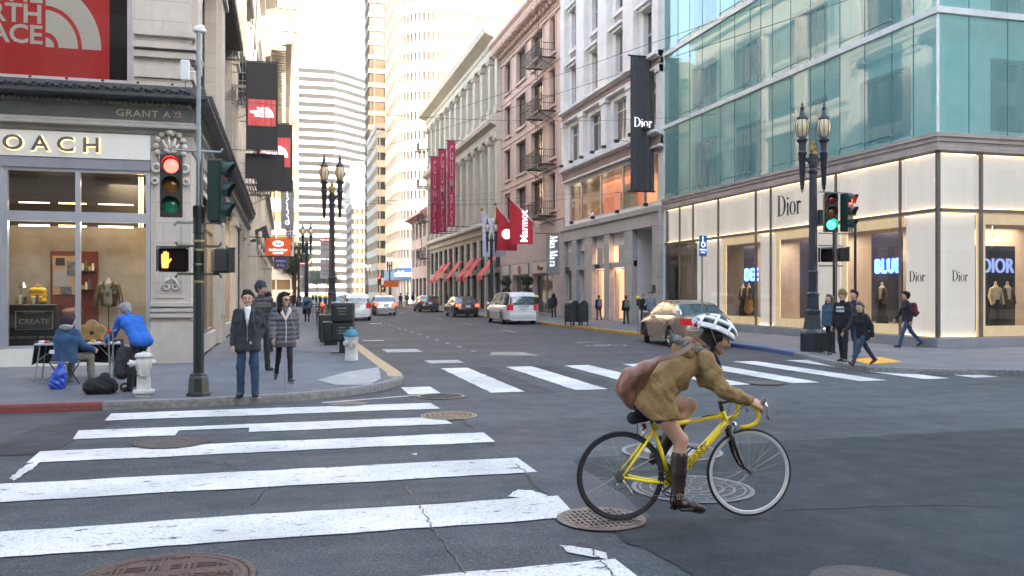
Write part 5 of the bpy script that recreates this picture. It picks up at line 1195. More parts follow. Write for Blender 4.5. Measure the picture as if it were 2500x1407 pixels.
def walker(label, u, v, top, face, pose, cl, h=.012, z0=.12, cat='person', group=None, loc=None, H=None):
 """stands a person on the ground; face = compass heading in degrees (0 = +x), pose and cl(othes) dictionaries"""
 if loc is None: loc = W(u, v, z0)
 if H is None: H = (v - top) * (loc[0] * math.sin(YAW) + loc[1] * math.cos(YAW)) / (F * 2500)
 root = thing('person', label, cat, (loc[0], loc[1], z0), R(face), group)
 g = lambda k_, d_: pose.get(k_, d_)
 S = H / 1.72; lean = R(g('lean', 2)); th = [R(x) for x in g('hip', (4, -4))]; kn = [R(x) for x in g('knee', (3, 3))]; spread = g('spread', .0)
 up = Vector((math.sin(lean), 0, math.cos(lean)))
 tl, sl = .245 * H, .247 * H; hipw = .052 * H; J = {}
 low = 0
 for i, sd_ in enumerate((1, -1)):
  hp = Vector((0, sd_ * hipw, 0)); k_ = hp + Vector((math.sin(th[i]), sd_ * spread, -math.cos(th[i]))) * tl
  a = th[i] - kn[i]; an = k_ + Vector((math.sin(a), sd_ * spread * .4, -math.cos(a))) * sl; J['hip', i], J['knee', i], J['ank', i] = hp, k_, an; low = min(low, an.z)
 pel = g('pelvis', None); oz = (-low + .045 * H) if pel is None else pel
 O = Vector((0, 0, oz))
 if 'feet' in pose:
  pass
 for k_ in list(J): J[k_] = J[k_] + O
 twist = R(g('twist', 0)); side = Vector((-math.sin(twist), math.cos(twist), 0))
 waist = O + up * .09 * H; chest = O + up * .20 * H; nk = O + up * .30 * H; hd = nk + up * .03 * H + Vector((math.sin(lean * .3 + .12), 0, math.cos(lean * .3))) * .075 * H
 if 'head' in pose: hd = nk + Vector(pose['head']) * H
 J['head'] = hd; J['neck'] = nk; J['chest'] = chest
 arms = g('arm', ((8, 8, 15), (-8, 8, 15)))
 for i, sd_ in enumerate((1, -1)):
  f, o, e = [R(x) for x in arms[i][:3]]; shd = O + up * .277 * H + side * sd_ * .098 * H
  el = shd + Vector((math.sin(f) * math.cos(o), sd_ * math.sin(o), -math.cos(f) * math.cos(o))) * .168 * H
  inn = R(arms[i][3]) if len(arms[i]) > 3 else 0; f2 = f + e
  wr = el + Vector((math.sin(f2) * math.cos(inn), -sd_ * math.sin(inn) + sd_ * math.sin(o) * .3, -math.cos(f2) * math.cos(inn))) * .145 * H; J['sh', i], J['el', i], J['wr', i] = shd, el, wr
 M = hm(hd, R(g('hyaw', 0)), R(g('hpitch', 0))) @ Matrix.Scale(1.14, 4); skin = cl.get('skin', SKIN); fine = h <= .013; b = Fig()
 head(b, M, S * 1.0, .015 * S); b.cone(nk - up * .02 * H, hd - up * .02 * H - M.to_3x3() @ Vector((.012, 0, 0)), .05 * S, .048 * S, .02)
 for t in (-1, 1): b.chain([O + side * t * .05 * H, chest + side * t * .05 * H, nk - up * .02 * H + side * t * .03 * H], [.07 * S, .075 * S, .04 * S], .03)
 for i in (0, 1):
  b.chain([J['sh', i], J['el', i], J['wr', i]], [.04 * S, .033 * S, .024 * S], .02); b.chain([J['hip', i], J['knee', i], J['ank', i]], [.07 * S, .045 * S, .033 * S], .02)
  dw = (J['wr', i] - J['el', i]).normalized()
  if fine: hand(b, J['wr', i], dw, side * (1 if i == 0 else -1) + Vector((.3, 0, 0)), S, 14, side=1 if i == 0 else -1)
  else: b.cone(J['wr', i], J['wr', i] + dw * .09 * S, .028 * S, .026 * S, .02, n=side, f=1.5); b.cone(J['wr', i] + dw * .02 * S, J['wr', i] + dw * .06 * S + Vector((.03, 0, 0)) * S, .012 * S, .01 * S, .01)
 body = b.mesh('body', skin, root, h * .85 if fine else h)
 if fine: face_bits(root, body, M, S, eyes=cl.get('eyes', True))
 # top
 tk = cl.get('thick', .012); t = Fig(); hem = cl.get('hem', -.02); wd_ = cl.get('wide', 1.)
 for q in (-1, 1):
  t.chain([O + up * hem * H + side * q * .055 * H * wd_, waist + side * q * .048 * H * wd_, chest + side * q * .062 * H * wd_, O + up * .262 * H + side * q * .058 * H], [(.084 * wd_ + tk) * S, (.074 * wd_ + tk) * S, (.078 * wd_ + tk) * S, (.05 + tk) * S], .03)
  t.chain([O + up * hem * H, waist, chest, O + up * .25 * H], [(.09 * wd_ + tk) * S, (.082 * wd_ + tk) * S, (.09 * wd_ + tk) * S, (.06 + tk) * S], .03) if q > 0 else 0
  t.cone(nk - up * .03 * H, O + up * .272 * H + side * q * .09 * H, (.042 + tk) * S, (.045 + tk) * S, .03)
 for i in (0, 1):
  a1 = J['wr', i] + (J['el', i] - J['wr', i]) * cl.get('cuff', .06)
  t.chain([J['sh', i], J['el', i], a1], [(.05 + tk) * S, (.04 + tk) * S, (.032 + tk) * S], .025)
 if cl.get('collar', True): t.cone(nk - up * .03 * H, nk + up * .012 * H, (.055 + tk) * S, (.05 + tk) * S, .02)
 zc = (O + up * (hem - .035) * H).z
 wr = cl.get('wr', folds(.0055 * S)); hz = [J['el', 0], J['wr', 0], J['el', 1], J['wr', 1]]
 def cut(X, Y, Z):
  c = (zc - Z); far_ = np.minimum(*[np.sqrt((X - J['wr', i][0]) ** 2 + (Y - J['wr', i][1]) ** 2 + (Z - J['wr', i][2]) ** 2) - .2 * S for i in (0, 1)])
  return np.where(far_ < 0, -1, c) if not cl.get('nocut') else c * 0 - 1
 t.mesh(cl.get('tname', 'jacket'), cl['top'], root, h, wr=wr, cut=cut)
 # legs
 if cl.get('legs') is not None:
  t = Fig(); lw = cl.get('lw', 1.)
  for i in (0, 1):
   t.chain([J['hip', i] + Vector((0, 0, .02)), J['knee', i], J['ank', i] - Vector((0, 0, .02 * S))], [.074 * S, .06 * S * lw, .05 * S * lw], .02)
  t.cone(O + side * .035 * H, O - side * .035 * H, .082 * S, .082 * S, .02)
  t.mesh('trousers', cl['legs'], root, h, wr=folds(.005 * S, 1.2, 2))
 for i in (0, 1):
  a = J['ank', i]; fa = th[i] - kn[i]; pitch = max(-.9, min(.9, fa * .8 if J['ank', i].z > min(J['ank', 0].z, J['ank', 1].z) + .01 or abs(fa) > .25 else 0))
  yw = R(12) * (1 if i == 0 else -1); dx = Vector((math.cos(pitch) * math.cos(yw), math.sin(yw), math.sin(pitch)))
  dn = Vector((math.sin(pitch), 0, -math.cos(pitch)))
  t = Fig(); hl = a + dn * .028 * S - dx * .02 * S; t.chain([hl, hl + dx * .10 * S, hl + dx * .19 * S - Vector((0, 0, .002))], [.037 * S, .037 * S, .027 * S], .02); t.cone(a + dn * .0, hl, .042 * S, .04 * S, .02)
  t.mesh('shoe', cl.get('shoe', SHOE), root, h)
  if cl.get('sole'):
   t = Fig(); q_ = hl + dn * .012 * S; t.chain([q_, q_ + dx * .10 * S, q_ + dx * .19 * S], [.033 * S, .034 * S, .026 * S], .01); t.mesh('shoe_sole', cl['sole'], root, h)
 hr = cl.get('hair')
 if hr:
  P = lambda x, y, z: M @ Vector((x * S, y * S, z * S)); t = Fig()
  t.cone(P(-.034, 0, .044), P(-.004, 0, .066), .104 * S, .088 * S, .02); t.cone(P(-.045, 0, -.005), P(-.04, 0, .03), .085 * S, .1 * S, .02); t.cone(P(.01, -.03, .10), P(.035, .02, .10), .05 * S, .04 * S, .01)
  if hr[1] == 'long':
   for q in (-1, 1): t.chain([P(-.02, q * .07, .03), P(-.02, q * .085, -.07), P(.0, q * .1, -.17), P(.015, q * .1, -.25)], [.045 * S, .045 * S, .045 * S, .02 * S], .03)
   t.chain([P(-.05, 0, 0), P(-.07, 0, -.16)], [.08 * S, .07 * S], .03)
  if hr[1] == 'beanie': t.cone(P(-.03, 0, .05), P(-.03, 0, .085), .098 * S, .085 * S, .02); t.cone(P(.0, 0, .04), P(.01, 0, .035), .09 * S, .09 * S, .02)
  t.mesh('hat' if hr[1] in ('beanie', 'hat') else 'hair', hr[0], root, h * .8 if fine else h, wr=(folds(.003, 3) if fine else None))
 return root, J, M, S
G3 = 'people walking by the shops on the right pavement'
# man in the charcoal coat at the kerb
COAT = cloth('charcoal_coat', (.022, .025, .031)); SHIRT = cloth('white_shirt', (.6, .6, .62))
root, J, M, S = walker('man in charcoal coat, white shirt and jeans standing at the kerb edge', 605, 970, 716, -92, dict(hip=(2, -1), knee=(1, 2), spread=.05, arm=((-24, 16, 52, 26), (2, 10, 8)), lean=-1), dict(top=COAT, legs=JEANS, hair=(HAIRB, 'short'), hem=-.06, wide=1.1, tname='coat', shoe=SHOE, thick=.017, lw=1.15), h=.0095)
f = Fig(); f.chain([(.118 * S, 0, J['chest'].z - .1 * S), (.112 * S, 0, J['chest'].z + .04 * S), (.055 * S, 0, J['neck'].z + .0 * S), (.03 * S, 0, J['neck'].z + .035 * S)], [.008 * S, .026 * S, .05 * S, .052 * S], .02); f.mesh('shirt', SHIRT, root, .009)
mb = MB(); mb.tube([(.125 * S, .004, J['chest'].z - .02), (.127 * S, .0, J['chest'].z - .2 * S), (.11 * S, 0, J['chest'].z - .34 * S)], .005, 5); mb.build('zip', mat('steel_zip', (.4, .42, .45), .3, .8), root)
MB().bbox(.095 * S, .105 * S, .02, .07, J['chest'].z - .43 * S, J['chest'].z - .34 * S).build('shirt_tail', SHIRT, root)
bp = thing('backpack', 'grey backpack on the back of the man in the charcoal coat', 'backpack', root.location, R(-92)); f = Fig(); z = J['chest'].z
for t in (-1, 1): f.cone((-.15 * S, t * .07, z - .14), (-.15 * S, t * .07, z + .05), .09, .08, .05)
f.mesh('bag', CHAR, bp, .014)
mb = MB();
for t in (-1, 1): mb.tube([(-.1 * S, t * .08, z + .13 * S), (-.01 * S, t * .095, z + .2 * S), (.085 * S, t * .085, z + .13 * S), (.12 * S, t * .09, z - .02 * S), (.10 * S, t * .13, z - .17 * S), (-.05 * S, t * .16, z - .2 * S)], .022, 6, flat=.4, up=(0, 1, 0))
mb.build('strap', cloth('blue_grey_strap', (.05, .065, .09)), bp)
# woman in the grey puffer coat
PUFF = cloth('grey_puffer', (.075, .073, .088), .08, .1, .55); CREAMF = cloth('cream_fleece', (.62, .50, .44), .1, .6)
root, J, M, S = walker('woman in grey quilted puffer coat and sunglasses walking toward the kerb', 694, 934, 718, -80, dict(hip=(14, -16), knee=(8, 22), arm=((-14, 12, 18), (10, 12, 14)), lean=1, hyaw=28), dict(top=PUFF, legs=BLKC, hair=(HAIRB, 'long'), hem=-.09, wide=1.12, tname='puffer_coat', thick=.03, wr=quilt(.014, .085), eyes=False, lw=.85, sole=SHIRT), h=.0095)
f = Fig(); z = J['neck'].z
f.chain([(-.02, .10 * S, z + .02), (.09 * S, .085 * S, z - .02 * S), (.155 * S, .0, z - .2 * S)], [.03, .034, .012], .02, n=(1, 0, 0), f=1.6); f.chain([(-.02, -.10 * S, z + .02), (.09 * S, -.085 * S, z - .02 * S), (.155 * S, .0, z - .2 * S)], [.03, .034, .012], .02, n=(1, 0, 0), f=1.6); f.mesh('collar', CREAMF, root, .009)
mb = MB(); mb.tube([(.15 * S, 0, z - .2 * S), (.155 * S, .01, z - .38 * S), (.15 * S, 0, z - .64 * S)], .007, 5); mb.build('zip', SHIRT, root)
mb = MB(); P = lambda x, y, z: M @ Vector((x * S, y * S, z * S))
mb.tube([P(.02, .08, -.01), P(.09, .05, -.12), P(.15, .02, -.3), P(.17, .05, -.42), P(.16, .1, -.5)], .0028, 4); mb.build('earphone_cord', SHIRT, root)
mb = MB()
for t in (-1, 1): mb.ball(tuple(P(.085, t * .032, .005)), .024 * S, 10, 6, sc=(.5, 1, .85)); mb.tube([P(.075, t * .055, .01), P(-.01, t * .084, .014)], .003, 4)
mb.build('sunglasses', mat('dark_lenses', (.01, .008, .008), .1), root, smooth=True)
# man in the beanie behind
root, J, M, S = walker('man in dark beanie and black padded vest with blue sleeves walking behind the standing man', 637, 905, 692, -70, dict(hip=(12, -14), knee=(6, 18), arm=((-12, 10, 22), (12, 10, 20)), hyaw=30), dict(top=cloth('black_vest', (.018, .018, .022), .1, .1, .5), legs=BLKC, hair=(cloth('dark_beanie', (.02, .028, .04)), 'beanie'), wr=quilt(.008, .08), thick=.024, tname='vest', cuff=.85, eyes=True), h=.0115)
f = Fig()
for i in (0, 1): f.chain([J['sh', i], J['el', i], J['wr', i]], [.055 * S, .048 * S, .037 * S], .02)
f.mesh('sleeves', cloth('pale_blue_sleeve', (.16, .22, .34)), root, .012, wr=folds(.004)); f = Fig(); P = lambda x, y, z: M @ Vector((x * S, y * S, z * S))
f.cone(P(.045, 0, -.07), P(.07, 0, -.085), .045 * S, .026 * S, .02); f.mesh('beard', HAIRN, root, .01)
# people in the street beyond
GW = 'people walking on the left pavement far along'
w1 = walker('man in blue jacket with black shoulder bag walking away on the left pavement', 750, 787, 716, 88, dict(hip=(10, -12), knee=(5, 14), arm=((-8, 12, 12), (8, 12, 12))), dict(top=cloth('slate_blue_jacket', (.05, .12, .19)), legs=BLKC, hair=(HAIRB, 'short'), thick=.02, lw=.85), h=.02)
b = thing('shoulder_bag', 'black bag across the back of the man in the blue jacket', 'bag', w1[0].location, R(88)); f = Fig(); f.cone((-.17, .1, 1.0), (-.17, -.08, 1.12), .07, .07, .03); f.mesh('bag', BLKC, b, .02); MB().tube([(-.13, .12, 1.0), (-.1, -.15, 1.32), (.08, -.1, 1.3), (.12, .1, 1.05)], .015, 5).build('strap', BLKC, b)
FC = [cloth('navy_jacket', (.02, .03, .07)), cloth('brown_jacket', (.12, .06, .035)), BLKC, cloth('grey_coat', (.12, .12, .13)), cloth('olive_coat', (.07, .07, .03)), cloth('plum_coat', (.1, .02, .04))]
for i, (u, v, t, fc, lab) in enumerate(((706, 762, 716, 88, 'person in brown coat far along the left pavement, nearest of the group there'), (716, 756, 715, -90, 'person in dark coat far along the left pavement behind the brown coat'), (696, 752, 716, 90, 'person in grey coat close to the left shopfronts far along'), (730, 748, 716, 88, 'small distant person in olive coat beyond the man in blue'), (682, 760, 717, 92, 'person in navy jacket walking close to the left wall behind the orange sign'))):
 walker(lab, u, v, t, fc, dict(hip=(10 - i * 3, -12), knee=(4, 14), arm=((-10, 12, 14), (10, 12, 14))), dict(top=[FC[1], FC[2], FC[3], FC[4], FC[0]][i], legs=BLKC, hair=(HAIRB, 'short'), thick=.02), h=.028, group=GW)
for i, (u, v, t, lab) in enumerate(((655, 860, 716, 'person in black coat mostly hidden behind the beanie man on the left pavement'),)):
 walker(lab, u, v, t, 88, dict(hip=(8, -8)), dict(top=BLKC, legs=BLKC, hair=(HAIRB, 'short')), h=.02)
# seated person and leaning man at the jewellery table
DEN = cloth('denim_jacket', (.02, .075, .16), .5, .4, col2=(.012, .03, .075))
sx_, sy_ = W(158, 940, .12)
root, J, M, S = walker('seated person in blue denim jacket and grey trousers seen from behind at the folding table', 0, 0, 0, 62, dict(pelvis=.47, hip=(82, 92), knee=(80, 96), spread=.28, lean=8, arm=((30, 22, 45), (22, 18, 50)), hpitch=12, head=(.03, 0, .09)), dict(top=DEN, legs=cloth('taupe_trousers', (.13, .12, .105)), hair=(cloth('dark_plum_hat', (.025, .012, .018), .4), 'hat'), thick=.03, wide=1.22, shoe=cloth('grey_trainer', (.2, .18, .18)), lw=1.2, nocut=False, eyes=False), h=.0105, loc=(sx_, sy_), H=1.62)
f = Fig(); P = lambda x, y, z: M @ Vector((x * S, y * S, z * S)); f.chain([P(-.06, .07, -.1), P(-.09, 0, -.1), P(-.06, -.07, -.1)], [.05, .055, .05], .03); f.mesh('scarf', cloth('grey_scarf', (.2, .22, .24), .6, .8), root, .01, wr=folds(.008, 3))
MB().box(-.215, -.21, .03, .13, .56, .63).build('label_patch', SHIRT, root)
st = thing('folding_stool', 'small folding stool with black crossed legs under the seated person', 'stool', (sx_, sy_, .12), R(62)); MB().bbox(-.17, .17, -.18, .18, .395, .42, .01).build('seat', cloth('striped_seat', (.25, .2, .15), .5), st)
for a, b_ in ((-1, 1), (1, -1)):
 for t in (-.16, .16): MB().tube([(a * .17, t, .39), (b_ * .17, t, .01)], .011, 6).build('leg', BLACKM, st)
lx, ly = W(343, 958, .12)
BLUEJ = cloth('bright_blue_jumper', (.008, .10, .42), .15, .2)
root, J, M, S = walker('grey haired man in bright blue jumper leaning over the folding table', 0, 0, 0, 128, dict(hip=(14, 26), knee=(4, 4), lean=46, arm=((28, 8, 30), (30, 8, 35)), hpitch=32, head=(.075, 0, .055)), dict(top=BLUEJ, legs=cloth('black_trousers', (.018, .018, .022)), hair=(HAIRG, 'short'), thick=.016, tname='jumper', eyes=False, nocut=True, lw=1.1, hem=-.035, shoe=SHOE), h=.0105, loc=(lx, ly), H=1.66)
# pedestrians on the right corner
root, J, M, S = walker('man in black sweatshirt and olive beanie stepping off the right kerb', 2058, 884, 712, 205, dict(hip=(6, -6), knee=(4, 8), arm=((5, 12, 20), (-4, 10, 25)), lean=2, hyaw=10), dict(top=BLKC, legs=BLKC, hair=(cloth('olive_beanie', (.16, .13, .03)), 'beanie'), tname='sweatshirt', thick=.02), h=.013)
mb = MB(); [mb.box(.128 * S + .012 * math.cos(k), .140 * S, -.09 + .05 * (k % 4), -.055 + .05 * (k % 4), J['chest'].z - .04 + .08 * (k // 4), J['chest'].z + .01 + .08 * (k // 4)) for k in range(8)]; mb.build('print', SHIRT, root)
root, J, M, S = walker('man in black jacket and jeans striding off the right corner with a wide step', 2106, 892, 730, 190, dict(hip=(36, -34), knee=(8, 10), arm=((-26, 12, 20), (28, 12, 22)), lean=8, hyaw=15), dict(top=BLKC, legs=cloth('dark_navy_jeans', (.015, .03, .06)), hair=(HAIRN, 'short'), thick=.022, hem=-.03, shoe=cloth('brown_shoe', (.12, .05, .03))), h=.013)
f = Fig(); f.cone((.06 * S, 0, J['neck'].z - .12 * S), (.05 * S, 0, J['neck'].z + .01), .06 * S, .06 * S, .02); f.mesh('shirt', cloth('pale_blue_shirt', (.3, .4, .55)), root, .012)
walker('man in dark blue coat half hidden behind the olive beanie man', 2086, 872, 712, 200, dict(hip=(10, -14), knee=(5, 20), arm=((-8, 10, 20), (8, 10, 20))), dict(top=cloth('midnight_coat', (.015, .025, .05)), legs=JEANS, hair=(HAIRB, 'short'), hem=-.06, thick=.02), h=.014)
walker('woman in blue denim jacket pulling a suitcase beside the ornate lamp post', 2026, 866, 722, 200, dict(hip=(10, -12), knee=(5, 16), arm=((20, 12, 20), (-14, 14, 10))), dict(top=cloth('teal_denim', (.03, .09, .14)), legs=BLKC, hair=(HAIRN, 'long'), thick=.02), h=.014)
sc_x, sc_y = W(2012, 862, .12)
su = thing('suitcase', 'small black wheeled suitcase with raised handle behind the ornate lamp post', 'suitcase', (sc_x, sc_y, .12), 0); MB().bbox(-.17, .17, -.11, .11, .06, .56, .03).build('case', BLACKM, su)
mb = MB(); [mb.tube([(s_ * .1, 0, .56), (s_ * .1, 0, .95)], .009, 6) for s_ in (-1, 1)]; mb.tube([(-.1, 0, .95), (.1, 0, .95)], .014, 6); mb.build('handle', ALU, su)
for s_ in (-.13, .13): MB().torus((s_, 0, .04), .025, .015, 14, 6, 'x').build('wheel', BLACKM, su)
root, J, M, S = walker('man with dark red backpack walking past the boutique corner', 2215, 849, 712, 160, dict(hip=(22, -20), knee=(8, 26), arm=((-16, 10, 20), (16, 10, 20)), lean=4), dict(top=cloth('dark_plum_top', (.025, .012, .02)), legs=cloth('mid_blue_jeans', (.03, .07, .13)), hair=(HAIRB, 'short'), thick=.016), h=.013)
bp = thing('backpack', 'dark red backpack worn by the man passing the boutique corner', 'backpack', root.location, R(160)); f = Fig(); z = J['chest'].z
for t in (-1, 1): f.cone((-.19, t * .07, z - .17), (-.17, t * .06, z + .07), .10, .085, .05)
f.mesh('bag', cloth('burgundy_nylon', (.13, .015, .025), .3), bp, .016); f = Fig(); f.cone((-.28, .06, z - .15), (-.28, -.06, z - .15), .05, .05, .03); f.mesh('pocket', cloth('burgundy_nylon', (.13, .015, .025)), bp, .016)
# right pavement farther along
for i, (u, v, t, fc, hp, top, lg, hr, lab) in enumerate((
 (1352, 776, 718, 85, (6, -8), BLKC, BLKC, (HAIRB, 'long'), 'woman all in black with long dark hair walking away near the grey banner'),
 (1462, 783, 722, 95, (8, -10), BLKC, JEANS, (cloth('red_hair', (.16, .04, .02)), 'short'), 'woman in black coat and lilac backpack in front of the peach lit shop'),
 (1528, 792, 723, 92, (6, -8), BLKC, BLKC, (HAIRN, 'short'), 'person in black with green rucksack beside the parking meter'),
 (1571, 792, 720, -100, (4, -6), BLKC, BLKC, (HAIRN, 'short'), 'person in black standing by the porch behind the grey jumper man'),
 (1588, 797, 715, -120, (6, -8), cloth('grey_jumper', (.16, .2, .25)), cloth('dark_jeans', (.03, .035, .05)), (HAIRB, 'short'), 'man in grey jumper standing in front of the pale granite pier'))):
 root, J, M, S = walker(lab, u, v, t, fc, dict(hip=hp, knee=(4, 10), arm=((-6, 10, 14), (6, 12, 14 if i < 4 else 80))), dict(top=top, legs=lg, hair=hr, thick=.018, hem=-.07 if i < 2 else -.02), h=.018, group=G3)
 if i in (1, 2):
  bp = thing('backpack', ['', 'lilac backpack on the woman in front of the peach shop', 'green and grey rucksack on the person in black by the meter'][i], 'backpack', root.location, R(fc)); f = Fig(); z = J['chest'].z
  for t_ in (-1, 1): f.cone((-.17, t_ * .06, z - .17), (-.16, t_ * .05, z + .05), .09, .075, .05)
  f.mesh('bag', cloth('lilac_bag', (.16, .15, .3)) if i == 1 else cloth('green_bag', (.1, .14, .12), .6), bp, .02)
for i, (u, v, t) in enumerate(((978, 752, 717), (994, 749, 716), (1008, 748, 715), (1066, 751, 718), (1092, 748, 717))):
 walker(['person in navy', 'person in brown', 'person in black', 'person in grey', 'person in plum'][i] + [' far along the right pavement under the distant lamps', ' far along the right pavement beside the white sign stand', ' far along beyond the parked dark sedan', ' beside the far end of the cream building', ' in front of the red awnings far off'][i], u, v, t, 90 - 170 * (i % 2), dict(hip=(8, -8)), dict(top=[FC[0], FC[1], BLKC, FC[3], FC[5]][i], legs=BLKC, hair=(HAIRB, 'short')), h=.035, group=G3)
# ================================================================ THE CYCLIST
BX, BY = W(1515, 1277); FX, FY = W(1838, 1266); BH = math.atan2(FY - BY, FX - BX)
YEL = mat('yellow_bike_paint', (.92, .72, .012), .28, coat=.5, var=.03); RUB = mat('tyre_rubber', (.018, .017, .016), .75, var=.3, bump=.2)
SILV = mat('polished_alloy', (.62, .63, .65), .22, .95, var=.05); RIMW = mat('silver_rim', (.72, .73, .74), .3, .4, var=.05); RIMD = mat('dark_rim', (.05, .05, .055), .35, .5)
CARB = mat('black_carbon', (.012, .012, .013), .25, coat=.5); CHAINM = mat('chain_steel', (.22, .2, .18), .4, .9, var=.3, scale=60)
TAPE = mat('yellow_bar_tape', (.72, .52, .02), .6, bump=.3, bscale=60)
bk = thing('bicycle', 'yellow racing bicycle with drop bars ridden across the junction', 'bicycle', (BX, BY, .018), BH); WB = 1.018; RW = .34
def wheel(x, rimm, spoke_r, nm, n):
 g = MB().torus((x, 0, RW), RW - .011, .0115, 72, 10).build('tyre', RUB, bk, smooth=True)
 mb = MB(); n_ = 72; pr = [(RW - .021, -.009), (RW - .018, -.009), (RW - .018, .009), (RW - .021, .009), (RW - .042, .006), (RW - .045, 0), (RW - .042, -.006)]
 vs = []; fs = []
 for i in range(n_):
  a = 2 * math.pi * i / n_
  for r_, h_ in pr: vs.append((x + r_ * math.cos(a), h_, RW + r_ * math.sin(a)))
 k = len(pr)
 for i in range(n_):
  for j in range(k): fs.append((i * k + j, ((i + 1) % n_) * k + j, ((i + 1) % n_) * k + (j + 1) % k, i * k + (j + 1) % k))
 mb.add(vs, fs); recalc(mb.build('rim', rimm, bk, smooth=40))
 mb = MB()
 for i in range(n):
  a = 2 * math.pi * i / n; s_ = 1 if i % 2 else -1; tw = .9 * (1 if (i // 2) % 2 else -1)
  mb.tube([(x + .02 * math.cos(a + tw), s_ * .03, RW + .02 * math.sin(a + tw)), (x + (RW - .04) * math.cos(a), 0, RW + (RW - .04) * math.sin(a))], .0013, 4)
 mb.build('spokes', mat('spoke_steel', (.75, .75, .76), .25, .9), bk)
 mb = MB(); mb.tube([(x, -.045, RW), (x, .045, RW)], .012, 12);
 for y in (-.032, .032): mb.tube([(x, y - .003, RW), (x, y + .003, RW)], .024, 16)
 mb.build('hub', SILV, bk, smooth=40)
wheel(0, RIMD, .001, '', 28); wheel(WB, RIMW, .001, '', 24)
mb = MB()
for a in range(-20, 20): pass
BBp = Vector((.395, 0, .275)); ST_ = Vector((.245, 0, .735)); HT_ = Vector((.805, 0, .815)); HB_ = Vector((.845, 0, .70)); SC_ = Vector((.262, 0, .69))
MB().tube([BBp, ST_], .0165, 14).build('seat_tube', YEL, bk, smooth=True)
MB().tube([SC_ + Vector((0, 0, .01)), HT_ - Vector((0, 0, .03))], .0165, 14, flat=1.15).build('top_tube', YEL, bk, smooth=True)
DT0, DT1 = BBp, HB_ + Vector((-.012, 0, .03)); MB().tube([DT0, DT1], .027, 20, flat=1.1).build('down_tube', YEL, bk, smooth=True)
MB().tube([HB_, HT_ + Vector((-.002, 0, .004))], .021, 16).build('head_tube', YEL, bk, smooth=True); MB().tube([BBp + Vector((0, -.036, 0)), BBp + Vector((0, .036, 0))], .021, 16).build('bottom_bracket', YEL, bk, smooth=40)
for s_ in (-1, 1):
 MB().tube([BBp + Vector((-.02, s_ * .02, 0)), (.2, s_ * .045, .30), (0.01, s_ * .062, RW)], [.013, .0125, .009], 12).build('chain_stay', YEL, bk, smooth=True)
 MB().tube([SC_ + Vector((0, s_ * .016, 0)), (.14, s_ * .04, .52), (0.005, s_ * .062, RW + .01)], [.0105, .0105, .008], 12).build('seat_stay', YEL, bk, smooth=True)
 MB().tube([HB_ + Vector((.002, s_ * .02, -.01)), (.868, s_ * .045, .62), (.915, s_ * .05, .47), (.955, s_ * .05, .395), (WB, s_ * .05, RW)], [.017, .018, .015, .011, .009], 12, flat=.8, up=(0, 1, 0)).build('fork_blade', CARB, bk, smooth=True)
MB().tube([HB_ + Vector((0, -.028, -.008)), HB_ + Vector((0, .028, -.008))], .021, 12).build('fork_crown', CARB, bk, smooth=True)
# frame lettering lies on the near side of the down tube
dv = (DT1 - DT0).normalized(); L_ = (DT1 - DT0).length
Mt = Matrix(((dv.x, 0, -dv.z, 0), (0, 1, 0, 0), (dv.z, 0, dv.x, 0), (0, 0, 0, 1)))
o_ = DT0 + dv * .15; NAV = mat('dark_blue_decal', (.015, .03, .05), .3)
text('frame_lettering', 'GIANT', .080, NAV, bk, Matrix.Translation((o_.x, -.0305, o_.z)) @ Mt @ Matrix.Translation((0, 0, -.027)), .0006, 'LEFT', 1.0, 1.05, .003, shear=.2)
text('frame_lettering', 'GIANT', .080, YEL, bk, Matrix.Translation((o_.x, -.0315, o_.z)) @ Mt @ Matrix.Translation((0, 0, -.027)), .0006, 'LEFT', 1.0, 1.05, -.001, shear=.2)
mb = MB(); q = DT1 - dv * .075
mb.add([(q.x - .02, -.0295, q.z - .012), (q.x + .03, -.0295, q.z + .006), (q.x + .045, -.0275, q.z + .042), (q.x + .02, -.0295, q.z + .025)], [(0, 1, 2, 3)]); mb.build('frame_decal', mat('silver_decal', (.5, .52, .55), .3, .5), bk)
mb = MB(); a, b_ = SC_, HT_
for t0, t1, m_ in ((.5, .68, 'silver_decal'), (.68, .92, 'dark_blue_decal')):
 p, q = a.lerp(b_, t0), a.lerp(b_, t1); MB().add([(p.x, -.0185, p.z - .002), (q.x, -.0185, q.z - .012), (q.x, -.0185, q.z + (-.006 if 'blue' in m_ else .004)), (p.x, -.0185, p.z + .008)], [(0, 1, 2, 3)]).build('frame_decal', MATS[m_], bk)
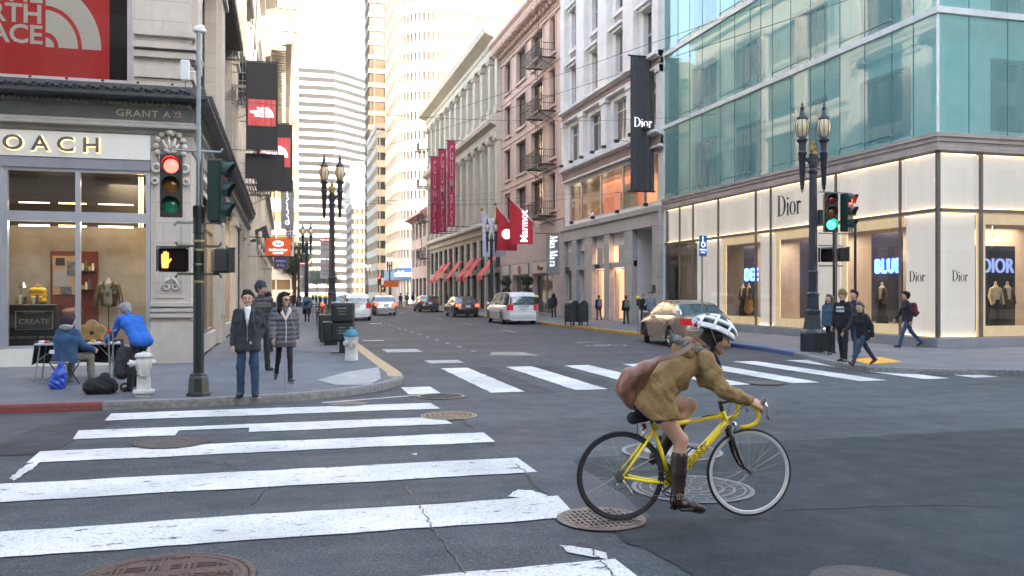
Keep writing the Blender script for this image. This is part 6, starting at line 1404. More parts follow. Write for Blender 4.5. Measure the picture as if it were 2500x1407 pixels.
# stem, drop bars, brake hoods and levers
mb = MB(); mb.tube([HT_, (.788, 0, .875), (.785, 0, .895)], [.019, .017, .018], 12); mb.tube([(.787, 0, .885), (.87, 0, .90)], .0165, 12); mb.tube([(.87, -.025, .90), (.87, .025, .90)], .021, 12); mb.build('stem', CARB, bk, smooth=40)
MB().tube([(.87, -.2, .90), (.87, .2, .90)], .013, 12).build('handlebar', YEL, bk, smooth=True)
for s_ in (-1, 1):
 y = s_ * .20
 MB().tube([(.87, s_ * .13, .90), (.872, s_ * .19, .90), (.90, y, .90), (.955, y, .885), (1.0, y, .85), (1.012, y, .80), (.99, y, .752), (.94, y, .728), (.87, y, .722)], .0165, 12).build('bar_tape', TAPE, bk, smooth=True)
 MB().tube([(.975, y, .872), (1.03, y, .885), (1.055, y, .925), (1.068, y, .935)], [.018, .019, .016, .009], 12).build('brake_hood', CARB, bk, smooth=True)
 MB().tube([(1.055, y, .91), (1.075, y, .87), (1.072, y, .81), (1.09, y, .775)], [.012, .010, .009, .006], 10, flat=.6, up=(0, 1, 0)).build('brake_lever', SILV, bk, smooth=True)
 MB().tube([(1.02, y, .885), (.97, y * .9, .92), (.90, y * .5, .84), (.85, s_ * .03, .76)], .0026, 5).build('cable', BLACKM, bk, smooth=True)
def brake(x, z, d):
 mb = MB()
 for s_ in (-1, 1): mb.tube([(x, s_ * .0, z + .02), (x + d * .022, s_ * .028, z + .005), (x + d * .02, s_ * .03, z - .04), (x + d * .01, s_ * .014, z - .055)], [.007, .009, .007, .006], 8)
 mb.ball((x + d * .025, 0, z + .005), .012, 10, 6); mb.build('caliper', SILV, bk, smooth=True)
brake(.875, .72, 1); brake(.19, .675, -1)
# crank, chainrings, chain, cassette, derailleur, pedals
mb = MB()
for rr_, y in ((.098, -.045), (.075, -.038)):
 mb.torus((BBp.x, y, BBp.z), rr_, .004, 48, 6, flat=.5)
 for k in range(5): a = 2 * math.pi * k / 5; mb.tube([BBp + Vector((0, y, 0)), BBp + Vector((rr_ * math.cos(a), y, rr_ * math.sin(a)))], .006, 6)
mb.build('chainring', mat('dark_chainring', (.05, .05, .055), .3, .7), bk)
CR = Vector((.07, 0, -.168))
for s_ in (-1, 1):
 e = BBp + CR * (-s_ if s_ > 0 else 1); y = s_ * .062
 MB().tube([BBp + Vector((0, y, 0)), (e.x, y + s_ * .01, e.z)], [.014, .010], 10).build('crank', SILV, bk, smooth=True)
 MB().bbox(e.x - .05, e.x + .05, min(y + s_ * .02, y + s_ * .105), max(y + s_ * .02, y + s_ * .105), e.z - .013, e.z + .01, .006).build('pedal', BLACKM, bk)
mb = MB()
mb.tube([(BBp.x, -.045, BBp.z + .1), (0, -.045, RW + .045)], .0035, 4); mb.tube([(BBp.x, -.045, BBp.z - .1), (.07, -.045, .215), (.055, -.045, .235), (.03, -.045, .285), (.0, -.045, RW - .045)], .0035, 4)
mb.build('chain', CHAINM, bk)
mb = MB()
for k in range(8): mb.tube([(0, -.028 - k * .004, RW), (0, -.030 - k * .004, RW)], .050 - k * .0035, 24)
mb.build('cassette', CHAINM, bk, smooth=40)
mb = MB(); mb.tube([(.005, -.055, RW - .02), (.02, -.06, .285), (.045, -.055, .255), (.07, -.05, .215)], [.012, .016, .012, .010], 8); mb.tube([(.07, -.05, .215), (.07, -.04, .215)], .022, 14); mb.tube([(.03, -.05, .285), (.03, -.04, .285)], .02, 14); mb.build('rear_derailleur', SILV, bk, smooth=40)
MB().tube([(-.002, -.07, RW - .02), (-.06, -.07, .3), (-.06, -.07, .25), (-.02, -.065, .255), (.03, -.06, .265)], .0025, 5).build('cable', BLACKM, bk)
MB().tube([ST_, (.235, 0, .80), (.225, 0, .845)], .0135, 10).build('seat_post', CARB, bk, smooth=True)
f = Fig(); f.chain([(.12, 0, .875), (.2, 0, .87), (.36, 0, .875)], [.05, .04, .018], .02, n=(0, 0, 1), f=2.2); f.cone((.12, -.04, .872), (.12, .04, .872), .04, .04, .02, n=(0, 0, 1), f=1.8); f.mesh('saddle', BLACKM, bk, .008)
# bottle cage
mb = MB(); c = BBp + (HB_ - BBp) * .40; d_ = dv; n_ = Vector((-dv.z, 0, dv.x))
for s_ in (-1, 1): mb.tube([c + n_ * .03 - d_ * .07, c + n_ * .085 + Vector((0, s_ * .03, 0)) - d_ * .05, c + n_ * .09 + Vector((0, s_ * .035, 0)) + d_ * .05, c + n_ * .035 + d_ * .08], .007, 8)
mb.build('bottle_cage', BLACKM, bk, smooth=True)
MB().bbox(.30, .315, -.012, .012, .60, .64, .003).build('front_reflector', BLACKM, bk)
rl = MB().tube([(.195, -.0, .715), (.17, 0, .71)], [.022, .02], 14).build('rear_lamp', mat('red_lamp_plastic', (.35, .01, .02), .2), bk)
sb = thing('saddle_bag', 'small black bag hanging under the saddle of the yellow bicycle', 'bag', bk.location, BH)
f = Fig(); f.cone((.10, 0, .775), (.20, 0, .79), .048, .04, .02, n=(0, 1, 0), f=.9); f.mesh('bag', BLKC, sb, .008, wr=folds(.003, 2)); MB().tube([(.12, -.03, .74), (.12, -.04, .70), (.118, -.035, .64)], .004, 5).build('strap', BLACKM, sb)
# rider
rd = thing('person', 'cyclist in tan parka, white helmet and tall brown boots riding a yellow bicycle', 'person', bk.location, BH)
V3 = Vector; Mh = hm((.745, -.01, 1.378), R(-6), R(16)) @ Matrix.Scale(1.06, 4)
TAN = mat('tan_parka_cotton', (.30, .195, .083), .9, var=.14, scale=4, bump=.9, bscale=20, col2=(.225, .14, .055))
sh = {0: V3((.60, .15, 1.24)), 1: V3((.61, -.16, 1.235))}; el = {0: V3((.74, .22, 1.03)), 1: V3((.715, -.235, 1.005))}; wr_ = {0: V3((.945, .20, .935)), 1: V3((.945, -.205, .915))}
hip = {0: V3((.235, .085, .925)), 1: V3((.225, -.085, .915))}; kne = {0: V3((.575, .11, .85)), 1: V3((.435, -.10, .615))}; ank = {0: V3((.345, .10, .50)), 1: V3((.412, -.11, .222))}
b = Fig(); head(b, Mh, 1.0, .012); b.cone((.61, 0, 1.27), (.70, 0, 1.34), .055, .05, .02)
for t in (-1, 1): b.chain([(.22, t * .06, .94), (.42, t * .05, 1.13), (.58, t * .06, 1.24)], [.075, .075, .06], .03)
for i in (0, 1):
 b.chain([sh[i], el[i], wr_[i]], [.042, .034, .023], .02); b.chain([hip[i], hip[i].lerp(kne[i], .5), kne[i], kne[i].lerp(ank[i], .3), ank[i]], [.074, .070, .052, .052, .034], .02); b.ball(kne[i] + V3((.012, 0, .012)), .046, .02)
 sd_ = 1 if i == 0 else -1; hand(b, wr_[i] + V3((.004, 0, -.006)), (1, 0, -.32), (.1, sd_ * .75, .75), 1.0, 36, side=1 if i == 0 else -1, k=.006, spread=2)
body = b.mesh('body', SKIN2, rd, .0062); P = lambda x, y, z: Mh @ V3((x, y, z)); face_bits(rd, body, Mh, 1.0)
# parka
t = Fig()
for q in (-1, 1):
 t.chain([(.13, q * .07, .925), (.27, q * .075, 1.00), (.44, q * .07, 1.135), (.575, q * .075, 1.225)], [.095, .115, .10, .072], .03)
 t.chain([(.575, q * .06, 1.22), sh[0 if q > 0 else 1]], [.068, .058], .03)
 t.cone((.16, q * .09, .91), (.27, q * .105, .80), .092, .098, .03); t.cone((.28, q * .09, .95), (.34, q * .105, .80), .10, .090, .03)
t.cone((.40, 0, 1.02), (.47, 0, 1.04), .085, .07, .03); t.cone((.57, 0, 1.24), (.63, 0, 1.315), .07, .062, .025)
for i in (0, 1): t.chain([sh[i], sh[i].lerp(el[i], .5), el[i], el[i].lerp(wr_[i], .55), el[i].lerp(wr_[i], .9)], [.063, .062, .055, .049, .041], .02)
def wrk(X, Y, Z):
 a = .006 * (1 - 1.5 * np.abs(np.sin(21 * (Z * .75 + X * .9) + 2.2 * np.sin(5 * X - 6 * Z + 3 * Y) + 4 * Y)) ** .55) + .0022 * np.sin(52 * (Z - .55 * X) + 4 * np.sin(9 * X + 7 * Y)) + .0018 * np.sin(80 * (X + .3 * Z) + 3 * np.sin(14 * Z + 5 * Y))
 cuffs = np.exp(-((X - .84) ** 2 + (Z - .96) ** 2) / .02) * .004 * np.sin(95 * (X - .6 * Z)); return a + cuffs
def cutp(X, Y, Z): return np.maximum(.775 + .06 * np.clip((.30 - X) / .2, -1, 1) ** 2 - Z, -(1 - np.clip((X - .30) * 6, 0, 1)) * .2 + np.minimum(.2, (.835 + (X - .40) * .9) - Z) * (X > .44) * (X < .62) * (np.abs(Y) < .3) - .0005)
t.mesh('parka', TAN, rd, .0068, wr=wrk, cut=lambda X, Y, Z: .782 + .9 * np.clip(.19 - X, 0, .2) - Z)
SEAM = mat('parka_seam', (.16, .085, .025), .8)
MB().tube([(.14, -.205, .86), (.22, -.225, .85), (.34, -.2, .86)], .002, 4).build('seam', SEAM, rd)
f = Fig(); f.cone((.15, -.03, .87), (.17, .03, .87), .06, .06, .02)
for i in (0, 1): f.cone(hip[i] - V3((0, 0, .03)), hip[i].lerp(kne[i], .42), .084, .074, .02)
f.mesh('shorts', cloth('navy_shorts', (.012, .02, .06)), rd, .01)
f = Fig(); f.chain([(.50, .10, 1.285), (.47, 0, 1.305), (.50, -.12, 1.275)], [.045, .06, .045], .03); f.chain([(.56, .08, 1.315), (.53, 0, 1.345), (.57, -.08, 1.31)], [.04, .045, .04], .03); f.mesh('hood', TAN, rd, .008, wr=folds(.006, 2))
FUR = mat('grey_fur', (.34, .33, .31), .95, var=.6, scale=45, bump=1, bscale=90, col2=(.10, .095, .09))
fur_r = random.Random(3); mb = MB(); pts = [V3(p) for p in ((.47, .10, 1.375), (.435, .03, 1.385), (.43, -.04, 1.375), (.475, -.09, 1.345), (.53, -.125, 1.31), (.60, -.135, 1.295), (.66, -.10, 1.30))]
f = Fig(); f.chain(pts, [.022, .026, .028, .028, .026, .024, .016], .01); f.mesh('fur_trim', FUR, rd, .007, wr=lambda X, Y, Z: .007 * np.sin(90 * X + 40 * Y) * np.sin(80 * Z + 55 * Y + 2))
for k in range(1500):
 i = fur_r.randrange(len(pts) - 1); p = pts[i].lerp(pts[i + 1], fur_r.random()); d = V3((fur_r.uniform(-1, 1), fur_r.uniform(-1, 1), fur_r.uniform(-.5, 1))).normalized(); q = p + d * .022; e = q + (d + V3((-.3, -.1, .1))) * fur_r.uniform(.008, .022); s_ = d.cross(V3((.3, .5, .8))).normalized() * .0016
 mb.add([tuple(q - s_), tuple(q + s_), tuple(e)], [(0, 1, 2)])
mb.build('fur_hairs', FUR, rd)
BROWNSC = cloth('brown_scarf', (.13, .075, .045), .2, .4); f = Fig(); f.chain([(.56, .05, 1.335), (.60, 0, 1.36), (.62, -.065, 1.31), (.66, -.07, 1.25)], [.03, .035, .035, .025], .02); f.mesh('scarf', BROWNSC, rd, .008, wr=folds(.005, 2))
# hair and braid
f = Fig(); f.cone(P(-.04, 0, -.03), P(-.02, 0, .02), .078, .088, .02); f.cone(P(-.04, -.045, -.03), P(.0, -.062, .018), .04, .03, .02); f.cone(P(-.045, -.04, -.05), (.665, -.075, 1.28), .045, .034, .02); f.cone(P(.03, -.055, .05), P(-.01, -.07, .0), .022, .03, .02)
f.mesh('hair', HAIRB, rd, .007, wr=folds(.003, 4)); mb = MB(); bp_ = [V3(p) for p in ((.675, -.10, 1.29), (.70, -.125, 1.24), (.715, -.14, 1.195), (.73, -.148, 1.155), (.742, -.15, 1.115))]
for i in range(17):
 t_ = i / 16 * 3.99; p = bp_[int(t_)].lerp(bp_[int(t_) + 1], t_ % 1); s_ = .007 * (1 if i % 2 else -1); mb.ball((p.x + s_, p.y, p.z), .0165 - .0004 * i, 8, 6, sc=(1, .9, 1.25))
mb.tube([bp_[-1], bp_[-1] + V3((.012, 0, -.06))], [.011, .003], 8); mb.build('braid', HAIRB, rd, smooth=True)
# helmet with ribs and vents
HW = mat('helmet_white', (.72, .75, .78), .25, coat=.5, var=.03); HK = mat('helmet_black', (.012, .013, .017), .4)
hel = thing('helmet', 'white cycling helmet with black vents on the cyclist', 'helmet', bk.location, BH)
Mq = Mh @ Matrix.Translation((-.016, 0, .060)) @ Matrix.Rotation(R(6), 4, 'Y')
f = Fig(); Q = lambda x, y, z: Mq @ V3((x, y, z))
f.chain([Q(-.07, 0, .02), Q(0, 0, .03), Q(.055, 0, .015)], [.085, .092, .08], .02)
pl = [Mq @ V3((0, 0, 0)), (Mq.to_3x3() @ V3((-.12, 0, 1))).normalized()]
def hcut(X, Y, Z): return -((X - pl[0].x) * pl[1].x + (Y - pl[0].y) * pl[1].y + (Z - pl[0].z) * pl[1].z) - .018
f.mesh('inner_shell', HK, hel, .006, cut=hcut)
mb = MB()
def rib(y0, w0, zo=.0, x0=-.155, x1=.150):
 n = 26; vs = []; fs = []
 for i in range(n + 1):
  t_ = i / n; x = x0 + (x1 - x0) * t_; prof = math.sin(math.pi * min(1, max(0, t_ * .93 + .05))) ** .55
  yy = y0 * (.55 + .45 * math.sin(math.pi * t_)); hz = math.sqrt(max(.02, 1 - (yy / .112) ** 2)) * .118 * prof - .012 + zo
  ww = w0 * (.55 + .45 * math.sin(math.pi * t_)); nl = V3((0, yy * 1.3, max(.02, hz))).normalized(); tl = V3((0, nl.z, -nl.y))
  for a_, b2 in ((-1, -.006), (-.75, .006), (0, .009), (.75, .006), (1, -.006)): p = V3((x, yy, hz)) + tl * a_ * ww + nl * b2; vs.append(tuple(Mq @ p))
 for i in range(n):
  for j in range(4): fs.append((i * 5 + j, (i + 1) * 5 + j, (i + 1) * 5 + j + 1, i * 5 + j + 1))
 mb.add(vs, fs)
for y, w_ in ((0, .0165), (.043, .0165), (-.043, .0165), (.082, .0165), (-.082, .0165)): rib(y, w_)
def band(zf, r0, hgt, xa=-.16, xb=.15, yb=.108):
 n = 44; vs = []; fs = []
 for i in range(n):
  a = 2 * math.pi * i / n; cx = (xa + xb) / 2; rx = (xb - xa) / 2; x = cx + rx * math.cos(a) * r0; y = yb * math.sin(a) * r0; z = zf + .018 * math.cos(a) * 0 - .010 * math.cos(2 * a)
  for dz, dr in ((-hgt, -.004), (-hgt * .6, .005), (hgt * .6, .003), (hgt, -.006)): vs.append(tuple(Mq @ V3((x + dr * math.cos(a), y + dr * math.sin(a), z + dz))))
 for i in range(n):
  for j in range(3): fs.append((i * 4 + j, ((i + 1) % n) * 4 + j, ((i + 1) % n) * 4 + j + 1, i * 4 + j + 1))
 mb.add(vs, fs)
band(.0, 1.0, .02);
for xa in (-.12, -.02, .09):      # cross struts joining the ribs
 n = 20;
 pts_ = []
 for i in range(n + 1):
  a = math.pi * (i / n); tt = (xa + .155) / .305; prof = math.sin(math.pi * (tt * .93 + .05)) ** .55; pts_.append(Mq @ V3((xa + .03 * math.cos(a) ** 2 * (-1), .108 * math.cos(a), .118 * prof * math.sin(a) ** .8 - .010)))
 mb.tube(pts_, .011, 6)
o_ = mb.build('shell', HW, hel, smooth=50); recalc(o_)
mb = MB()
for s_ in (-1, 1):
 mb.tube([Q(.04, s_ * .097, -.012), P(.035, s_ * .085, -.02), P(.05, s_ * .05, -.095), P(.055, 0, -.112)], .0045, 6, flat=.5); mb.tube([Q(-.06, s_ * .097, -.012), P(.0, s_ * .09, -.045), P(.035, s_ * .075, -.06)], .0045, 6, flat=.5)
mb.build('chin_strap', mat('grey_webbing', (.32, .31, .30), .7), hel)
mb = MB(); mb.ball(tuple(Q(-.155, -.03, -.02)), .018, 10, 8); mb.build('rear_light', mat('red_lamp_plastic', (.35, .01, .02), .2, emit=None), hel, smooth=True); mb = MB(); mb.ball(tuple(Q(-.165, -.05, .005)), .013, 8, 6); mb.ball(tuple(Q(-.14, -.075, -.035)), .012, 8, 6); mb.build('light_button', SHIRT, hel, smooth=True)
# boots and socks
BOOT = mat('brown_boot_leather', (.024, .0095, .007), .4, coat=.1, var=.2, scale=5, bump=.12, bscale=12)
for i in (1, 0):
 a, k_ = ank[i], kne[i]; top = k_.lerp(a, .30 if i else .34); d = (a - k_).normalized(); f = Fig()
 f.chain([top, top.lerp(a, .45), top.lerp(a, .88), a], [.062, .060, .047, .046], .01)
 fd = V3((1, 0, -.30)).normalized() if i else V3((.85, 0, -.65)).normalized(); hl = a + V3((-.022, 0, -.062)) if i else a + V3((-.05, 0, -.04))
 f.chain([a, hl], [.046, .038], .02); ball_ = hl + fd * .15; f.chain([hl, hl + fd * .08, ball_, ball_ + fd * .075], [.036, .041, .036, .026], .02)
 o_ = f.mesh('boot', BOOT, rd, .0075)
 mb = MB(); sdn = V3((fd.z, 0, -fd.x)); c0 = hl + sdn * .034; mb.tube([c0 - fd * .022, c0 + fd * .03], .028, 10, flat=.5, up=(0, 1, 0)); mb.tube([c0 + fd * .07 + sdn * .006, c0 + fd * .2 - sdn * .004, c0 + fd * .235 - sdn * .008], [.03, .032, .018], 10, flat=.25, up=tuple(sdn)); mb.build('sole', BLACKM, o_)
 f = Fig(); s0 = k_.lerp(a, .17 if i else .20); f.cone(s0, top.lerp(a, .05), .051, .053, .01); f.mesh('sock', cloth('beige_sock', (.36, .29, .23), .25, .6), rd, .007, wr=lambda X, Y, Z: .002 * np.sin(260 * (Z + .1 * X)))
 MB().torus(tuple(k_.lerp(a, .24 if i else .27)), .053, .004, 28, 6, 'z').build('sock_stripe', cloth('green_stripe', (.02, .06, .05)), rd)
 if i:
  mb = MB(); c = a + V3((.0, 0, -.012)); mb.torus((c.x, c.y, c.z), .050, .009, 26, 6, 'z', flat=1.0); mb.build('boot_strap', BOOT, o_)
  mb = MB(); z_ = c.z
  for p, q in (((-.018, -.018), (.018, -.018)), ((.018, -.018), (.018, .018)), ((.018, .018), (-.018, .018)), ((-.018, .018), (-.018, -.018)), ((0, -.018), (0, .018))): mb.tube([(c.x - .005 + p[0], c.y - .062, z_ + p[1]), (c.x - .005 + q[0], c.y - .062, z_ + q[1])], .0032, 6)
  mb.build('buckle', mat('brass_buckle', (.6, .5, .3), .3, .9), o_)
# shoulder bag
LEA = mat('brown_leather', (.17, .072, .042), .4, var=.35, scale=4, bump=.3, bscale=16, coat=.1)
sg = thing('shoulder_bag', 'brown leather shoulder bag slung across the back of the cyclist', 'bag', bk.location, BH)
f = Fig(); y_ = -.10
f.chain([(.265, y_ - .02, 1.235), (.16, y_ - .03, 1.165), (.045, y_, 1.085)], [.02, .062, .085], .03, n=(.55, .3, -.8), f=1.25); f.chain([(.045, y_, 1.085), (.0, y_, 1.01), (.045, y_, .925)], [.085, .075, .05], .03, n=(1, 0, 0), f=1.3); f.chain([(.045, y_, .925), (.07, y_, .88)], [.05, .028], .03); f.cone((.12, y_, 1.1), (.07, y_, .96), .07, .055, .03)
f.mesh('bag', LEA, sg, .0075, wr=lambda X, Y, Z: .0022 * np.sin(26 * (X + Z) + 3 * np.sin(11 * Z + 4 * Y)) + .0022 * (1 - 1.5 * np.abs(np.sin(17 * (Z - .8 * X) + 3 * Y)) ** .5))
mb = MB(); mb.tube([(.24, -.13, 1.225), (.33, -.165, 1.25), (.42, -.165, 1.285), (.50, -.145, 1.33), (.545, -.085, 1.36), (.60, .0, 1.37), (.66, .10, 1.30), (.62, .2, 1.2), (.45, .19, 1.08), (.2, .13, 1.05), (.06, .03, 1.06)], .022, 8, flat=.16, up=(0, -.75, .65)); mb.build('strap', LEA, sg, smooth=40)
mb = MB(); mb.tube([(.02, y_ - .085, 1.10), (.10, y_ - .095, 1.12), (.17, y_ - .085, 1.19)], .003, 5); mb.tube([(.10, y_ - .095, 1.12), (.075, y_ - .085, 1.02), (.075, y_ - .06, .93)], .0025, 5); mb.build('seam', mat('dark_leather_seam', (.06, .025, .015), .5), sg)
# ================================================================ STREET FURNITURE, SIGNS, FLAGS
SG = mat('signal_green_paint', (.008, .034, .028), .4, var=.15); SGP = mat('pole_green_black', (.010, .015, .015), .35, var=.25, bump=.1); GALV = mat('galvanised_steel', (.24, .27, .28), .4, .6, var=.15)
def lens(nm, c, on): return emis(nm, c, 1.3 if on else .0, tuple(x * (.5 if on else .22) for x in c), .15)
def signal_head(root, x, y, z, ang, on, sc=1., sgm=SG):
 """three lamp head facing ang (degrees, world); z = centre"""
 M = Matrix.Translation((x, y, z)) @ rotz(R(ang + 90)); w_, h_ = .17 * sc, .53 * sc      # faces local -y
 hs = MB().bbox(-w_, w_, -.02, .20 * sc, -h_, h_, .02, M).build('signal_head', sgm, root); bk_ = MB().bbox(-w_ - .012, w_ + .012, -.035, -.018, -h_ - .012, h_ + .012, .01, M).build('front_plate', mat('signal_front_black', (.012, .013, .013), .5), hs)
 for i, (nm, c) in enumerate((('red', (1, .04, .03)), ('amber', (.9, .35, .02)), ('green', (.02, .85, .45)))):
  zc = (.345 - .345 * i) * sc; r = .145 * sc
  mb = MB(); vs = []; n = 20
  for k in range(n + 1):
   a = R(-30 + 240 * k / n)
   for rr_, yy in ((r, -.03), (r + .004, -.24 * sc * (.55 + .45 * max(0, math.sin(a)))), (r + .012, -.24 * sc * (.55 + .45 * max(0, math.sin(a)))), (r + .012, -.03)): vs.append((rr_ * math.cos(a), yy, zc + rr_ * math.sin(a)))
  mb.add(vs, [(k * 4 + j, k * 4 + 4 + j, k * 4 + 4 + (j + 1) % 4, k * 4 + (j + 1) % 4) for k in range(n) for j in range(4)], M); mb.build('visor', sgm, hs, smooth=40)
  lit_ = on == nm; lm = lens('lamp_%s_%s' % (nm, 'lit' if lit_ else 'dark'), c, lit_)
  MB().ball((0, -.02, zc), r * .94, 20, 10, M @ Matrix.Translation((0, 0, 0)), sc=(1, .28, 1)).build('lens', lm, hs, smooth=True)
def ped_head(root, x, y, z, ang, hand_on=False, sc=1.):
 M = Matrix.Translation((x, y, z)) @ rotz(R(ang + 90)); h = MB().bbox(-.225 * sc, .225 * sc, -.02, .18, -.19 * sc, .19 * sc, .03, M).build('pedestrian_signal', BLACKM, root)
 MB().bbox(-.20 * sc, .20 * sc, -.035, -.018, -.165 * sc, .165 * sc, .02, M).build('display', mat('signal_display', (.012, .005, .005), .6, spec=.1), h)
 mb = MB(); mb.box(-.235 * sc, .235 * sc, -.14, -.02, .19 * sc, .205 * sc, M); mb.box(-.235 * sc, -.222 * sc, -.12, -.02, -.19 * sc, .19 * sc, M); mb.box(.222 * sc, .235 * sc, -.12, -.02, -.19 * sc, .19 * sc, M); mb.build('visor', BLACKM, h)
 if hand_on:
  mb = MB(); q = -.04; s_ = .78 * sc; ox = -.095 * sc
  mb.prism([(ox + x_ * s_, z_ * s_) for x_, z_ in ((-.075, -.17), (.035, -.17), (.05, -.08), (.105, .0), (.09, .03), (.045, -.01), (.045, .0), (-.09, .0), (-.085, -.08))], q - .004, q, 'y', M)
  for k, (fx, t_) in enumerate(((-.088, .10), (-.052, .145), (-.016, .155), (.02, .13))): mb.box(ox + fx * s_, ox + (fx + .028) * s_, q - .004, q, .001 * s_, t_ * s_, M); mb.tube([M @ Vector((ox + (fx + .014) * s_, q - .004, t_ * s_)), M @ Vector((ox + (fx + .014) * s_, q, t_ * s_))], .014 * s_, 12)
  recalc(mb.build('hand_symbol', emis('orange_hand_light', (1, .30, .04), .34), h))
sx0, sy0 = W(485, 966, .12)
sp = thing('traffic_signal', 'green traffic signal pole on the left corner with red light and orange hand', 'traffic signal', (sx0, sy0, .12)); toC = math.degrees(math.atan2(-sy0, -sx0))
MB().lathe([(.19, 0), (.19, .04), (.165, .06), (.15, .28), (.135, .32), (.135, .34), (.10, .36)], 8, a0=R(22.5)).build('base', SGP, sp); MB().lathe([(.083, .34), (.080, 1.7), (.075, 2.95)], 20).build('pole', SGP, sp, smooth=40)
MB().lathe([(.038, 2.95), (.036, 4.0), (.032, 5.75)], 14).build('upper_pole', GALV, sp, smooth=40)
MB().lathe([(.085, 2.55), (.09, 2.57), (.09, 2.98), (.07, 3.0)], 12).build('terminal_box', SGP, sp); mb = MB()
for z in (1.78, 2.05, 2.28, 2.42): mb.lathe([(.084, z), (.088, z + .005), (.088, z + .03), (.084, z + .035)], 16)
mb.build('steel_band', mat('brassy_band', (.30, .26, .14), .4, .7), sp)
rx = math.cos(R(toC + 90)); ry = math.sin(R(toC + 90))     # direction to the viewer's right
def off(a, b_=0): return (rx * a - math.cos(R(toC)) * -b_, ry * a + math.sin(R(toC)) * b_)
for z, nm in ((2.73, 0), (3.86, 0), (1.92, 1), (2.36, 1)):
 e = .36 if not nm else .34; mb = MB(); a, b_ = (-rx * e, -ry * e), (rx * e, ry * e); dz = -.06 if z in (2.73, 1.92) else .06
 mb.tube([(a[0], a[1], z + dz), (a[0] * .9, a[1] * .9, z), (b_[0] * .9, b_[1] * .9, z), (b_[0], b_[1], z + dz)], .021, 8); mb.build('bracket_arm', GALV if not nm else mat('olive_arm', (.10, .10, .05), .5, .4), sp, smooth=40)
signal_head(sp, -rx * .40, -ry * .40, 3.29, -88, 'red', .9); signal_head(sp, rx * .34, ry * .34, 3.24, -10, 'none', .92); ped_head(sp, -rx * .38, -ry * .38, 2.14, toC, True); ped_head(sp, rx * .39, ry * .39, 2.13, 12)
MB().tube([(rx * .05, ry * .05, 2.95), (rx * .06, ry * .06, 3.9)], .018, 6).build('conduit', GALV, sp)
mb = MB(); mb.bbox(-.07 - rx * .2, .07 - rx * .2, -.05, .05, 4.95, 5.28, .02); mb.tube([(-rx * .15, 0, 5.1), (0, 0, 5.1)], .015, 6); mb.build('antenna_panel', mat('white_plastic', (.65, .67, .68), .4), sp)
mb = MB(); mb.tube([(-rx * .19, 0, 4.95), (-rx * .2, .02, 4.85), (-rx * .1, .0, 4.78), (-.02, 0, 4.7)], .007, 5); mb.tube([(.05, -.03, 4.9), (.12, -.04, 4.7), (.09, -.03, 4.45), (.04, -.02, 4.35)], .007, 5); mb.build('cable', BLACKM, sp)
f = Fig(); f.cone((-.02, 0, 5.79), (.05, 0, 5.82), .05, .04, .02); f.cone((.08, 0, 5.76), (-.04, 0, 5.77), .04, .045, .02); f.mesh('camera_dome', MATS['white_plastic'], sp, .012)
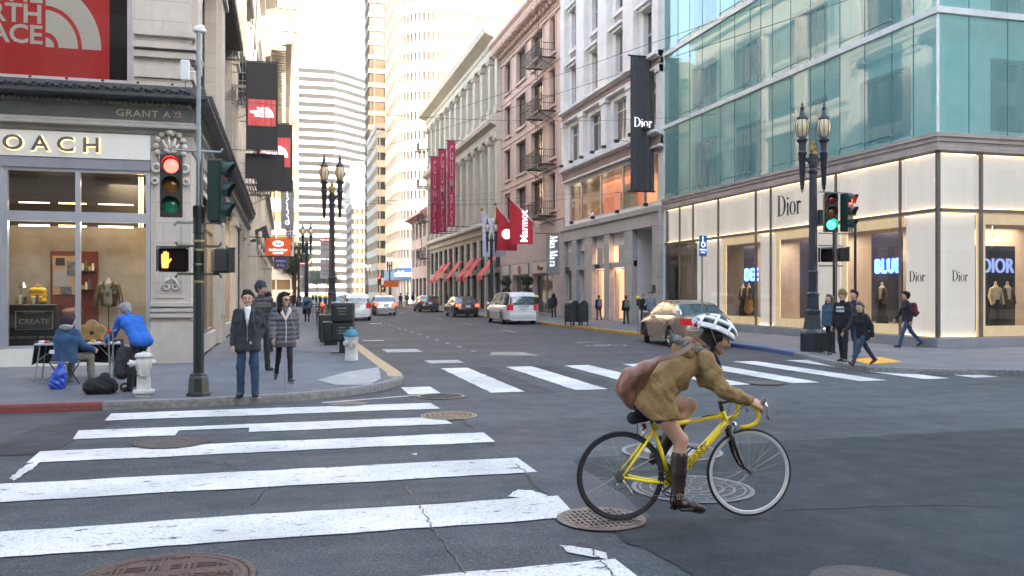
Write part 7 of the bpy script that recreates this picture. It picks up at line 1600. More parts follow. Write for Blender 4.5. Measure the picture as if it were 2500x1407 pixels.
# ornate double lantern posts
LAMPK = mat('blue_black_lamp_paint', (.018, .021, .032), .4, var=.25, bump=.15); GILT = mat('gilt_ornament', (.30, .20, .04), .45, .5); LGL = mat('milky_lamp_glass', (.6, .48, .30), .25, var=.06)
def lamp_post(label, x, y, z0=.12, lit_=False):
 rt_ = thing('street_lamp', label, 'street lamp', (x, y, z0), 0, 'ornate double lantern street lamps')
 MB().lathe([(.34, 0), (.34, .50), (.32, .55), (.27, .62), (.22, .9), (.2, 1.0), (.21, 1.05), (.215, 1.12), (.165, 1.16), (.155, 1.5)], 8, a0=R(22.5)).build('base', LAMPK, rt_)
 n = 24; mb = MB(); pr = [(.155, 1.5), (.165, 1.54), (.165, 1.60), (.135, 1.64), (.13, 2.1), (.14, 2.14), (.14, 2.2), (.118, 2.24), (.10, 4.9), (.125, 4.93), (.125, 5.0), (.10, 5.05), (.13, 5.2), (.10, 5.35), (.115, 5.45), (.07, 5.55)]
 vs = []
 for r_, z_ in pr:
  for j in range(n): k_ = 1 - (.10 if (j % 2 and 2.2 < z_ < 4.95) else 0); a = 2 * math.pi * j / n; vs.append((r_ * k_ * math.cos(a), r_ * k_ * math.sin(a), z_))
 mb.add(vs, [(i * n + j, i * n + (j + 1) % n, (i + 1) * n + (j + 1) % n, (i + 1) * n + j) for i in range(len(pr) - 1) for j in range(n)]); mb.build('column', LAMPK, rt_, smooth=25)
 dx, dy = math.cos(R(-15)), math.sin(R(-15))
 mb = MB()
 for s_ in (-1, 1):
  mb.tube([(0, 0, 5.3), (dx * s_ * .12, dy * s_ * .12, 5.22), (dx * s_ * .22, dy * s_ * .22, 5.34), (dx * s_ * .29, dy * s_ * .29, 5.5)], [.045, .04, .035, .05], 8)
  for k in range(4): mb.ball((dx * s_ * (.07 + .05 * k), dy * s_ * (.07 + .05 * k), 5.3 + .03 * (k % 2)), .035, 8, 5)
 mb.build('arm', LAMPK, rt_, smooth=50)
 for s_ in (-1, 1):
  c = (dx * s_ * .30, dy * s_ * .30)
  MB().lathe([(.012, 4.42), (.045, 4.5), (.05, 4.56), (.06, 4.6), (.10, 5.4), (.12, 5.44), (.12, 5.5), (.09, 5.54), (.10, 5.75), (.14, 5.8), (.155, 5.84), (.11, 5.88), (.10, 5.92)], 12, c=c).build('lantern_stem', LAMPK, rt_, smooth=30)
  ln = MB().lathe([(.10, 5.92), (.145, 6.0), (.175, 6.13), (.175, 6.25), (.145, 6.37), (.12, 6.41)], 16, c=c).build('lantern', LGL if not lit_ else emis('lit_lantern', (1, .7, .4), .6), rt_, smooth=50)
  mb = MB();
  for k in range(8): a = 2 * math.pi * k / 8 + .2; mb.tube([(c[0] + r_ * math.cos(a), c[1] + r_ * math.sin(a), z_) for r_, z_ in ((.105, 5.92), (.15, 6.0), (.181, 6.13), (.181, 6.25), (.15, 6.37), (.12, 6.42))], .010, 5)
  mb.lathe([(.12, 6.40), (.155, 6.42), (.15, 6.46), (.10, 6.5), (.085, 6.56), (.055, 6.62), (.05, 6.70), (.065, 6.72), (.02, 6.78), (.03, 6.81), (.004, 6.9)], 12, c=c); mb.build('cap', LAMPK, ln, smooth=40)
  MB().ball((c[0], c[1], 4.43), .035, 8, 6, sc=(1, 1, 1.4)).build('finial', GILT, rt_)
 f_ = MB()
 for k in range(7):
  a = R(-66 + 22 * k); f_.tube([(0, -.02, 5.5), (dx * .07 * math.sin(a), -.03, 5.52 + .1 * math.cos(a)), (dx * .15 * math.sin(a), -.02, 5.5 + .24 * math.cos(a) + .0)], [.035, .05, .012], 7)
 f_.ball((0, -.03, 5.74), .06, 8, 6, sc=(.8, .6, 1.7)); f_.ball((0, -.05, 5.45), .09, 8, 6); f_.build('ornament', GILT, rt_, smooth=True); return rt_
lamp_post('ornate double lantern lamp post on the right corner carrying traffic signals', *W(1985, 858, .12))
lamp_post('ornate double lantern lamp post behind the news racks on the left kerb', 1.75, 33.2)
lamp_post('ornate lamp post behind the no parking signs, second on the left kerb', 1.62, 66)
lamp_post('small distant ornate lamp post on the left kerb in front of the trees', 1.55, 99)
lamp_post('ornate lamp post on the right kerb beside the white minivan and red flags', 14.1, 58.5)
lamp_post('distant lit lamp post in front of the blue bank sign', 14.0, 118, lit_=True)
lamp_post('farthest lamp post beside the distant traffic light on the right', 14.0, 150)
rx2, ry2 = W(1985, 858, .12)
ts = thing('traffic_signal', 'twin signal heads with green and red lights on brackets beside the right lamp post', 'traffic signal', (rx2 + .16, ry2 - .1, .12)); k = 1.0
signal_head(ts, .34, .0, 3.84, -110, 'green', 1.0); signal_head(ts, 1.0, .1, 3.86, -60, 'red', 1.0)
ped_head(ts, .25, 0, 2.66, -150); ped_head(ts, .78, .0, 2.68, -35)
for z, e in ((4.4, .95), (3.26, .95), (2.92, .72), (2.36, .72)): MB().tube([(-.05, 0, z), (e, .08 if e > .8 else 0, z)], .018, 6).build('bracket_arm', GALV, ts)
MB().bbox(-.06, .05, -.06, .06, 3.5, 3.9, .01).build('terminal_box', LAMPK, ts)
for (u, v, h_, m_, lab) in ((2036, 862, 3.3, BLACKM, 'thin dark signal post behind the green light, right corner'), (2088, 868, 3.4, BLACKM, 'thin dark post behind the red light, right corner')):
 x, y = W(u, v, .12); pp = thing('post', lab, 'post', (x, y, .12)); MB().lathe([(.035, 0), (.035, h_)], 10).build('pole', m_, pp); MB().lathe([(.06, 0), (.06, .04), (.036, .05)], 10).build('base_plate', m_, pp)
# hydrants
HYW = mat('chipped_white_paint', (.55, .56, .53), .5, var=.10, scale=12, bump=.4, bscale=30, dirt=.7); HYT = mat('teal_cap_paint', (.02, .15, .22), .4, var=.2, scale=14, bump=.3)
x, y = W(351, 968, .12)
hy = thing('fire_hydrant', 'white fire hydrant with chipped paint in front of the man in blue', 'fire hydrant', (x, y, .12))
MB().lathe([(.13, 0), (.13, .03), (.115, .05), (.16, .055), (.165, .09), (.16, .10), (.12, .105), (.105, .13), (.10, .40), (.115, .43), (.125, .50), (.12, .56), (.10, .60), (.12, .605), (.135, .625), (.125, .66), (.09, .68), (.03, .69), (.03, .70)], 20).build('barrel', HYW, hy, smooth=35)
q = math.atan2(-y, -x)
def nozzle(root, a, z, r, L_, m_):
 d = (math.cos(a), math.sin(a)); mb = MB(); mb.tube([(d[0] * .08, d[1] * .08, z), (d[0] * (.12 + L_), d[1] * (.12 + L_), z)], r, 14); mb.tube([(d[0] * (.12 + L_), d[1] * (.12 + L_), z), (d[0] * (.165 + L_), d[1] * (.165 + L_), z)], r * 1.25, 14); mb.tube([(d[0] * (.165 + L_), d[1] * (.165 + L_), z), (d[0] * (.19 + L_), d[1] * (.19 + L_), z)], r * .4, 6); mb.build('nozzle', m_, root, smooth=35)
nozzle(hy, q, .40, .062, .0, HYW); nozzle(hy, q - math.pi / 2, .52, .045, .045, HYW); nozzle(hy, q + math.pi / 2, .53, .035, .0, HYW)
a = q - math.pi / 2; MB().tube([(math.cos(a) * .2, math.sin(a) * .2, .5), (math.cos(a) * .19, math.sin(a) * .19, .38), (math.cos(a) * .1 + math.cos(q) * .1, math.sin(a) * .1 + math.sin(q) * .1, .33), (math.cos(q) * .12, math.sin(q) * .12, .36)], .006, 5).build('chain', IRON, hy)
x, y = W(858, 880, .12)
hy = thing('fire_hydrant', 'white fire hydrant with teal cap beside the yellow kerb', 'fire hydrant', (x, y, .12)); q = math.atan2(-y, -x)
MB().lathe([(.16, 0), (.16, .03), (.155, .05), (.15, .50), (.165, .53), (.17, .57)], 20).build('barrel', HYW, hy, smooth=35); MB().lathe([(.17, .571), (.185, .575), (.185, .62), (.16, .66), (.10, .73), (.05, .75), (.045, .79), (.01, .80)], 20).build('cap', HYT, hy, smooth=35)
nozzle(hy, q + .5, .42, .05, .04, HYW); nozzle(hy, q - .9, .42, .05, .04, HYW); MB().tube([(math.cos(q - .9) * .2, math.sin(q - .9) * .2, .38), (math.cos(q) * .18, math.sin(q) * .18, .27), (math.cos(q + .5) * .2, math.sin(q + .5) * .2, .37)], .006, 5).build('chain', IRON, hy)
# news racks
NR = mat('dark_green_rack', (.010, .015, .015), .4, var=.2, dirt=.3); x, y = W(838, 862, .12)
nr = thing('news_rack', 'dark green double news rack on a pedestal behind the teal capped hydrant', 'news rack', (x, y, .12), R(-8)); LETW = mat('rack_lettering', (.55, .57, .55), .5)
MB().bbox(-.1, .1, -.1, .1, 0, .32, .01).build('pedestal', NR, nr); MB().bbox(-.3, .1, -.12, .12, 0, .03, .005).build('foot', NR, nr)
for z in (.32, .83):
 b_ = MB().bbox(-.29, .29, -.26, .3, z, z + .5, .03).build('box', NR, nr); MB().bbox(-.25, .20, -.275, -.255, z + .04, z + .46, .01).build('door', NR, b_)
 for i, (s_, sz) in enumerate((('STANDARD', .05), ('San Francisco', .035), ('The Examiner', .035)) if z > .5 else (('YOUR NEWS', .03), ('Watching The City', .035), ('S.F. 9:00', .05))): text('lettering', s_, sz, LETW, b_, Matrix.Translation((-.02, -.278, z + .36 - .075 * i)), .001, 'CENTER')
MB().bbox(-.3, .3, -.22, .28, 1.335, 1.37, .01).build('top', mat('pale_rack_top', (.35, .36, .36), .5), nr)
mb0 = None
for i, (dx, dy, h_) in enumerate(((.05, 3.6, .72), (.0, 5.4, .9))):
 r_ = thing('news_rack', ['low dark box behind the double news rack', 'farther dark box in the line of news racks'][i], 'news rack', (x + dx - .2, y + dy, .12)); MB().bbox(-.25, .25, -.25, .25, .1, h_, .03).build('box', NR, r_); MB().bbox(-.2, .2, -.2, .2, 0, .1, .01).build('foot', NR, r_); MB().bbox(-.19, .19, -.262, -.248, .3, h_ - .1, .01).build('door', BLACKM, r_)
# parked bicycles along the left kerb
def parked_bike(label, x, y, rz, c):
 b = thing('bicycle', label, 'bicycle', (x, y, .13), rz, 'bicycles locked along the left kerb'); m_ = mat('bike_paint_%s' % c[0], c[1], .35)
 for xx in (0, 1.0):
  MB().torus((xx, 0, .34), .33, .016, 28, 6).build('wheel', RUB, b, smooth=True)
 mb = MB()
 for p, q_ in (((.4, .28), (.25, .78)), ((.25, .74), (.82, .80)), ((.4, .28), (.84, .72)), ((0, .34), (.4, .28)), ((0, .34), (.26, .7)), ((.82, .82), (1.0, .34))): mb.tube([(p[0], 0, p[1]), (q_[0], 0, q_[1])], .017, 6)
 mb.build('frame', m_, b); MB().tube([(.86, -.26, 1.0), (.82, -.1, 1.02), (.81, 0, .98), (.82, .1, 1.02), (.86, .26, 1.0)], .014, 6).build('handlebar', BLACKM, b); MB().bbox(.14, .36, -.06, .06, .86, .91, .02).build('saddle', BLACKM, b)
for i, (yy, c) in enumerate(((28.6, ('green', (.02, .2, .08))), (30.6, ('red', (.3, .03, .02))), (36.5, ('dark', (.02, .02, .02))), (39.5, ('orange', (.4, .12, .02))), (43, ('blue', (.02, .06, .25))))):
 parked_bike(['green bicycle locked just behind the news racks', 'red bicycle locked behind the green one', 'dark bicycle beyond the tall left lamp post', 'orange bicycle farther along the left kerb', 'farthest blue bicycle in the kerbside line'][i], 1.55 + .1 * (i % 2), yy, R(80 + 9 * (i % 3)), c)
# parking meters
def meter(label, x, y, grp='parking meters along the kerbs'):
 m_ = thing('parking_meter', label, 'parking meter', (x, y, .12), 0, grp)
 MB().lathe([(.03, 0), (.03, 1.1)], 8).build('post', GALV, m_); MB().bbox(-.07, .07, -.05, .05, 1.1, 1.38, .03).build('head', BLACKM, m_); MB().ball((0, 0, 1.42), .10, 10, 6, sc=(1, .6, .8)).build('hood', mat('meter_yellow', (.6, .45, .02), .4), m_, smooth=True)
 mb = MB(); mb.lathe([(.034, .45), (.034, .7)], 8); mb.build('sticker_band', mat('meter_stickers', (.4, .18, .04), .5, var=.6, scale=20, col2=(.1, .2, .3)), m_)
for i, (u, v) in enumerate(((1311, 797), (1558, 815))): meter(['yellow hooded parking meter beside the mail boxes', 'yellow hooded parking meter left of the tan sedan'][i], *W(u, v, .12))
for i, yy in enumerate((34.8, 41, 47, 53, 59, 72)): meter(['nearest', 'second', 'third', 'fourth', 'fifth', 'farthest'][i] + ' yellow topped meter in the row along the left kerb', 1.85, yy)
# mail boxes
MBX = mat('dark_mailbox_paint', (.030, .034, .036), .45, var=.2, dirt=.3)
for i, u in enumerate((1397, 1418)):
 x, y = W(u, 795, .12); b = thing('mailbox', ['dark round topped mailbox, left of the pair', 'dark round topped mailbox, right of the pair'][i], 'mailbox', (x, y, .12), R(20), 'pair of mailboxes on the right kerb')
 mb = MB(); pf = [(-.28, .18), (.28, .18), (.28, .95)] + [(.28 * math.cos(R(a)), .95 + .28 * math.sin(R(a))) for a in range(15, 180, 15)] + [(-.28, .95)]; mb.prism(pf, -.25, .25, 'y'); mb.build('body', MBX, b, smooth=30)
 for sx_ in (-.25, .25):
  for sy_ in (-.22, .22): MB().box(sx_ - .025, sx_ + .025, sy_ - .02, sy_ + .02, 0, .2).build('leg', MBX, b)
 MB().bbox(-.22, .22, -.262, -.245, .5, .9, .01).build('door', MBX, b)
# disabled parking sign and no parking signs
x, y = W(1714, 845, .12); sgn = thing('parking_sign', 'blue disabled parking sign on a thin post in front of the boutique', 'sign', (x, y, .12), R(14)); SB = mat('sign_blue', (.015, .13, .42), .4, var=.04)
MB().lathe([(.028, 0), (.028, 2.75)], 8).build('post', GALV, sgn); pl_ = MB().bbox(-.15, .15, -.05, -.035, 2.72, 3.35, .006).build('plate', SB, sgn); WS = mat('sign_white', (.55, .55, .55), .5)
mb = MB(); mb.torus((0, -.055, 3.08), .07, .012, 20, 5, 'y', flat=.3); mb.tube([(-.02, -.056, 3.27), (-.02, -.056, 3.12), (.05, -.056, 3.12), (.075, -.056, 3.04), (.10, -.056, 3.05)], .012, 5, flat=.4); mb.ball((-.02, -.056, 3.29), .022, 8, 6, sc=(1, .3, 1)); mb.build('wheelchair_symbol', WS, pl_)
for i, s_ in enumerate(('PARKING', 'ONLY')): text('lettering', s_, .065, WS, pl_, Matrix.Translation((0, -.052, 2.90 - i * .08)), .001, 'CENTER')
def nopark(label, x, y, z, s=1.):
 g = thing('parking_restriction_sign', label, 'sign', (x, y, .12), R(8), 'red and white no parking signs on the left kerb'); MB().lathe([(.03, 0), (.03, z + .7 * s)], 8).build('post', GALV, g)
 for k, zz in enumerate((z, z - .82 * s)):
  p = MB().box(-.25 * s, .25 * s, -.06, -.045, zz, zz + .74 * s).build('plate', mat('dull_sign_plate', (.28, .28, .28), .6), g); RS = mat('sign_red', (.45, .02, .04), .45)
  if not k: MB().box(-.25 * s, .25 * s, -.067, -.0605, zz + .60 * s, zz + .74 * s).build('red_band', RS, p); text('lettering', 'TOW AWAY', .09 * s, WS, p, Matrix.Translation((0, -.070, zz + .64 * s)), .001, 'CENTER', 1.0)
  text('lettering', 'NO', .16 * s, RS, p, Matrix.Translation((-.23 * s, -.064, zz + .44 * s)), .002); text('lettering', 'PARKING', .085 * s, RS, p, Matrix.Translation((-.0 * s, -.064, zz + .47 * s)), .002, sx=.6)
  for q_, s2 in enumerate(('7AM-9AM', '4PM-6PM') if k else ('STOPPING',)): text('lettering', s2, .1 * s, mat('sign_grey_print', (.06, .06, .07), .5), p, Matrix.Translation((0, -.064, zz + .26 * s - .13 * q_ * s)), .002, 'CENTER', .85)
nopark('pair of red and white parking signs left of the tall left lamp post', 2.05, 44, 3.4, 1.3); nopark('farther pair of red and white parking signs on the left kerb', 1.45, 66.5, 2.9, 1.35)
# projecting signs and banners on the left facade
def blade(name, label, cat, x, y, z, w_, h_, m_, t=.06, bracket=True):
 g = thing(name, label, cat, (x, y, z)); MB().bbox(0, w_, -t / 2, t / 2, 0, h_, .008).build('panel', m_, g)
 if bracket: MB().tube([(-.8, 0, h_ + .04), (w_ + .05, 0, h_ + .04)], .02, 6).build('bracket', IRON, g); MB().tube([(-.8, 0, -.03), (w_ + .05, 0, -.03)], .015, 6).build('bracket', IRON, g)
 return g
ORG = mat('orange_sign', (.75, .10, .01), .45, var=.03)
g = blade('shop_sign', 'orange projecting sign with white oval mark above the left pavement', 'sign', -.95, 45.0, 3.6, 1.28, .90, ORG, .12)
mb = MB(); mb.ball((.64, -.07, .62), .24, 24, 8, sc=(1.15, .08, .62)); mb.build('emblem', WS, g, smooth=True); mb = MB(); mb.ball((.66, -.09, .62), .13, 16, 6, sc=(1.2, .1, .6)); mb.build('emblem_centre', ORG, g); mb = MB(); mb.box(.64, .67, -.11, -.1, .56, .68); mb.build('emblem_bar', WS, g)
text('lettering', 'icebreaker', .2, WS, g, Matrix.Translation((.64, -.065, .25)), .003, 'CENTER', 1.05, bold=.004); text('lettering', 'MERINO', .13, WS, g, Matrix.Translation((.64, -.065, .10)), .003, 'CENTER', 1.05, bold=.003)
g = blade('shop_sign', 'dark blue projecting sign with gilt edge below the orange sign', 'sign', -.62, 54, 3.2, .82, .72, mat('royal_blue_sign', (.012, .018, .12), .4), .12); GS = mat('pale_gilt_letter', (.42, .38, .36), .5)
text('lettering', 'SHREVE', .17, GS, g, Matrix.Translation((.41, -.065, .40)), .003, 'CENTER', 1.05, bold=.003); text('lettering', '& Co.', .2, GS, g, Matrix.Translation((.41, -.065, .15)), .003, 'CENTER', bold=.003)
mb = MB(); [mb.box(*b_) for b_ in ((-.02, .84, -.075, .07, -.02, .02), (-.02, .84, -.075, .07, .70, .74), (-.02, .02, -.074, .07, .02, .70), (.80, .84, -.074, .07, .02, .70))]; mb.build('frame', mat('brown_gilt_frame', (.16, .11, .05), .5), g)
BKB = mat('black_banner', (.012, .012, .014), .7, bump=.1, bscale=4); REDB = mat('red_banner_print', (.50, .02, .03), .6, var=.35, scale=2.2, stretch=(4, 1, .3), col2=(.62, .12, .12))
def tnf(label, x, y, z, w_, h_, zr):
 g = blade('banner', label, 'banner', x, y, z, w_, h_, BKB, .04); q = w_ * .88; MB().box(w_ * .06, w_ * .94, -.03, -.0205, zr, zr + q * .98).build('print', REDB, g); cz = zr + q * .42
 for i, s_ in enumerate(('THE', 'NORTH', 'FACE')): text('lettering', s_, w_ * .135, WS, g, Matrix.Translation((w_ * .56, -.033, cz + w_ * (.14 - .11 * i))), .002, 'RIGHT', .95, .95, .002)
 mb = MB(); n = 10
 for a, b_ in ((0, .05), (.075, .16), (.18, .27)):
  P = [(w_ * .60 + w_ * b_ * math.sin(R(9 * k)), w_ * b_ * 1.2 * math.cos(R(9 * k))) for k in range(n + 1)] + [(w_ * .60 + w_ * a * math.sin(R(9 * k)), w_ * a * 1.2 * math.cos(R(9 * k))) for k in range(n, -1, -1)]; mb.prism([(p, cz - w_ * .08 + r_) for p, r_ in P], -.036, -.031, 'y')
 mb.build('emblem', WS, g)
tnf('black banner with red square print hanging highest on the left facade', -1.46, 35, 7.35, 1.2, 3.45, .95); tnf('second black banner with red print, lower and behind the first', -1.25, 42, 6.55, 1.62, 3.2, 1.15)
MB().box(0, 1.05, -.04, .0, 0, 1.18).build('x', BKB) if False else None
g = thing('banner', 'plain black banner panel just below the highest left banner', 'banner', (-1.5, 35.3, 6.25)); MB().bbox(0, 1.5, -.02, .02, 0, 1.0, .005).build('panel', BKB, g)
g = blade('banner', 'grey vertical banner with white script beside the tall left tower', 'banner', -.25, 62, 6.2, .9, 3.4, mat('slate_banner', (.14, .15, .165), .7), .05)
mb = MB(); rr = random.Random(5); zz = .4; pts = []
while zz < 3.0: pts.append((.45 + rr.uniform(-.10, .10), -.04, zz)); zz += .09
mb.tube(pts, .018, 5); mb.torus((.45, -.04, .45), .14, .022, 18, 5); mb.build('script', WS, g)
g = blade('banner', 'narrow black and white lettered banner above the left shops far along', 'banner', .1, 84, 5.2, .75, 4.3, mat('far_white_banner', (.5, .5, .5), .7), .05); text('lettering', 'Guess', 1.2, BLACKM, g, Matrix.Translation((.62, -.04, .3)) @ Matrix.Rotation(R(-90), 4, 'Y'), .01)
IRN2 = mat('stone_coloured_iron', (.20, .19, .17), .6)
fire_escape('fire_escape', 'pale iron fire escape above the black banner on the left facade', -2.08, 38.0, [10.15], 'L', 3.4, 1.25, IRN2, z_end=16); fire_escape('fire_escape', 'pale iron fire escape balcony below the black banners on the left facade', -2.08, 45.5, [7.0], 'L', 4.6, 1.35, IRN2, z_end=3.4)
# right side banners and flags
RB = mat('crimson_banner', (.36, .015, .05), .75, var=.12, bump=.15, bscale=3); PL = mat('pale_pink_letter', (.48, .32, .35), .6)
for i, (u0, y, z0, z1) in enumerate(((1051, 103.5, 11.6, 20.9), (1070, 95, 11.1, 19.9), (1092, 86.5, 10.0, 18.9))):
 L_ = ['left', 'middle', 'right'][i]; d_ = None; c = ((u0 - 1250) / 2083.0); k_ = math.sin(YAW) + c * math.cos(YAW); y = {0: 92, 1: 88, 2: 84}[i]; d = y / (math.cos(YAW) - c * math.sin(YAW)); x = k_ * d; wd = 20 * d / 2083; zt = CAM_H + (714 - (382, 364, 343)[i]) * d / 2083; zb = CAM_H + (714 - (570, 566, 553)[i]) * d / 2083
 g = thing('banner', 'tall crimson vertical banner, %s of the three on the cream building' % L_, 'banner', (x, y, zb)); hh = zt - zb; n = 12; mb = MB()
 for k in range(n): z_a, z_b = hh * k / n, hh * (k + 1) / n; s1, s2 = .06 * math.sin(k * 1.1 + i), .06 * math.sin((k + 1) * 1.1 + i); mb.quad((0, s1, z_a), (wd, s1, z_a), (wd, s2, z_b), (0, s2, z_b)); mb.quad((0, s1 + .02, z_a), (0, s2 + .02, z_b), (wd, s2 + .02, z_b), (wd, s1 + .02, z_a))
 mb.build('cloth', RB, g, smooth=True)
 for k, ch in enumerate('GUMPS'): text('lettering', ch, hh * .245, PL, g, Matrix.Translation((wd * .5, -.09, hh * (.775 - .19 * k))), .01, 'CENTER', .24, bold=.008)
 for zz in (0, hh): MB().tube([(-.2, 0, zz), (18.3 - x, 0, zz + .02)], .035, 6).build('bracket', IRON, g)
def flag(label, u_top, v_top, u_base, v_base, y, m_, drop, deco=None):
 """pole rising from the wall toward the street with a cloth hanging from it"""
 def P(u, v, yy):
  c = (u - 1250) / 2083.0; d = yy / (math.cos(YAW) - c * math.sin(YAW)); return Vector(((math.sin(YAW) + c * math.cos(YAW)) * d, yy, CAM_H + (714 - v) * d / 2083))
 a, b_ = P(u_top, v_top, y), P(u_base, v_base, y); g = thing('flag', label, 'flag', tuple(b_)); a -= b_; MB().tube([(0, 0, 0), a], .05, 8).build('pole', mat('white_pole', (.6, .6, .58), .5), g); MB().ball(tuple(a), .12, 8, 6).build('finial', GILT, g, smooth=True)
 n = 8; mb = MB(); w0, w1 = a.lerp(Vector(), .03), a.lerp(Vector(), .80); zb = w1.z * .0 + a.z - drop
 for k in range(n):
  p, q_ = w0.lerp(w1, k / n), w0.lerp(w1, (k + 1) / n); s1, s2 = .05 * math.sin(k * 1.3), .05 * math.sin((k + 1) * 1.3)
  mb.quad((p.x, p.y + s1, zb), (q_.x, q_.y + s2, zb), (q_.x, q_.y + s2, q_.z), (p.x, p.y + s1, p.z)); mb.quad((p.x, p.y + s1 + .015, zb), (p.x, p.y + s1 + .015, p.z), (q_.x, q_.y + s2 + .015, q_.z), (q_.x, q_.y + s2 + .015, zb))
 mb.build('cloth', m_, g, smooth=True); return g, w0, w1, zb
g, w0, w1, zb = flag('white flag with blue tassel hanging over the red awnings', 1176, 512, 1250, 598, 62, mat('white_flag', (.55, .60, .72), .8, bump=.1, bscale=3), 3.5); mb = MB(); cx_ = (w0.x + w1.x) / 2 + .2; mb.prism([(cx_ - .09, zb + .6), (cx_ + .09, zb + .6), (cx_ + .06, zb + 1.4), (cx_ - .06, zb + 1.4)], -.09, -.07, 'y'); mb.torus((cx_, -.08, zb + 1.62), .14, .03, 16, 5); mb.build('tassel', mat('tassel_blue', (.03, .08, .3), .6), g)
g, w0, w1, zb = flag('plain red flag with white disc, middle of the three flags', 1209, 499, 1275, 580, 60, mat('red_flag', (.45, .015, .03), .8, bump=.1, bscale=3), 3.35); MB().tube([((w0.x + w1.x) / 2, -.07, zb + 1.2), ((w0.x + w1.x) / 2, -.1, zb + 1.2)], .36, 18).build('disc', WS, g)
g, w0, w1, zb = flag('red flag with white lettering, nearest of the three flags', 1242, 481, 1315, 556, 57, MATS['red_flag'], 3.25); text('lettering', 'Marmot', .72, WS, g, Matrix.Translation((w0.x * .25 + w1.x * .75, -.09, zb + .12)) @ Matrix.Rotation(R(-90), 4, 'Y'), .01, 'LEFT', .95, bold=.01)
g = blade('banner', 'grey vertical banner with white serif lettering over the pale granite shop', 'banner', 16.3, 52.5, 2.95, .85, 2.55, mat('grey_banner', (.19, .20, .20), .7), .04)
Mv = Matrix.Translation((.22, -.03, 2.45)) @ Matrix.Rotation(R(90), 4, 'Y'); serif('lettering', 'Max', .5, WS, g, Mv, .01, .8); serif('lettering', 'Ma', .5, WS, g, Mv @ Matrix.Translation((.93, 0, 0)), .01, .8); serif('lettering', 'ra', .5, WS, g, Mv @ Matrix.Translation((1.62, 0, 0)), .01, .8)
DG = mat('pleated_grey_cloth', (.075, .075, .078), .75); g = thing('banner', 'long dark grey pleated banner with white name beside the boutique', 'banner', (17.1, 40.6, 6.95)); n = 26; hh = 6.9; mb = MB(); wd = 1.28
for k in range(n):
 a, b_ = wd * k / n, wd * (k + 1) / n; s1, s2 = .05 * math.sin(k * 2.1) + .03 * math.sin(k * .9), .05 * math.sin((k + 1) * 2.1) + .03 * math.sin((k + 1) * .9); mb.quad((a, s1, 0), (b_, s2, 0), (b_, s2, hh), (a, s1, hh)); mb.quad((a, s1 + .02, 0), (a, s1 + .02, hh), (b_, s2 + .02, hh), (b_, s2 + .02, 0))
mb.build('cloth', DG, g, smooth=True); serif('lettering', 'Dior', .48, WS, g, Matrix.Translation((.1, -.2, 3.25)), .01, .98)
for zz in (-.02, hh + .02): MB().tube([(-.15, 0, zz), (1.36, 0, zz)], .04, 8).build('bracket', IRON, g)
g = blade('banner', 'narrow bright orange banner behind the long grey banner', 'banner', 18.12, 43.0, 7.15, .32, 2.75, ORG, .05); text('lettering', 'MALO', .34, WS, g, Matrix.Translation((.26, -.03, .25)) @ Matrix.Rotation(R(-90), 4, 'Y'), .003, 'LEFT', 1.5)
# road works sign and stand far right, topiary in planters
x, y = 15.0, 108; g = thing('road_sign', 'orange temporary road sign on a post far along the right kerb', 'sign', (x - 2.0, y, .12)); MB().lathe([(.05, 0), (.05, 3.2)], 8).build('post', BLACKM, g); MB().box(-.95, .95, -.06, 0, 2.3, 3.1).build('plate', mat('roadwork_orange', (.7, .12, .01), .5), g)
g = thing('sign_board', 'white board sign standing on the far right pavement', 'sign', (14.4, 100, .12)); mb = MB(); mb.box(-.45, .45, -.03, .0, .3, 1.3); mb.build('board', WS, g); mb = MB(); [mb.box(s_ - .03, s_ + .03, -.02, .02, 0, .31) for s_ in (-.4, .4)]; mb.build('leg', BLACKM, g)
LEAF = mat('dark_leaf', (.020, .040, .014), .6, var=.4, scale=6); LEAF2 = mat('street_tree_leaf', (.045, .075, .025), .6, var=.4, scale=2); BARK = mat('bark', (.06, .045, .035), .9, var=.3, bump=.5)
def leafball(mb, c, r, n, s, rr):
 for _ in range(n):
  d = Vector((rr.gauss(0, 1), rr.gauss(0, 1), rr.gauss(0, 1))).normalized(); p = Vector(c) + Vector((d.x * r[0], d.y * r[1], d.z * r[2])) * rr.uniform(.6, 1.05); t = Vector((rr.gauss(0, 1), rr.gauss(0, 1), rr.gauss(0, 1))).normalized(); q = d.cross(t).normalized() * s * .5; t = t * s
  mb.add([tuple(p - q), tuple(p + t * .5), tuple(p + q), tuple(p - t * .5)], [(0, 1, 2, 3)])
rr = random.Random(11)
for i, (u, v) in enumerate(((1215, 768), (1251, 775))):
 x, y = W(u, v, .12); g = thing('topiary', ['clipped topiary of stacked leaf balls left of the right kerb lamp', 'clipped round topiary right of the kerb lamp'][i], 'plant', (16.6, 64 - i * 6, .12)); f_ = MB(); f_.lathe([(.3, 0), (.35, .5), (.32, .52), (.1, .5)], 12); f_.build('pot', mat('pale_pot', (.3, .3, .28), .7), g); MB().tube([(0, 0, .5), (0, 0, 2.4)], .04, 6).build('trunk', BARK, g); mb = MB()
 for z_, r_ in ((.95, .42), (1.7, .38), (2.45, .45)): leafball(mb, (0, 0, z_), (r_, r_, r_ * .8), 420, .12, rr)
 mb.build('crown', LEAF, g)
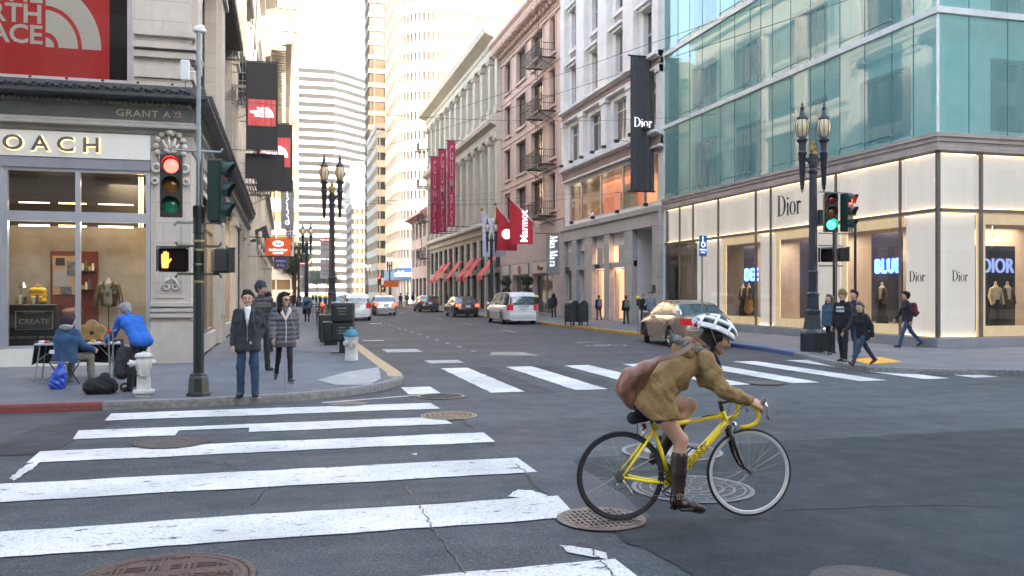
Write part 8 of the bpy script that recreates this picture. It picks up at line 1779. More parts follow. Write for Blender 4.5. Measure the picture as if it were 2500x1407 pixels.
def tree(label, x, y, H, r, seed):
 rr = random.Random(seed); g = thing('street_tree', label, 'tree', (x, y, .1), 0, 'street trees at the end of the left pavement'); mb = MB(); mb.tube([(0, 0, 0), (.1, 0, H * .3), (0, .1, H * .55)], [.2, .16, .1], 8)
 for k in range(6): a = k * 1.05; mb.tube([(0.05, 0, H * (.32 + .03 * k)), (math.cos(a) * r * .4, math.sin(a) * r * .4, H * .6), (math.cos(a) * r * .75, math.sin(a) * r * .75, H * .75)], [.09, .06, .02], 6)
 mb.build('trunk', BARK, g); mb = MB()
 for k in range(26):
  a, q_ = rr.uniform(0, 6.28), rr.uniform(.1, 1); leafball(mb, (math.cos(a) * r * q_ * .8, math.sin(a) * r * q_ * .8, H * (.55 + .4 * rr.random() * (1.15 - q_ * .5))), (r * .32, r * .32, r * .26), 130, .22, rr)
 mb.build('crown', LEAF2, g)
for i, (x, y, H, r) in enumerate(((1.2, 116, 8.6, 2.9), (1.5, 152, 9, 3.4), (6.2, 258, 9, 5), (13.2, 262, 8, 4.5), (9.8, 275, 9, 5))): tree(['street tree on the left kerb beyond the parking signs', 'street tree behind the first one across the side street', 'low dark tree at the far end of the road, left', 'low dark tree at the far end of the road, right', 'low dark tree at the far end of the road, middle'][i], x, y, H, r, i)
# traffic lights and small signs of the next crossing
for i, (x, y, on) in enumerate(((1.6, 128, 'red'), (13.9, 128, 'red'))):
 g = thing('traffic_signal', ['distant traffic light with red lamp at the next crossing, left', 'distant traffic light with red lamp at the next crossing, right'][i], 'traffic signal', (x, y, .12)); MB().lathe([(.08, 0), (.07, 4.2)], 8).build('pole', SGP, g); signal_head(g, -.3, 0, 3.4, -90, on, 1.2); ped_head(g, .4, 0, 2.2, -90, True, 1.3)
# overhead wires
for i, (a, b_, sag) in enumerate((((-2, 30, 8.2), (18.4, 34, 9.6), .5), ((-1.9, 47, 7.0), (18.4, 50, 8.0), .5), ((18.4, 60, 8.6), (5, 70, 9.0), .3), ((2.0, 33.2, 5.2), (18.4, 44, 7.4), .4), ((-2, 60, 8), (18, 66, 10), .5), ((26, 6, 13.2), (-2.0, 62, 10.2), .5), ((26.5, 5.4, 12.5), (-1.9, 60, 9.2), .5))):
 P = [Vector(a).lerp(Vector(b_), t / 14) - Vector((0, 0, sag * 4 * (t / 14) * (1 - t / 14))) for t in range(15)]
 tag(MB().tube(P, .009 if i < 5 else .011, 4).build('overhead_wire', BLACKM), ['overhead wire crossing from the black banners to the boutique', 'overhead wire over the parked minivan', 'short overhead wire in front of the pink building', 'overhead wire from the tall left lamp post', 'farther overhead wire across the street', 'upper of the two long wires across the glass boutique', 'lower of the two long wires across the glass boutique'][i], 'wire', 'overhead wires above the street')
# manhole covers
IRM = mat('cast_iron_cover', (.07, .065, .062), .5, .5, var=.3, scale=14, bump=.4); IRG = mat('golden_worn_cover', (.34, .25, .13), .55, .4, var=.3, scale=18, bump=.3); IRB = mat('rusty_brown_cover', (.085, .052, .042), .55, .4, var=.4, scale=12, bump=.4); HOLE = mat('dark_hole', (.003, .003, .003), .9)
def manhole(label, x, y, r, style, m_, z=.0145, rim=None):
 g = thing('manhole_cover', label, 'manhole cover', (x, y, z)); f_ = MB(); f_.torus((0, 0, .0), r * .95, r * .045, 56, 6, 'z', flat=.18); f_.build('rim', rim or m_, g, smooth=True)
 if style == 'grate':
  MB().lathe([(r * .92, 0), (r * .92, .001)], 48).build('well', HOLE, g); mb = MB(); mb.torus((0, 0, .004), r * .84, r * .09, 56, 6, 'z', flat=.05)
  for k in range(-6, 7):
   xx = k * r * .125; hw = math.sqrt(max(0, (r * .86) ** 2 - xx * xx)); mb.box(xx - r * .028, xx + r * .028, -hw, hw, .002, .009)
  for k in range(-3, 4):
   yy = k * r * .22; hw = math.sqrt(max(0, (r * .86) ** 2 - yy * yy)); mb.box(-hw, hw, yy - r * .035, yy + r * .035, .0025, .0095)
  mb.build('grating', m_, g)
 elif style == 'rings':
  MB().lathe([(r * .92, 0), (r * .92, .002)], 48).build('plate', mat('dark_cast_iron', (.035, .035, .037), .6, .3), g); mb = MB()
  for q_, rr_ in enumerate((.85, .68, .5, .32, .14)):
   mb.torus((0, 0, .004), r * rr_, r * .018, 48, 5, 'z', flat=.3); n = max(4, int(rr_ * 22))
   for k in range(n): a = 6.283 * (k + .5 * (q_ % 2)) / n; mb.tube([(r * (rr_ - .14) * math.cos(a), r * (rr_ - .14) * math.sin(a), .004), (r * rr_ * math.cos(a), r * rr_ * math.sin(a), .004)], r * .014, 4, flat=.3)
  mb.build('pattern', m_, g)
 elif style == 'inner': MB().lathe([(r * .9, 0), (r * .9, .002)], 40).build('plate', IRM, g); MB().lathe([(r * .55, .002), (r * .55, .006), (r * .5, .009)], 40).build('inner_lid', m_, g)
 elif style == 'ring': MB().lathe([(r * .88, 0), (r * .88, .001)], 40).build('infill', A_DARK, g)
 elif style == 'slots':
  MB().lathe([(r * .9, 0), (r * .9, .004)], 56).build('plate', m_, g); f2 = MB(); f2.torus((0, 0, .006), r * .84, r * .03, 56, 6, 'z', flat=.2); f2.build('inner_ring', m_, g); mb = MB()
  for k in range(-12, 13):
   xx = k * r * .062; hw = math.sqrt(max(0, (r * .78) ** 2 - xx * xx))
   for s_ in (-1, 1):
    if (k // 3) % 2: mb.box(xx - r * .014, xx + r * .014, s_ * hw * .1 if s_ > 0 else -hw * .95, s_ * hw * .95 if s_ > 0 else -hw * .1, .0042, .009)
    else: mb.box(-hw * .95 if s_ < 0 else hw * .08, -hw * .08 if s_ < 0 else hw * .95, xx - r * .014, xx + r * .014, .0046, .0094)
  mb.build('ridges', m_, g)
 else: MB().lathe([(r * .9, 0), (r * .9, .002)], 40).build('plate', m_, g); mb = MB(); [mb.ball((r * .6 * math.cos(k) * (k % 3 + 1) / 3, r * .6 * math.sin(k) * (k % 3 + 1) / 3, .002), r * .05, 6, 4, sc=(1, 1, .15)) for k in range(14)]; mb.build('studs', m_, g)
for a in (('large rusty manhole cover with ridged pattern at the bottom left', *W(392, 1424), .56, 'slots', IRB), ('drain grate under the rear wheel of the yellow bicycle', *W(1468, 1270), .345, 'grate', mat('warm_iron', (.16, .125, .105), .5, .5, var=.25, scale=14, bump=.3)), ('large patterned cover with concentric rings behind the bicycle', *W(1690, 1196), .54, 'rings', mat('grey_iron', (.17, .175, .18), .5, .4)), ('round cover with pale inner lid behind the bicycle frame', *W(1640, 1105), .55, 'inner', mat('pale_lid', (.22, .22, .22), .6)), ('golden patterned cover at the ends of the crosswalk bars', *W(1096, 1017), .40, 'rings', IRG), ('asphalt filled brass ring beside the left corner', *W(1077, 969), .40, 'ring', IRG), ('dark cover in the worn gap of the second crosswalk bar', *W(420, 1083), .42, 'plain', IRM), ('faint dark cover beyond the crosswalk on the right', *W(1868, 937), .38, 'plain', IRM), ('small cover beside the left kerb corner', *W(850, 988), .30, 'inner', IRM), ('cover cut by the lower right edge of the picture', *W(2120, 1432), .34, 'plain', IRM)): manhole(*a, z=.0145 if a[4] != 'plain' else .0175)
# folding table with goods, bags
tx, ty = W(195, 925, .12); TB = thing('folding_table', 'grey folding table laid with trinkets in front of the shop window', 'table', (tx, ty, .05), R(2)); MB().bbox(-.72, .72, -.30, .30, .72, .755, .008).build('tabletop', mat('grey_tabletop', (.32, .32, .36), .4), TB)
for sx_ in (-.62, .62):
 MB().tube([(sx_, -.26, .72), (sx_ - .08, -.28, .08), (sx_ - .08, .28, .08), (sx_, .26, .72)], .013, 6).build('leg', GALV, TB); MB().tube([(sx_ - .03, -.27, .45), (sx_ * .5, -.1, .72)], .009, 5).build('brace', GALV, TB)
PLAID = mat('dark_plaid_cloth', (.03, .028, .035), .9, var=.5, scale=9); cl = thing('tablecloth', 'dark plaid cloth hanging round the folding table', 'tablecloth', (tx, ty, .12), R(2)); mb = MB()
pp_ = [(-.78, -.1), (-.84, .1), (-.80, .30), (-.4, .36), (0, .33), (.4, .36), (.78, .30), (.80, .0), (.76, -.15)]; L_ = len(pp_)
for k in range(L_ - 1):
 a, b_ = pp_[k], pp_[k + 1]; mb.quad((a[0] * .93, a[1] * .9, .716), (b_[0] * .93, b_[1] * .9, .716), (b_[0], b_[1], .26 + .03 * (k % 2)), (a[0], a[1], .26 + .03 * ((k + 1) % 2)))
mb.build('cloth', PLAID, cl)
rr = random.Random(8); cols_ = [('t_white', (.6, .6, .6)), ('t_red', (.4, .03, .02)), ('t_teal', (.05, .25, .25)), ('t_black', (.02, .02, .02)), ('t_gold', (.5, .3, .05))]
for k in range(14):
 c = cols_[k % 5]; px, py = -.62 + .095 * k, rr.uniform(-.2, .2); o = MB().bbox(-.04, .04, -.05, .05, 0, rr.uniform(.01, .05), .004).build('trinket_tray', mat(c[0], c[1], .5)); o.location = (tx + px, ty + py, .05 + .7562); tag(o, ['white', 'red', 'teal', 'black', 'gold'][k % 5] + ' small tray of trinkets on the folding table', 'tray', 'trinket trays on the folding table')
x, y = W(140, 950, .12); bg_ = thing('shopping_bag', 'bright blue plastic bag leaning under the folding table', 'bag', (x, y, .12)); f = Fig(); f.chain([(0, 0, .09), (.03, 0, .22), (.06, 0, .40)], [.13, .11, .05], .03); f.mesh('bag', mat('blue_plastic', (.01, .05, .35), .3), bg_, .014, wr=folds(.015, 1.6)); MB().tube([(.03, -.02, .43), (.07, -.03, .50), (.10, -.02, .43)], .008, 5).build('handle', MATS['blue_plastic'], bg_)
x, y = W(250, 962, .12); bg_ = thing('backpack', 'black backpack slumped on the pavement beside the stool', 'backpack', (x, y, .12)); f = Fig(); f.chain([(-.15, 0, .12), (.10, 0, .12)], [.14, .13], .03); f.chain([(-.05, 0, .15), (.04, 0, .26)], [.12, .08], .03); f.mesh('bag', BLKC, bg_, .013, wr=folds(.01, 1.6)); MB().tube([(.1, -.1, .25), (.22, -.12, .15), (.2, -.1, .02)], .015, 6).build('strap', BLKC, bg_)
x, y = W(285, 958, .12); tr = thing('shopping_cart', 'folding metal shopping trolley with dark cloth bag and tall handle', 'trolley', (x, y, .12), R(10)); mb = MB(); [mb.tube([(s_, 0, .05), (s_ - .02, 0, .98)], .013, 6) for s_ in (-.1, -.04)]; mb.tube([(-.1, 0, .97), (.0, -.02, 1.02)], .016, 6); mb.build('frame', GALV, tr)
f = Fig(); f.cone((.08, .02, .32), (.12, .02, .62), .12, .13, .03); f.mesh('cloth_bag', PLAID, tr, .015, wr=folds(.01, 2))
for s_ in (-.05, .12): MB().torus((s_, -.04, .08), .06, .018, 20, 6).build('wheel', RUB, tr, smooth=True)
MB().ball((-.1, -.02, .99), .035, 8, 6).build('knob', mat('red_knob', (.4, .01, .02), .3), tr)
# things shown in the left shop window
def T(name, label, cat, x, y, z): return thing(name, label, cat, (-2.08 + x, 20.86 + y, .12 + z))
MAH = mat('mahogany_board', (.15, .025, .012), .4, var=.3); g = T('pin_board', 'dark red board with pinned papers on the display wall', 'board', -3.0, 1.66, .62); MB().bbox(-.32, .72, 0, .06, 0, 2.0, .01).build('panel', MAH, g); MB().bbox(-.27, .24, -.02, 0, .95, 1.88, .005).build('cork', mat('cork', (.42, .27, .14), .8, var=.2, scale=20), g)
for i, (a, b_, c, d, m_) in enumerate(((-.25, .12, 1.15, 1.55, MATS['soft_white'] if 'soft_white' in MATS else mat('soft_white', (.3, .3, .28), .6)), (-.2, 0, 1.65, 1.83, BLACKM), (.05, .23, 1.4, 1.75, mat('photo_print', (.12, .13, .15), .4, var=.6, scale=9)), (-.1, .15, .98, 1.14, MATS['photo_print']))): MB().box(a, b_, -.03 - .002 * i, -.022 - .001 * i, c, d).build('paper', m_, g)
for zz in (1.05, 1.5): MB().box(.28, .68, -.12, 0, zz, zz + .03).build('shelf', BLACKM, g)
for k in range(9):
 zz = 1.08 if k > 4 else 1.53; o = MB().lathe([(.03, 0), (.032, .09), (.02, .1 + .08 * (k % 3))], 8).build('jar', mat('jar_%d' % (k % 3), ((.5, .3, .1), (.7, .65, .5), (.1, .12, .1))[k % 3], .3)); o.location = (-2.08 - 3.0 + .32 + .075 * (k % 5), 20.86 + 1.60, .12 + .62 + zz); tag(o, ['amber', 'pale', 'dark'][k % 3] + ' small jar on the shelves of the red board', 'jar', 'jars on the red board shelves')
DK = mat('display_black', (.012, .012, .012), .3); g = T('display_counter', 'black counter with framed white lettering in the shop window', 'counter', -3.4, .75, .33); MB().bbox(-.55, .42, 0, .5, .0, 1.02, .01).build('counter', DK, g); mb = MB()
for a in ((-.42, .35, -.02, .0, .86, .875), (-.42, .35, -.02, .0, .45, .465), (-.42, -.405, -.02, 0, .465, .86), (.335, .35, -.02, 0, .465, .86)): mb.box(*a)
mb.build('sign_frame', mat('soft_white', (.3, .3, .28), .6), g); text('lettering', 'CREATE', .17, mat('soft_white', (.3, .3, .28), .6), g, Matrix.Translation((-.035, -.012, .58)), .004, 'CENTER', 1.05); text('lettering', 'COACH', .1, MATS['soft_white'], g, Matrix.Translation((-.035, -.022, .82)), .004, 'CENTER', 1.1, 1.2); text('lettering', 'YOU CREATE IT. WE CRAFT IT', .075, mat('faint_letters', (.4, .36, .3), .5), g, Matrix.Translation((-.6, -.02, .25)), .002, 'LEFT', 1.15)
g = T('backpack', 'yellow leather backpack standing on the black counter', 'backpack', -3.42, 1.0, 1.36); f = Fig(); [f.cone((-.1, 0, z_), (.1, 0, z_), .085, .085, .02) for z_ in (.08, .2, .3)]; f.mesh('bag', mat('yellow_leather', (.75, .42, .02), .35), g, .014); MB().bbox(-.13, .13, -.12, -.06, .04, .18, .02).build('pocket', MATS['yellow_leather'], g); MB().torus((0, 0, .40), .05, .012, 14, 5).build('handle', MATS['yellow_leather'], g)
g = T('desk_lamp', 'chrome desk lamp at the left end of the counter', 'lamp', -3.78, 1.0, 1.36); MB().lathe([(.08, 0), (.08, .02), (.01, .03), (.01, .5)], 12).build('stand', SILV, g); MB().lathe([(.02, .5), (.11, .38), (.10, .38)], 16, c=(.06, -.03)).build('shade', SILV, g)
for k in range(6): o = MB().lathe([(.035, 0), (.035, .16 + .05 * (k % 2))], 8).build('jar', MATS['jar_%d' % (k % 3)]); o.location = (-2.08 - 3.85 + .09 * k, 20.86 + .9, .12 + 1.36); tag(o, ['amber', 'pale', 'dark'][k % 3] + ' jar standing on the black counter', 'jar', 'jars on the black counter')
g = T('display_stool', 'brown leather stool behind the black counter', 'stool', -2.78, 1.35, .36); f = Fig(); f.cone((-.1, 0, .75), (.1, 0, .78), .15, .15, .03); f.mesh('seat', LEA, g, .018); [MB().tube([(s_, t_, .62), (s_ * 1.5, t_ * 1.5, 0)], .012, 5).build('leg', mat('brass_leg', (.5, .35, .12), .4, .6), g) for s_ in (-.1, .1) for t_ in (-.1, .1)]
JK = mat('olive_brown_jacket', (.11, .075, .03), .35, var=.3, scale=5, bump=.3); g = T('mannequin', 'headless dress form wearing a leather jacket over a white shirt', 'mannequin', -1.95, 1.15, .36); MB().lathe([(.16, 0), (.16, .015), (.012, .02), (.012, 1.0)], 12).build('stand', BLACKM, g)
f = Fig(); f.cone((0, 0, 1.02), (0, 0, 1.45), .11, .10, .02); f.cone((0, 0, 1.45), (0, 0, 1.56), .05, .045, .03); f.mesh('torso', mat('dress_form', (.3, .28, .24), .7), g, .014); f = Fig()
for s_ in (-1, 1): f.chain([(s_ * .11, .02, 1.0), (s_ * .13, .02, 1.25), (s_ * .12, .03, 1.45)], [.07, .085, .06], .02); f.chain([(s_ * .19, .02, 1.43), (s_ * .26, .0, 1.18), (s_ * .28, -.04, .98)], [.065, .055, .05], .02)
f.cone((-.1, .07, 1.2), (.1, .07, 1.2), .09, .09, .03); f.mesh('jacket', JK, g, .012, wr=folds(.006)); f = Fig(); [f.chain([(s_ * .03, .06, 1.53), (s_ * .09, -.02, 1.50), (s_ * .07, -.085, 1.38)], [.03, .035, .025], .01) for s_ in (-1, 1)]; f.mesh('collar', cloth('brown_fur_collar', (.10, .045, .02), .4, .8), g, .011)
mb = MB(); [mb.torus((.0 + .03 * math.cos(k), -.112, 1.22 + .03 * math.sin(k)), .02, .005, 10, 4) for k in range(6)]; mb.build('print', BLACKM, g)
PET = mat('cream_petal', (.72, .55, .30), .6, var=.2, scale=14, col2=(.62, .40, .14)); PETE = mat('petal_edge', (.78, .70, .50), .5); g = T('flower_ornament', 'giant cream cut-out flower standing in the shop window', 'flower', -2.2, .62, .40)
for k in range(5):
 a = R(90 + 72 * k); c = (.17 * math.cos(a), .30 + .17 * math.sin(a)); P = [(c[0] + .135 * math.cos(R(t)) * (1 + .05 * math.sin(5 * R(t))), c[1] + .135 * math.sin(R(t))) for t in range(0, 360, 15)]; p = MB().prism(P, -.01 - .002 * k, .012 - .002 * k, 'y').build('petal', PETE, g)
 P = [(c[0] + .115 * math.cos(R(t)), c[1] + .115 * math.sin(R(t))) for t in range(0, 360, 15)]; MB().prism(P, -.020 - .002 * k, -.011 - .002 * k, 'y').build('petal_inlay', PET, p)
 mb = MB(); [mb.tube([(.07 * math.cos(a + t), -.026 - .002 * k, .30 + .07 * math.sin(a + t)), (.26 * math.cos(a + t * .8), -.026 - .002 * k, .30 + .26 * math.sin(a + t * .8))], .003, 4) for t in (-.35, -.2, -.05, .1, .25, .38)]; mb.build('vein', mat('gold_vein', (.5, .3, .08), .5), p)
MB().ball((0, -.035, .30), .055, 14, 8, sc=(1, .5, 1)).build('centre', mat('bronze_centre', (.08, .05, .03), .4, .6, var=.5, scale=40), g)
mb = MB(); [mb.ball((.07 * math.cos(k * .52), -.035, .30 + .07 * math.sin(k * .52)), .009, 6, 5) for k in range(12)]; mb.build('beads', mat('brass_beads', (.7, .5, .15), .3, .8), g)
for i, (a, b_, c) in enumerate(((-.95, 1.25, .2), (-.75, 1.25, .1), (-.9, 1.95, .16), (-.7, 1.95, .13), (-.85, 2.52, .18))): o = MB().bbox(-.09, .09, -.05, .05, 0, c + .08, .02).build('handbag', mat('handbag_%d' % i, ((.06, .03, .015), (.02, .03, .07), (.12, .06, .02), (.02, .02, .02), (.05, .02, .02))[i], .4)); o.location = (-2.08 + a, 20.86 + 1.45, .12 + b_); tag(o, ['brown handbag on the low brass shelf', 'small navy handbag on the low brass shelf', 'tan handbag on the middle brass shelf', 'black handbag on the middle brass shelf', 'dark red handbag on the upper brass shelf'][i], 'handbag', 'handbags on the brass shelves')
# mannequins of the boutique
def mannequin(label, loc, rz, top, low, lowlen=.7):
 g = thing('mannequin', label, 'mannequin', loc, rz); MB().lathe([(.2, 0), (.2, .01), (.015, .015), (.015, .8)], 12).build('stand', BLACKM, g); f = Fig(); f.cone((0, 0, 1.05), (0, 0, 1.42), .10, .10, .02); f.cone((0, 0, 1.42), (0, 0, 1.60), .045, .04, .03); f.mesh('form', mat('mannequin_cream', (.6, .5, .38), .4), g, .016)
 f = Fig(); [f.chain([(s_ * .08, 0, .98), (s_ * .07, 0, 1.15), (s_ * .10, 0, 1.40)], [.085, .075, .06], .03) for s_ in (-1, 1)]; [f.chain([(s_ * .16, 0, 1.40), (s_ * .24, -.02, 1.18), (s_ * .22, -.08, .95)], [.055, .045, .04], .02) for s_ in (-1, 1)]; f.mesh('top', top, g, .016, wr=folds(.006)); f = Fig(); f.cone((0, 0, 1.0), (0, 0, 1.05 - lowlen), .12, .20 if lowlen > .45 else .24, .02); f.mesh('skirt', low, g, .018, wr=folds(.012)); return g
def D1(X, y, z=.12): return (18.46 + y, 39.5 - X, z)
BRC = cloth('brown_jersey', (.10, .06, .04)); STR = mat('striped_gold_skirt', (.45, .22, .03), .6, var=.8, scale=5, stretch=(9, 9, .2), col2=(.03, .02, .02))
mannequin('mannequin in dark dress, left one under the small neon sign', D1(6.0, .95, .5), R(-90), BRC, BLKC); mannequin('mannequin in striped gold skirt under the small neon sign', D1(6.65, .85, .5), R(-90), BRC, STR, .5)
mannequin('mannequin in brown fringed top and long dark skirt beside the big neon sign', D1(15.05, .9, .45), R(-90), BRC, BLKC, .85); mannequin('mannequin in cream jacket in the corner window', (21.35, 21.75, .45), 0, cloth('cream_jacket', (.6, .5, .3)), BLKC, .85); mannequin('mannequin in brown cape dress in the corner window', (21.95, 21.9, .45), 0, BRC, cloth('brown_skirt', (.06, .035, .02)), .5)
mb = MB(); rr = random.Random(2); [mb.ball((3.6 + rr.uniform(-.3, .5), 1.8 + rr.uniform(-.2, .2), 3.55 + rr.uniform(-.45, .1)), .03, 6, 4) for _ in range(14)]; cg = thing('chandelier', 'chandelier of small lit globes inside the corner window', 'lamp', (18.46, 20.9, 0)); mb.build('globes', lit('chandelier_globe', (1, .75, .4), 1.2), cg); MB().tube([(3.7, 1.8, 3.5), (3.7, 1.8, 4.1)], .01, 4).build('stem', SILV, cg)
# ================================================================ VEHICLES
CGL = mat('car_glass', (.012, .02, .022), .05, spec=.9, coat=.6, var=.3, scale=1.0, col2=(.035, .055, .055)); TRIM = mat('car_black_trim', (.012, .012, .012), .5); TAIL = mat('tail_lamp_red', (.45, .01, .015), .15, coat=.6, emit=(1, .02, .02), estr=.02); TAILON = emis('tail_lamp_lit', (1, .06, .03), .7, (.5, .02, .02)); AMB = mat('amber_lamp', (.6, .2, .02), .2, coat=.5); CHR = mat('chrome', (.6, .6, .6), .12, 1.0); UND = mat('car_underside', (.006, .006, .006), .9); PLT = mat('number_plate', (.6, .6, .58), .4, var=.15, scale=20); HEADL = mat('headlamp_glass', (.4, .42, .42), .1, coat=.6)
def car(label, x, y, heading, paint, L=4.5, Wd=1.76, H=1.46, wb=2.6, kind='sedan', steer=0, braking=False, z=.006, grp='cars on the main street'):
 g = thing('car', label, 'car', (x, y, z), R(heading), grp); hw = Wd / 2; wr = .325; fr = .88; xf = L / 2 - fr; xr = xf - wb    # x forward
 sed = kind == 'sedan'; st = kind
 if sed: prof = [(-L / 2, .62), (-L / 2 + .05, .92), (-L / 2 + .15, .99), (-L / 2 + .55, 1.02), (L / 2 - 1.45, .98), (L / 2 - .5, .82), (L / 2 - .1, .66), (L / 2, .5)]; roof = [(-L / 2 + .42, 1.0), (-L / 2 + 1.15, H - .08), (-L / 2 + 1.6, H), (-L / 2 + 2.3, H + .005), (L / 2 - 1.95, H - .05), (L / 2 - 1.15, .97)]
 else: bh = 1.05 if kind == 'van' else 1.02; prof = [(-L / 2, .6), (-L / 2 + .04, 1.0), (-L / 2 + .1, bh), (L / 2 - 1.2, bh - .02), (L / 2 - .4, .9), (L / 2 - .08, .7), (L / 2, .5)]; roof = [(-L / 2 + .06, bh), (-L / 2 + .22, H - .12), (-L / 2 + .45, H - .02), (-L / 2 + 1.6, H), (L / 2 - 1.9, H - .06), (L / 2 - .95, bh - .02)]
 def ip(P, x_):
  return float(np.interp(x_, [p[0] for p in P], [p[1] for p in P]))
 xs = sorted(set([round(v_, 3) for v_ in np.linspace(-L / 2, L / 2, 56)] + [round(xf + wr * 1.16 * math.cos(R(a)), 3) for a in range(0, 181, 15)] + [round(xr + wr * 1.16 * math.cos(R(a)), 3) for a in range(0, 181, 15)]))
 def hwid(x_): e = min(1, max(0, (L / 2 - abs(x_)) / .75)); return hw * (.80 + .20 * math.sin(e * math.pi / 2) ** .8)
 def zlow(x_):
  v = .26 if abs(x_) < L / 2 - .3 else .28
  for c in (xf, xr):
   d = abs(x_ - c) / (wr * 1.16)
   if d <= 1.0001: v = max(v, wr + wr * 1.16 * math.sqrt(max(0, 1 - d * d)))
  return v
 vs = []; fs = []; K = 13
 for x_ in xs:
  w_, zt, zl = hwid(x_), ip(prof, x_), zlow(x_); zl = min(zl, zt - .08); sh = zt - .09
  half = [(0, .25), (w_ * .8, .24), (w_ * .975, max(zl - .0, .25)), (w_, zl + (sh - zl) * .35), (w_ * .998, zl + (sh - zl) * .7), (w_ * .975, sh), (w_ * .90, zt), (w_ * .5, zt + .02), (0, zt + .03)]
  half[1] = (w_ * .8, zl - .01 if zl > .3 else .22); half[0] = (0, half[1][1])
  ring = [(p[0], p[1]) for p in half] + [(-p[0], p[1]) for p in half[-2:0:-1]]; K = len(ring)
  for yy, zz in ring: vs.append((x_, yy, zz))
 for i in range(len(xs) - 1):
  for j in range(K): fs.append((i * K + j, (i + 1) * K + j, (i + 1) * K + (j + 1) % K, i * K + (j + 1) % K))
 fs.append(tuple(range(K))); n0 = (len(xs) - 1) * K; fs.append(tuple(n0 + j for j in range(K))[::-1]); mb = MB(); mb.add(vs, fs); recalc(mb.build('body', paint, g, smooth=38))
 # cabin of glass with painted roof and pillars
 cx = [round(v_, 3) for v_ in np.linspace(roof[0][0], roof[-1][0], 34)]; vs = []; fs = []
 def cw(x_): return hwid(x_) * .905
 def rw(x_, zt): return cw(x_) - (zt - ip(prof, x_)) * (.36 if sed else .22)
 for x_ in cx:
  zt = max(ip(roof, x_), ip(prof, x_) + .005); zb = ip(prof, x_) - .02; r_ = rw(x_, zt); half = [(cw(x_), zb), ((cw(x_) + r_) / 2 + .012, (zb + zt) / 2), (r_, zt - .015), (r_ * .8, zt + .012), (0, zt + .03)]
  ring = half + [(-p[0], p[1]) for p in half[-2::-1]]; Kc = len(ring)
  for yy, zz in ring: vs.append((x_, yy, zz))
 for i in range(len(cx) - 1):
  for j in range(Kc - 1): fs.append((i * Kc + j, (i + 1) * Kc + j, (i + 1) * Kc + j + 1, i * Kc + j + 1))
 mb = MB(); mb.add(vs, fs); recalc(mb.build('windows', CGL, g, smooth=50))
 # roof skin, slightly proud
 vs = []; fs = []; t0 = roof[1][0] - (.0 if sed else .0); t1 = roof[-2][0]; rxs = [x_ for x_ in cx if t0 - .12 <= x_ <= t1 + .12]
 for x_ in rxs:
  zt = ip(roof, x_); r_ = rw(x_, zt); half = [(r_ + .012, zt - .045), (r_ + .008, zt - .005), (r_ * .8, zt + .022), (0, zt + .04)]; ring = half + [(-p[0], p[1]) for p in half[-2::-1]]; Kr = len(ring)
  for yy, zz in ring: vs.append((x_, yy, zz))
 for i in range(len(rxs) - 1):
  for j in range(Kr - 1): fs.append((i * Kr + j, (i + 1) * Kr + j, (i + 1) * Kr + j + 1, i * Kr + j + 1))
 mb = MB(); mb.add(vs, fs); recalc(mb.build('roof', paint, g, smooth=50))
 mb = MB()
 def pil(xa, xb, wdt, s_): # pillar from belt xa to roof xb
  n = 6; P = []
  for k in range(n + 1):
   t = k / n; x_ = xa + (xb - xa) * t; zb = ip(prof, x_) - .01; zr = ip(roof, xb) - .02; z_ = (ip(prof, xa) - .01) * (1 - t) + zr * t; top_ = max(ip(roof, x_), zb + .01); f_ = min(1, max(0, (z_ - zb) / max(.05, top_ - zb))); c_, r_ = cw(x_), rw(x_, top_); yy = c_ + (r_ - c_) * f_ + .012 * math.sin(math.pi * min(1, f_)) + .006; P.append((x_, s_ * yy, z_))
  vs_ = [];
  for p in P: vs_ += [(p[0] - wdt / 2, p[1], p[2]), (p[0] + wdt / 2, p[1], p[2]), (p[0] + wdt / 2, p[1] - s_ * .02, p[2]), (p[0] - wdt / 2, p[1] - s_ * .02, p[2])]
  mb.add(vs_, [(i * 4 + j, i * 4 + 4 + j, i * 4 + 4 + (j + 1) % 4, i * 4 + (j + 1) % 4) for i in range(n) for j in range(4)])
 for s_ in (-1, 1):
  if sed: pil(roof[0][0] + .22, roof[1][0] + .12, .30, s_); pil(roof[1][0] + .98, roof[1][0] + .98, .07, s_); pil(roof[-1][0] - .05, roof[-2][0] + .05, .08, s_)
  else: pil(roof[0][0] + .10, roof[1][0] + .08, .16, s_); pil(roof[1][0] + 1.0, roof[1][0] + .95, .09, s_); pil(roof[1][0] + 2.0, roof[1][0] + 1.98, .08, s_); pil(roof[-1][0] - .05, roof[-2][0] + .05, .08, s_)
 recalc(mb.build('pillar', paint, g))
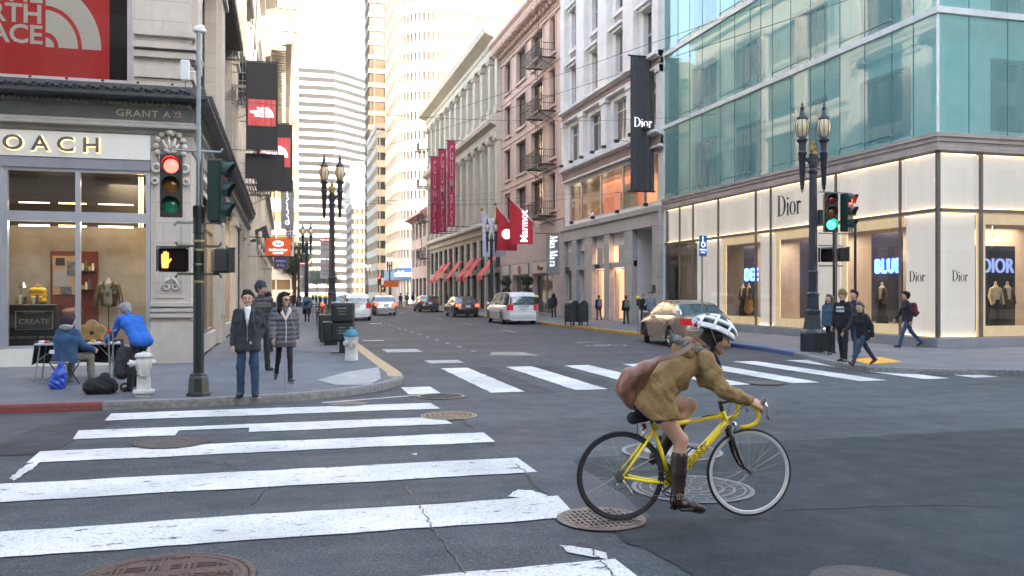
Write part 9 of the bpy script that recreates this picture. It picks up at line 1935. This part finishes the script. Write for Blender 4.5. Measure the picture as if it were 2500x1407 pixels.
 for s_ in (-1, 1):
  for xc, stt in ((xr, 0), (xf, steer)):
   Mw = Matrix.Translation((xc, s_ * (hw - .13), wr)) @ Matrix.Rotation(R(stt), 4, 'Z'); wnode = MB(); wnode.torus((0, 0, 0), wr - .055, .062, 32, 10, 'y', M=Mw, flat=1.6); wo = wnode.build('wheel', RUB, g, smooth=True)
   mb = MB(); yy = s_ * .085; mb.tube([(0, yy - s_ * .02, 0), (0, yy, 0)], wr - .10, 20, M=Mw) if False else None
   for k in range(5): a = 2 * math.pi * k / 5; mb.tube([(0, yy, 0), ((wr - .11) * math.cos(a), yy, (wr - .11) * math.sin(a))], [.04, .03], 6, M=Mw, flat=.5, up=(0, 1, 0))
   mb.torus((0, yy - s_ * .01, 0), wr - .105, .014, 28, 6, 'y', M=Mw); mb.ball((0, yy, 0), .05, 10, 6, M=Mw, sc=(1, .5, 1)); mb.build('rim', SILV, wo, smooth=40)
   mb = MB(); mb.tube([(0, yy - s_ * .06, 0), (0, yy - s_ * .03, 0)], wr - .10, 20, M=Mw); mb.build('disc', UND, wo)
   mb = MB(); mb.box(xc - wr * 1.1, xc + wr * 1.1, s_ * (hw - .30) - .02, s_ * (hw - .30) + .02, .2, wr * 2.1); mb.build('wheel_well', UND, g)
  if True:
   MB().bbox(roof[-1][0] - .32, roof[-1][0] - .12, min(s_ * (hw - .03), s_ * (hw + .16)), max(s_ * (hw - .03), s_ * (hw + .16)), ip(prof, roof[-1][0] - .2) - .01, ip(prof, roof[-1][0] - .2) + .15, .04).build('mirror', paint, g)
  mb = MB()
  for xd in ([roof[1][0] + .1, roof[1][0] + .98, roof[-1][0] - .05] if sed else [roof[1][0] + 1.0, roof[1][0] + 2.0, roof[-1][0] - .05]): mb.box(xd - .004, xd + .004, s_ * hwid(xd) - .004, s_ * hwid(xd) + .0015, .40, ip(prof, xd) - .12)
  mb.build('door_seam', TRIM, g); mb = MB()
  for xd in ([roof[1][0] + .32, roof[1][0] + 1.2] if sed else [roof[1][0] + 1.2, roof[1][0] + 2.2]): mb.tube([(xd, s_ * (hwid(xd) + .002), .86), (xd + .08, s_ * (hwid(xd) + .02), .865), (xd + .17, s_ * (hwid(xd) + .002), .86)], .012, 6)
  mb.build('door_handle', paint if sed else CHR, g)
  # tail and head lamps wrap the corners
  def wrapl(x0, x1, zc0, zc1, m_, nm, inn):
   mb = MB(); sg = 1 if x0 > 0 else -1; e = x0 if sg > 0 else x0
   pts = [(x1, hwid(x1) + .008), ((x0 + x1) / 2, hwid((x0 + x1) / 2) + .008), (x0 + sg * .012, hwid(x0) * .97), (x0 + sg * .016, hwid(x0) * .97 - inn)]
   vs_ = []
   for px, py in pts: vs_ += [(px, s_ * py, zc0), (px, s_ * py, zc1), (px - sg * .03, s_ * (py - .03), zc1), (px - sg * .03, s_ * (py - .03), zc0)]
   mb.add(vs_, [(i * 4 + j, i * 4 + 4 + j, i * 4 + 4 + (j + 1) % 4, i * 4 + (j + 1) % 4) for i in range(3) for j in range(4)] + [(0, 1, 2, 3), (12, 13, 14, 15)]); return recalc(mb.build(nm, m_, g))
  tl = wrapl(-L / 2, -L / 2 + .22, .74 if sed else .78, .93 if sed else 1.08, TAILON if braking else TAIL, 'tail_lamp', .16); wrapl(L / 2, L / 2 - .35, .58, .72, HEADL, 'headlamp', .25)
 yw = hwid(-L / 2)
 MB().bbox(-L / 2 - .03, -L / 2 + .1, -yw * .97, yw * .97, .34, .60, .04).build('rear_bumper', paint, g); MB().bbox(L / 2 - .1, L / 2 + .03, -yw * .97, yw * .97, .26, .5, .04).build('front_bumper', paint, g); MB().box(-L / 2 + .02, -L / 2 + .1, -yw * .8, yw * .8, .22, .36).build('valance', TRIM, g)
 pz = .70 if sed else .82; MB().bbox(-L / 2 - .035, -L / 2 - .02, -.16, .16, pz, pz + .15, .004).build('number_plate', PLT, g); MB().box(-L / 2 - .022, -L / 2 + .03, -.3, .3, pz + .17, pz + .19).build('boot_trim', CHR, g)
 if not sed: MB().tube([(-L / 2 + .08, -.1, bh + .06), (-L / 2 + .06, .45, bh + .12)], .012, 5).build('rear_wiper', TRIM, g)
 # rear glass surround: painted lower edge already body; high brake lamp
 return g
def cpaint(n, c, r=.25, m=.3): return mat(n, c, r, m, var=.03, coat=.7)
car('tan sedan with turned front wheels pulling in to the blue kerb', 12.78, 26.0, 94 - 10, cpaint('tan_metallic', (.27, .205, .15)), 4.55, 1.76, 1.46, 2.6, 'sedan', steer=-18)
vn = car('white minivan parked at the right kerb with red tail lamps', 12.45, 46.8, 90, cpaint('white_car_paint', (.62, .64, .67), m=0), 5.1, 1.96, 1.74, 3.05, 'van')
car('glossy black sedan with lit red tail lamps behind the minivan', 12.3, 60.3, 90, cpaint('black_car_paint', (.010, .010, .012)), 4.7, 1.8, 1.45, 2.75, 'sedan', braking=True)
car('dark green grey sedan parked farther along the right kerb', 12.35, 76.5, 90, cpaint('dark_green_paint', (.035, .042, .04)), 4.6, 1.8, 1.44, 2.7, 'sedan')
car('silver sedan with lit brake lamps driving away in the middle lane', 7.35, 66.5, 90, cpaint('silver_paint', (.42, .42, .42), .25, .7), 4.5, 1.78, 1.47, 2.65, 'sedan', braking=True)
car('white sport utility vehicle behind the left lamp post', 4.35, 55.5, 90, MATS['white_car_paint'], 4.7, 1.84, 1.62, 2.75, 'suv')
car('parked car with red lamps beyond the white utility vehicle', 3.3, 66, 90, cpaint('dark_red_paint', (.14, .02, .02)), 4.5, 1.76, 1.46, 2.6, 'sedan', braking=True)
car('dark distant car beyond the silver sedan, left lane', 5.6, 92, 90, cpaint('slate_paint', (.03, .035, .045)), 4.5, 1.76, 1.46, 2.6, 'sedan')
car('dark red distant car beyond the silver sedan, right lane', 9.4, 84, 90, MATS['dark_red_paint'], 4.5, 1.76, 1.46, 2.6, 'sedan')
# ---------------------------------------------------------------- hazy late air
hz = MB().box(-505, 505, -305, 1005, -1, 195).build('haze'); tag(hz, 'pale late afternoon haze filling the street', None, None, 'stuff')
hm_ = bpy.data.materials.new('haze'); hm_.use_nodes = True; N = hm_.node_tree.nodes; N.remove(N['Principled BSDF']); pv = N.new('ShaderNodeVolumePrincipled'); pv.inputs['Color'].default_value = (1, .97, .92, 1); pv.inputs['Density'].default_value = .00032; pv.inputs['Anisotropy'].default_value = .3
hm_.node_tree.links.new(pv.outputs[0], N['Material Output'].inputs['Volume']); hz.data.materials.append(hm_)
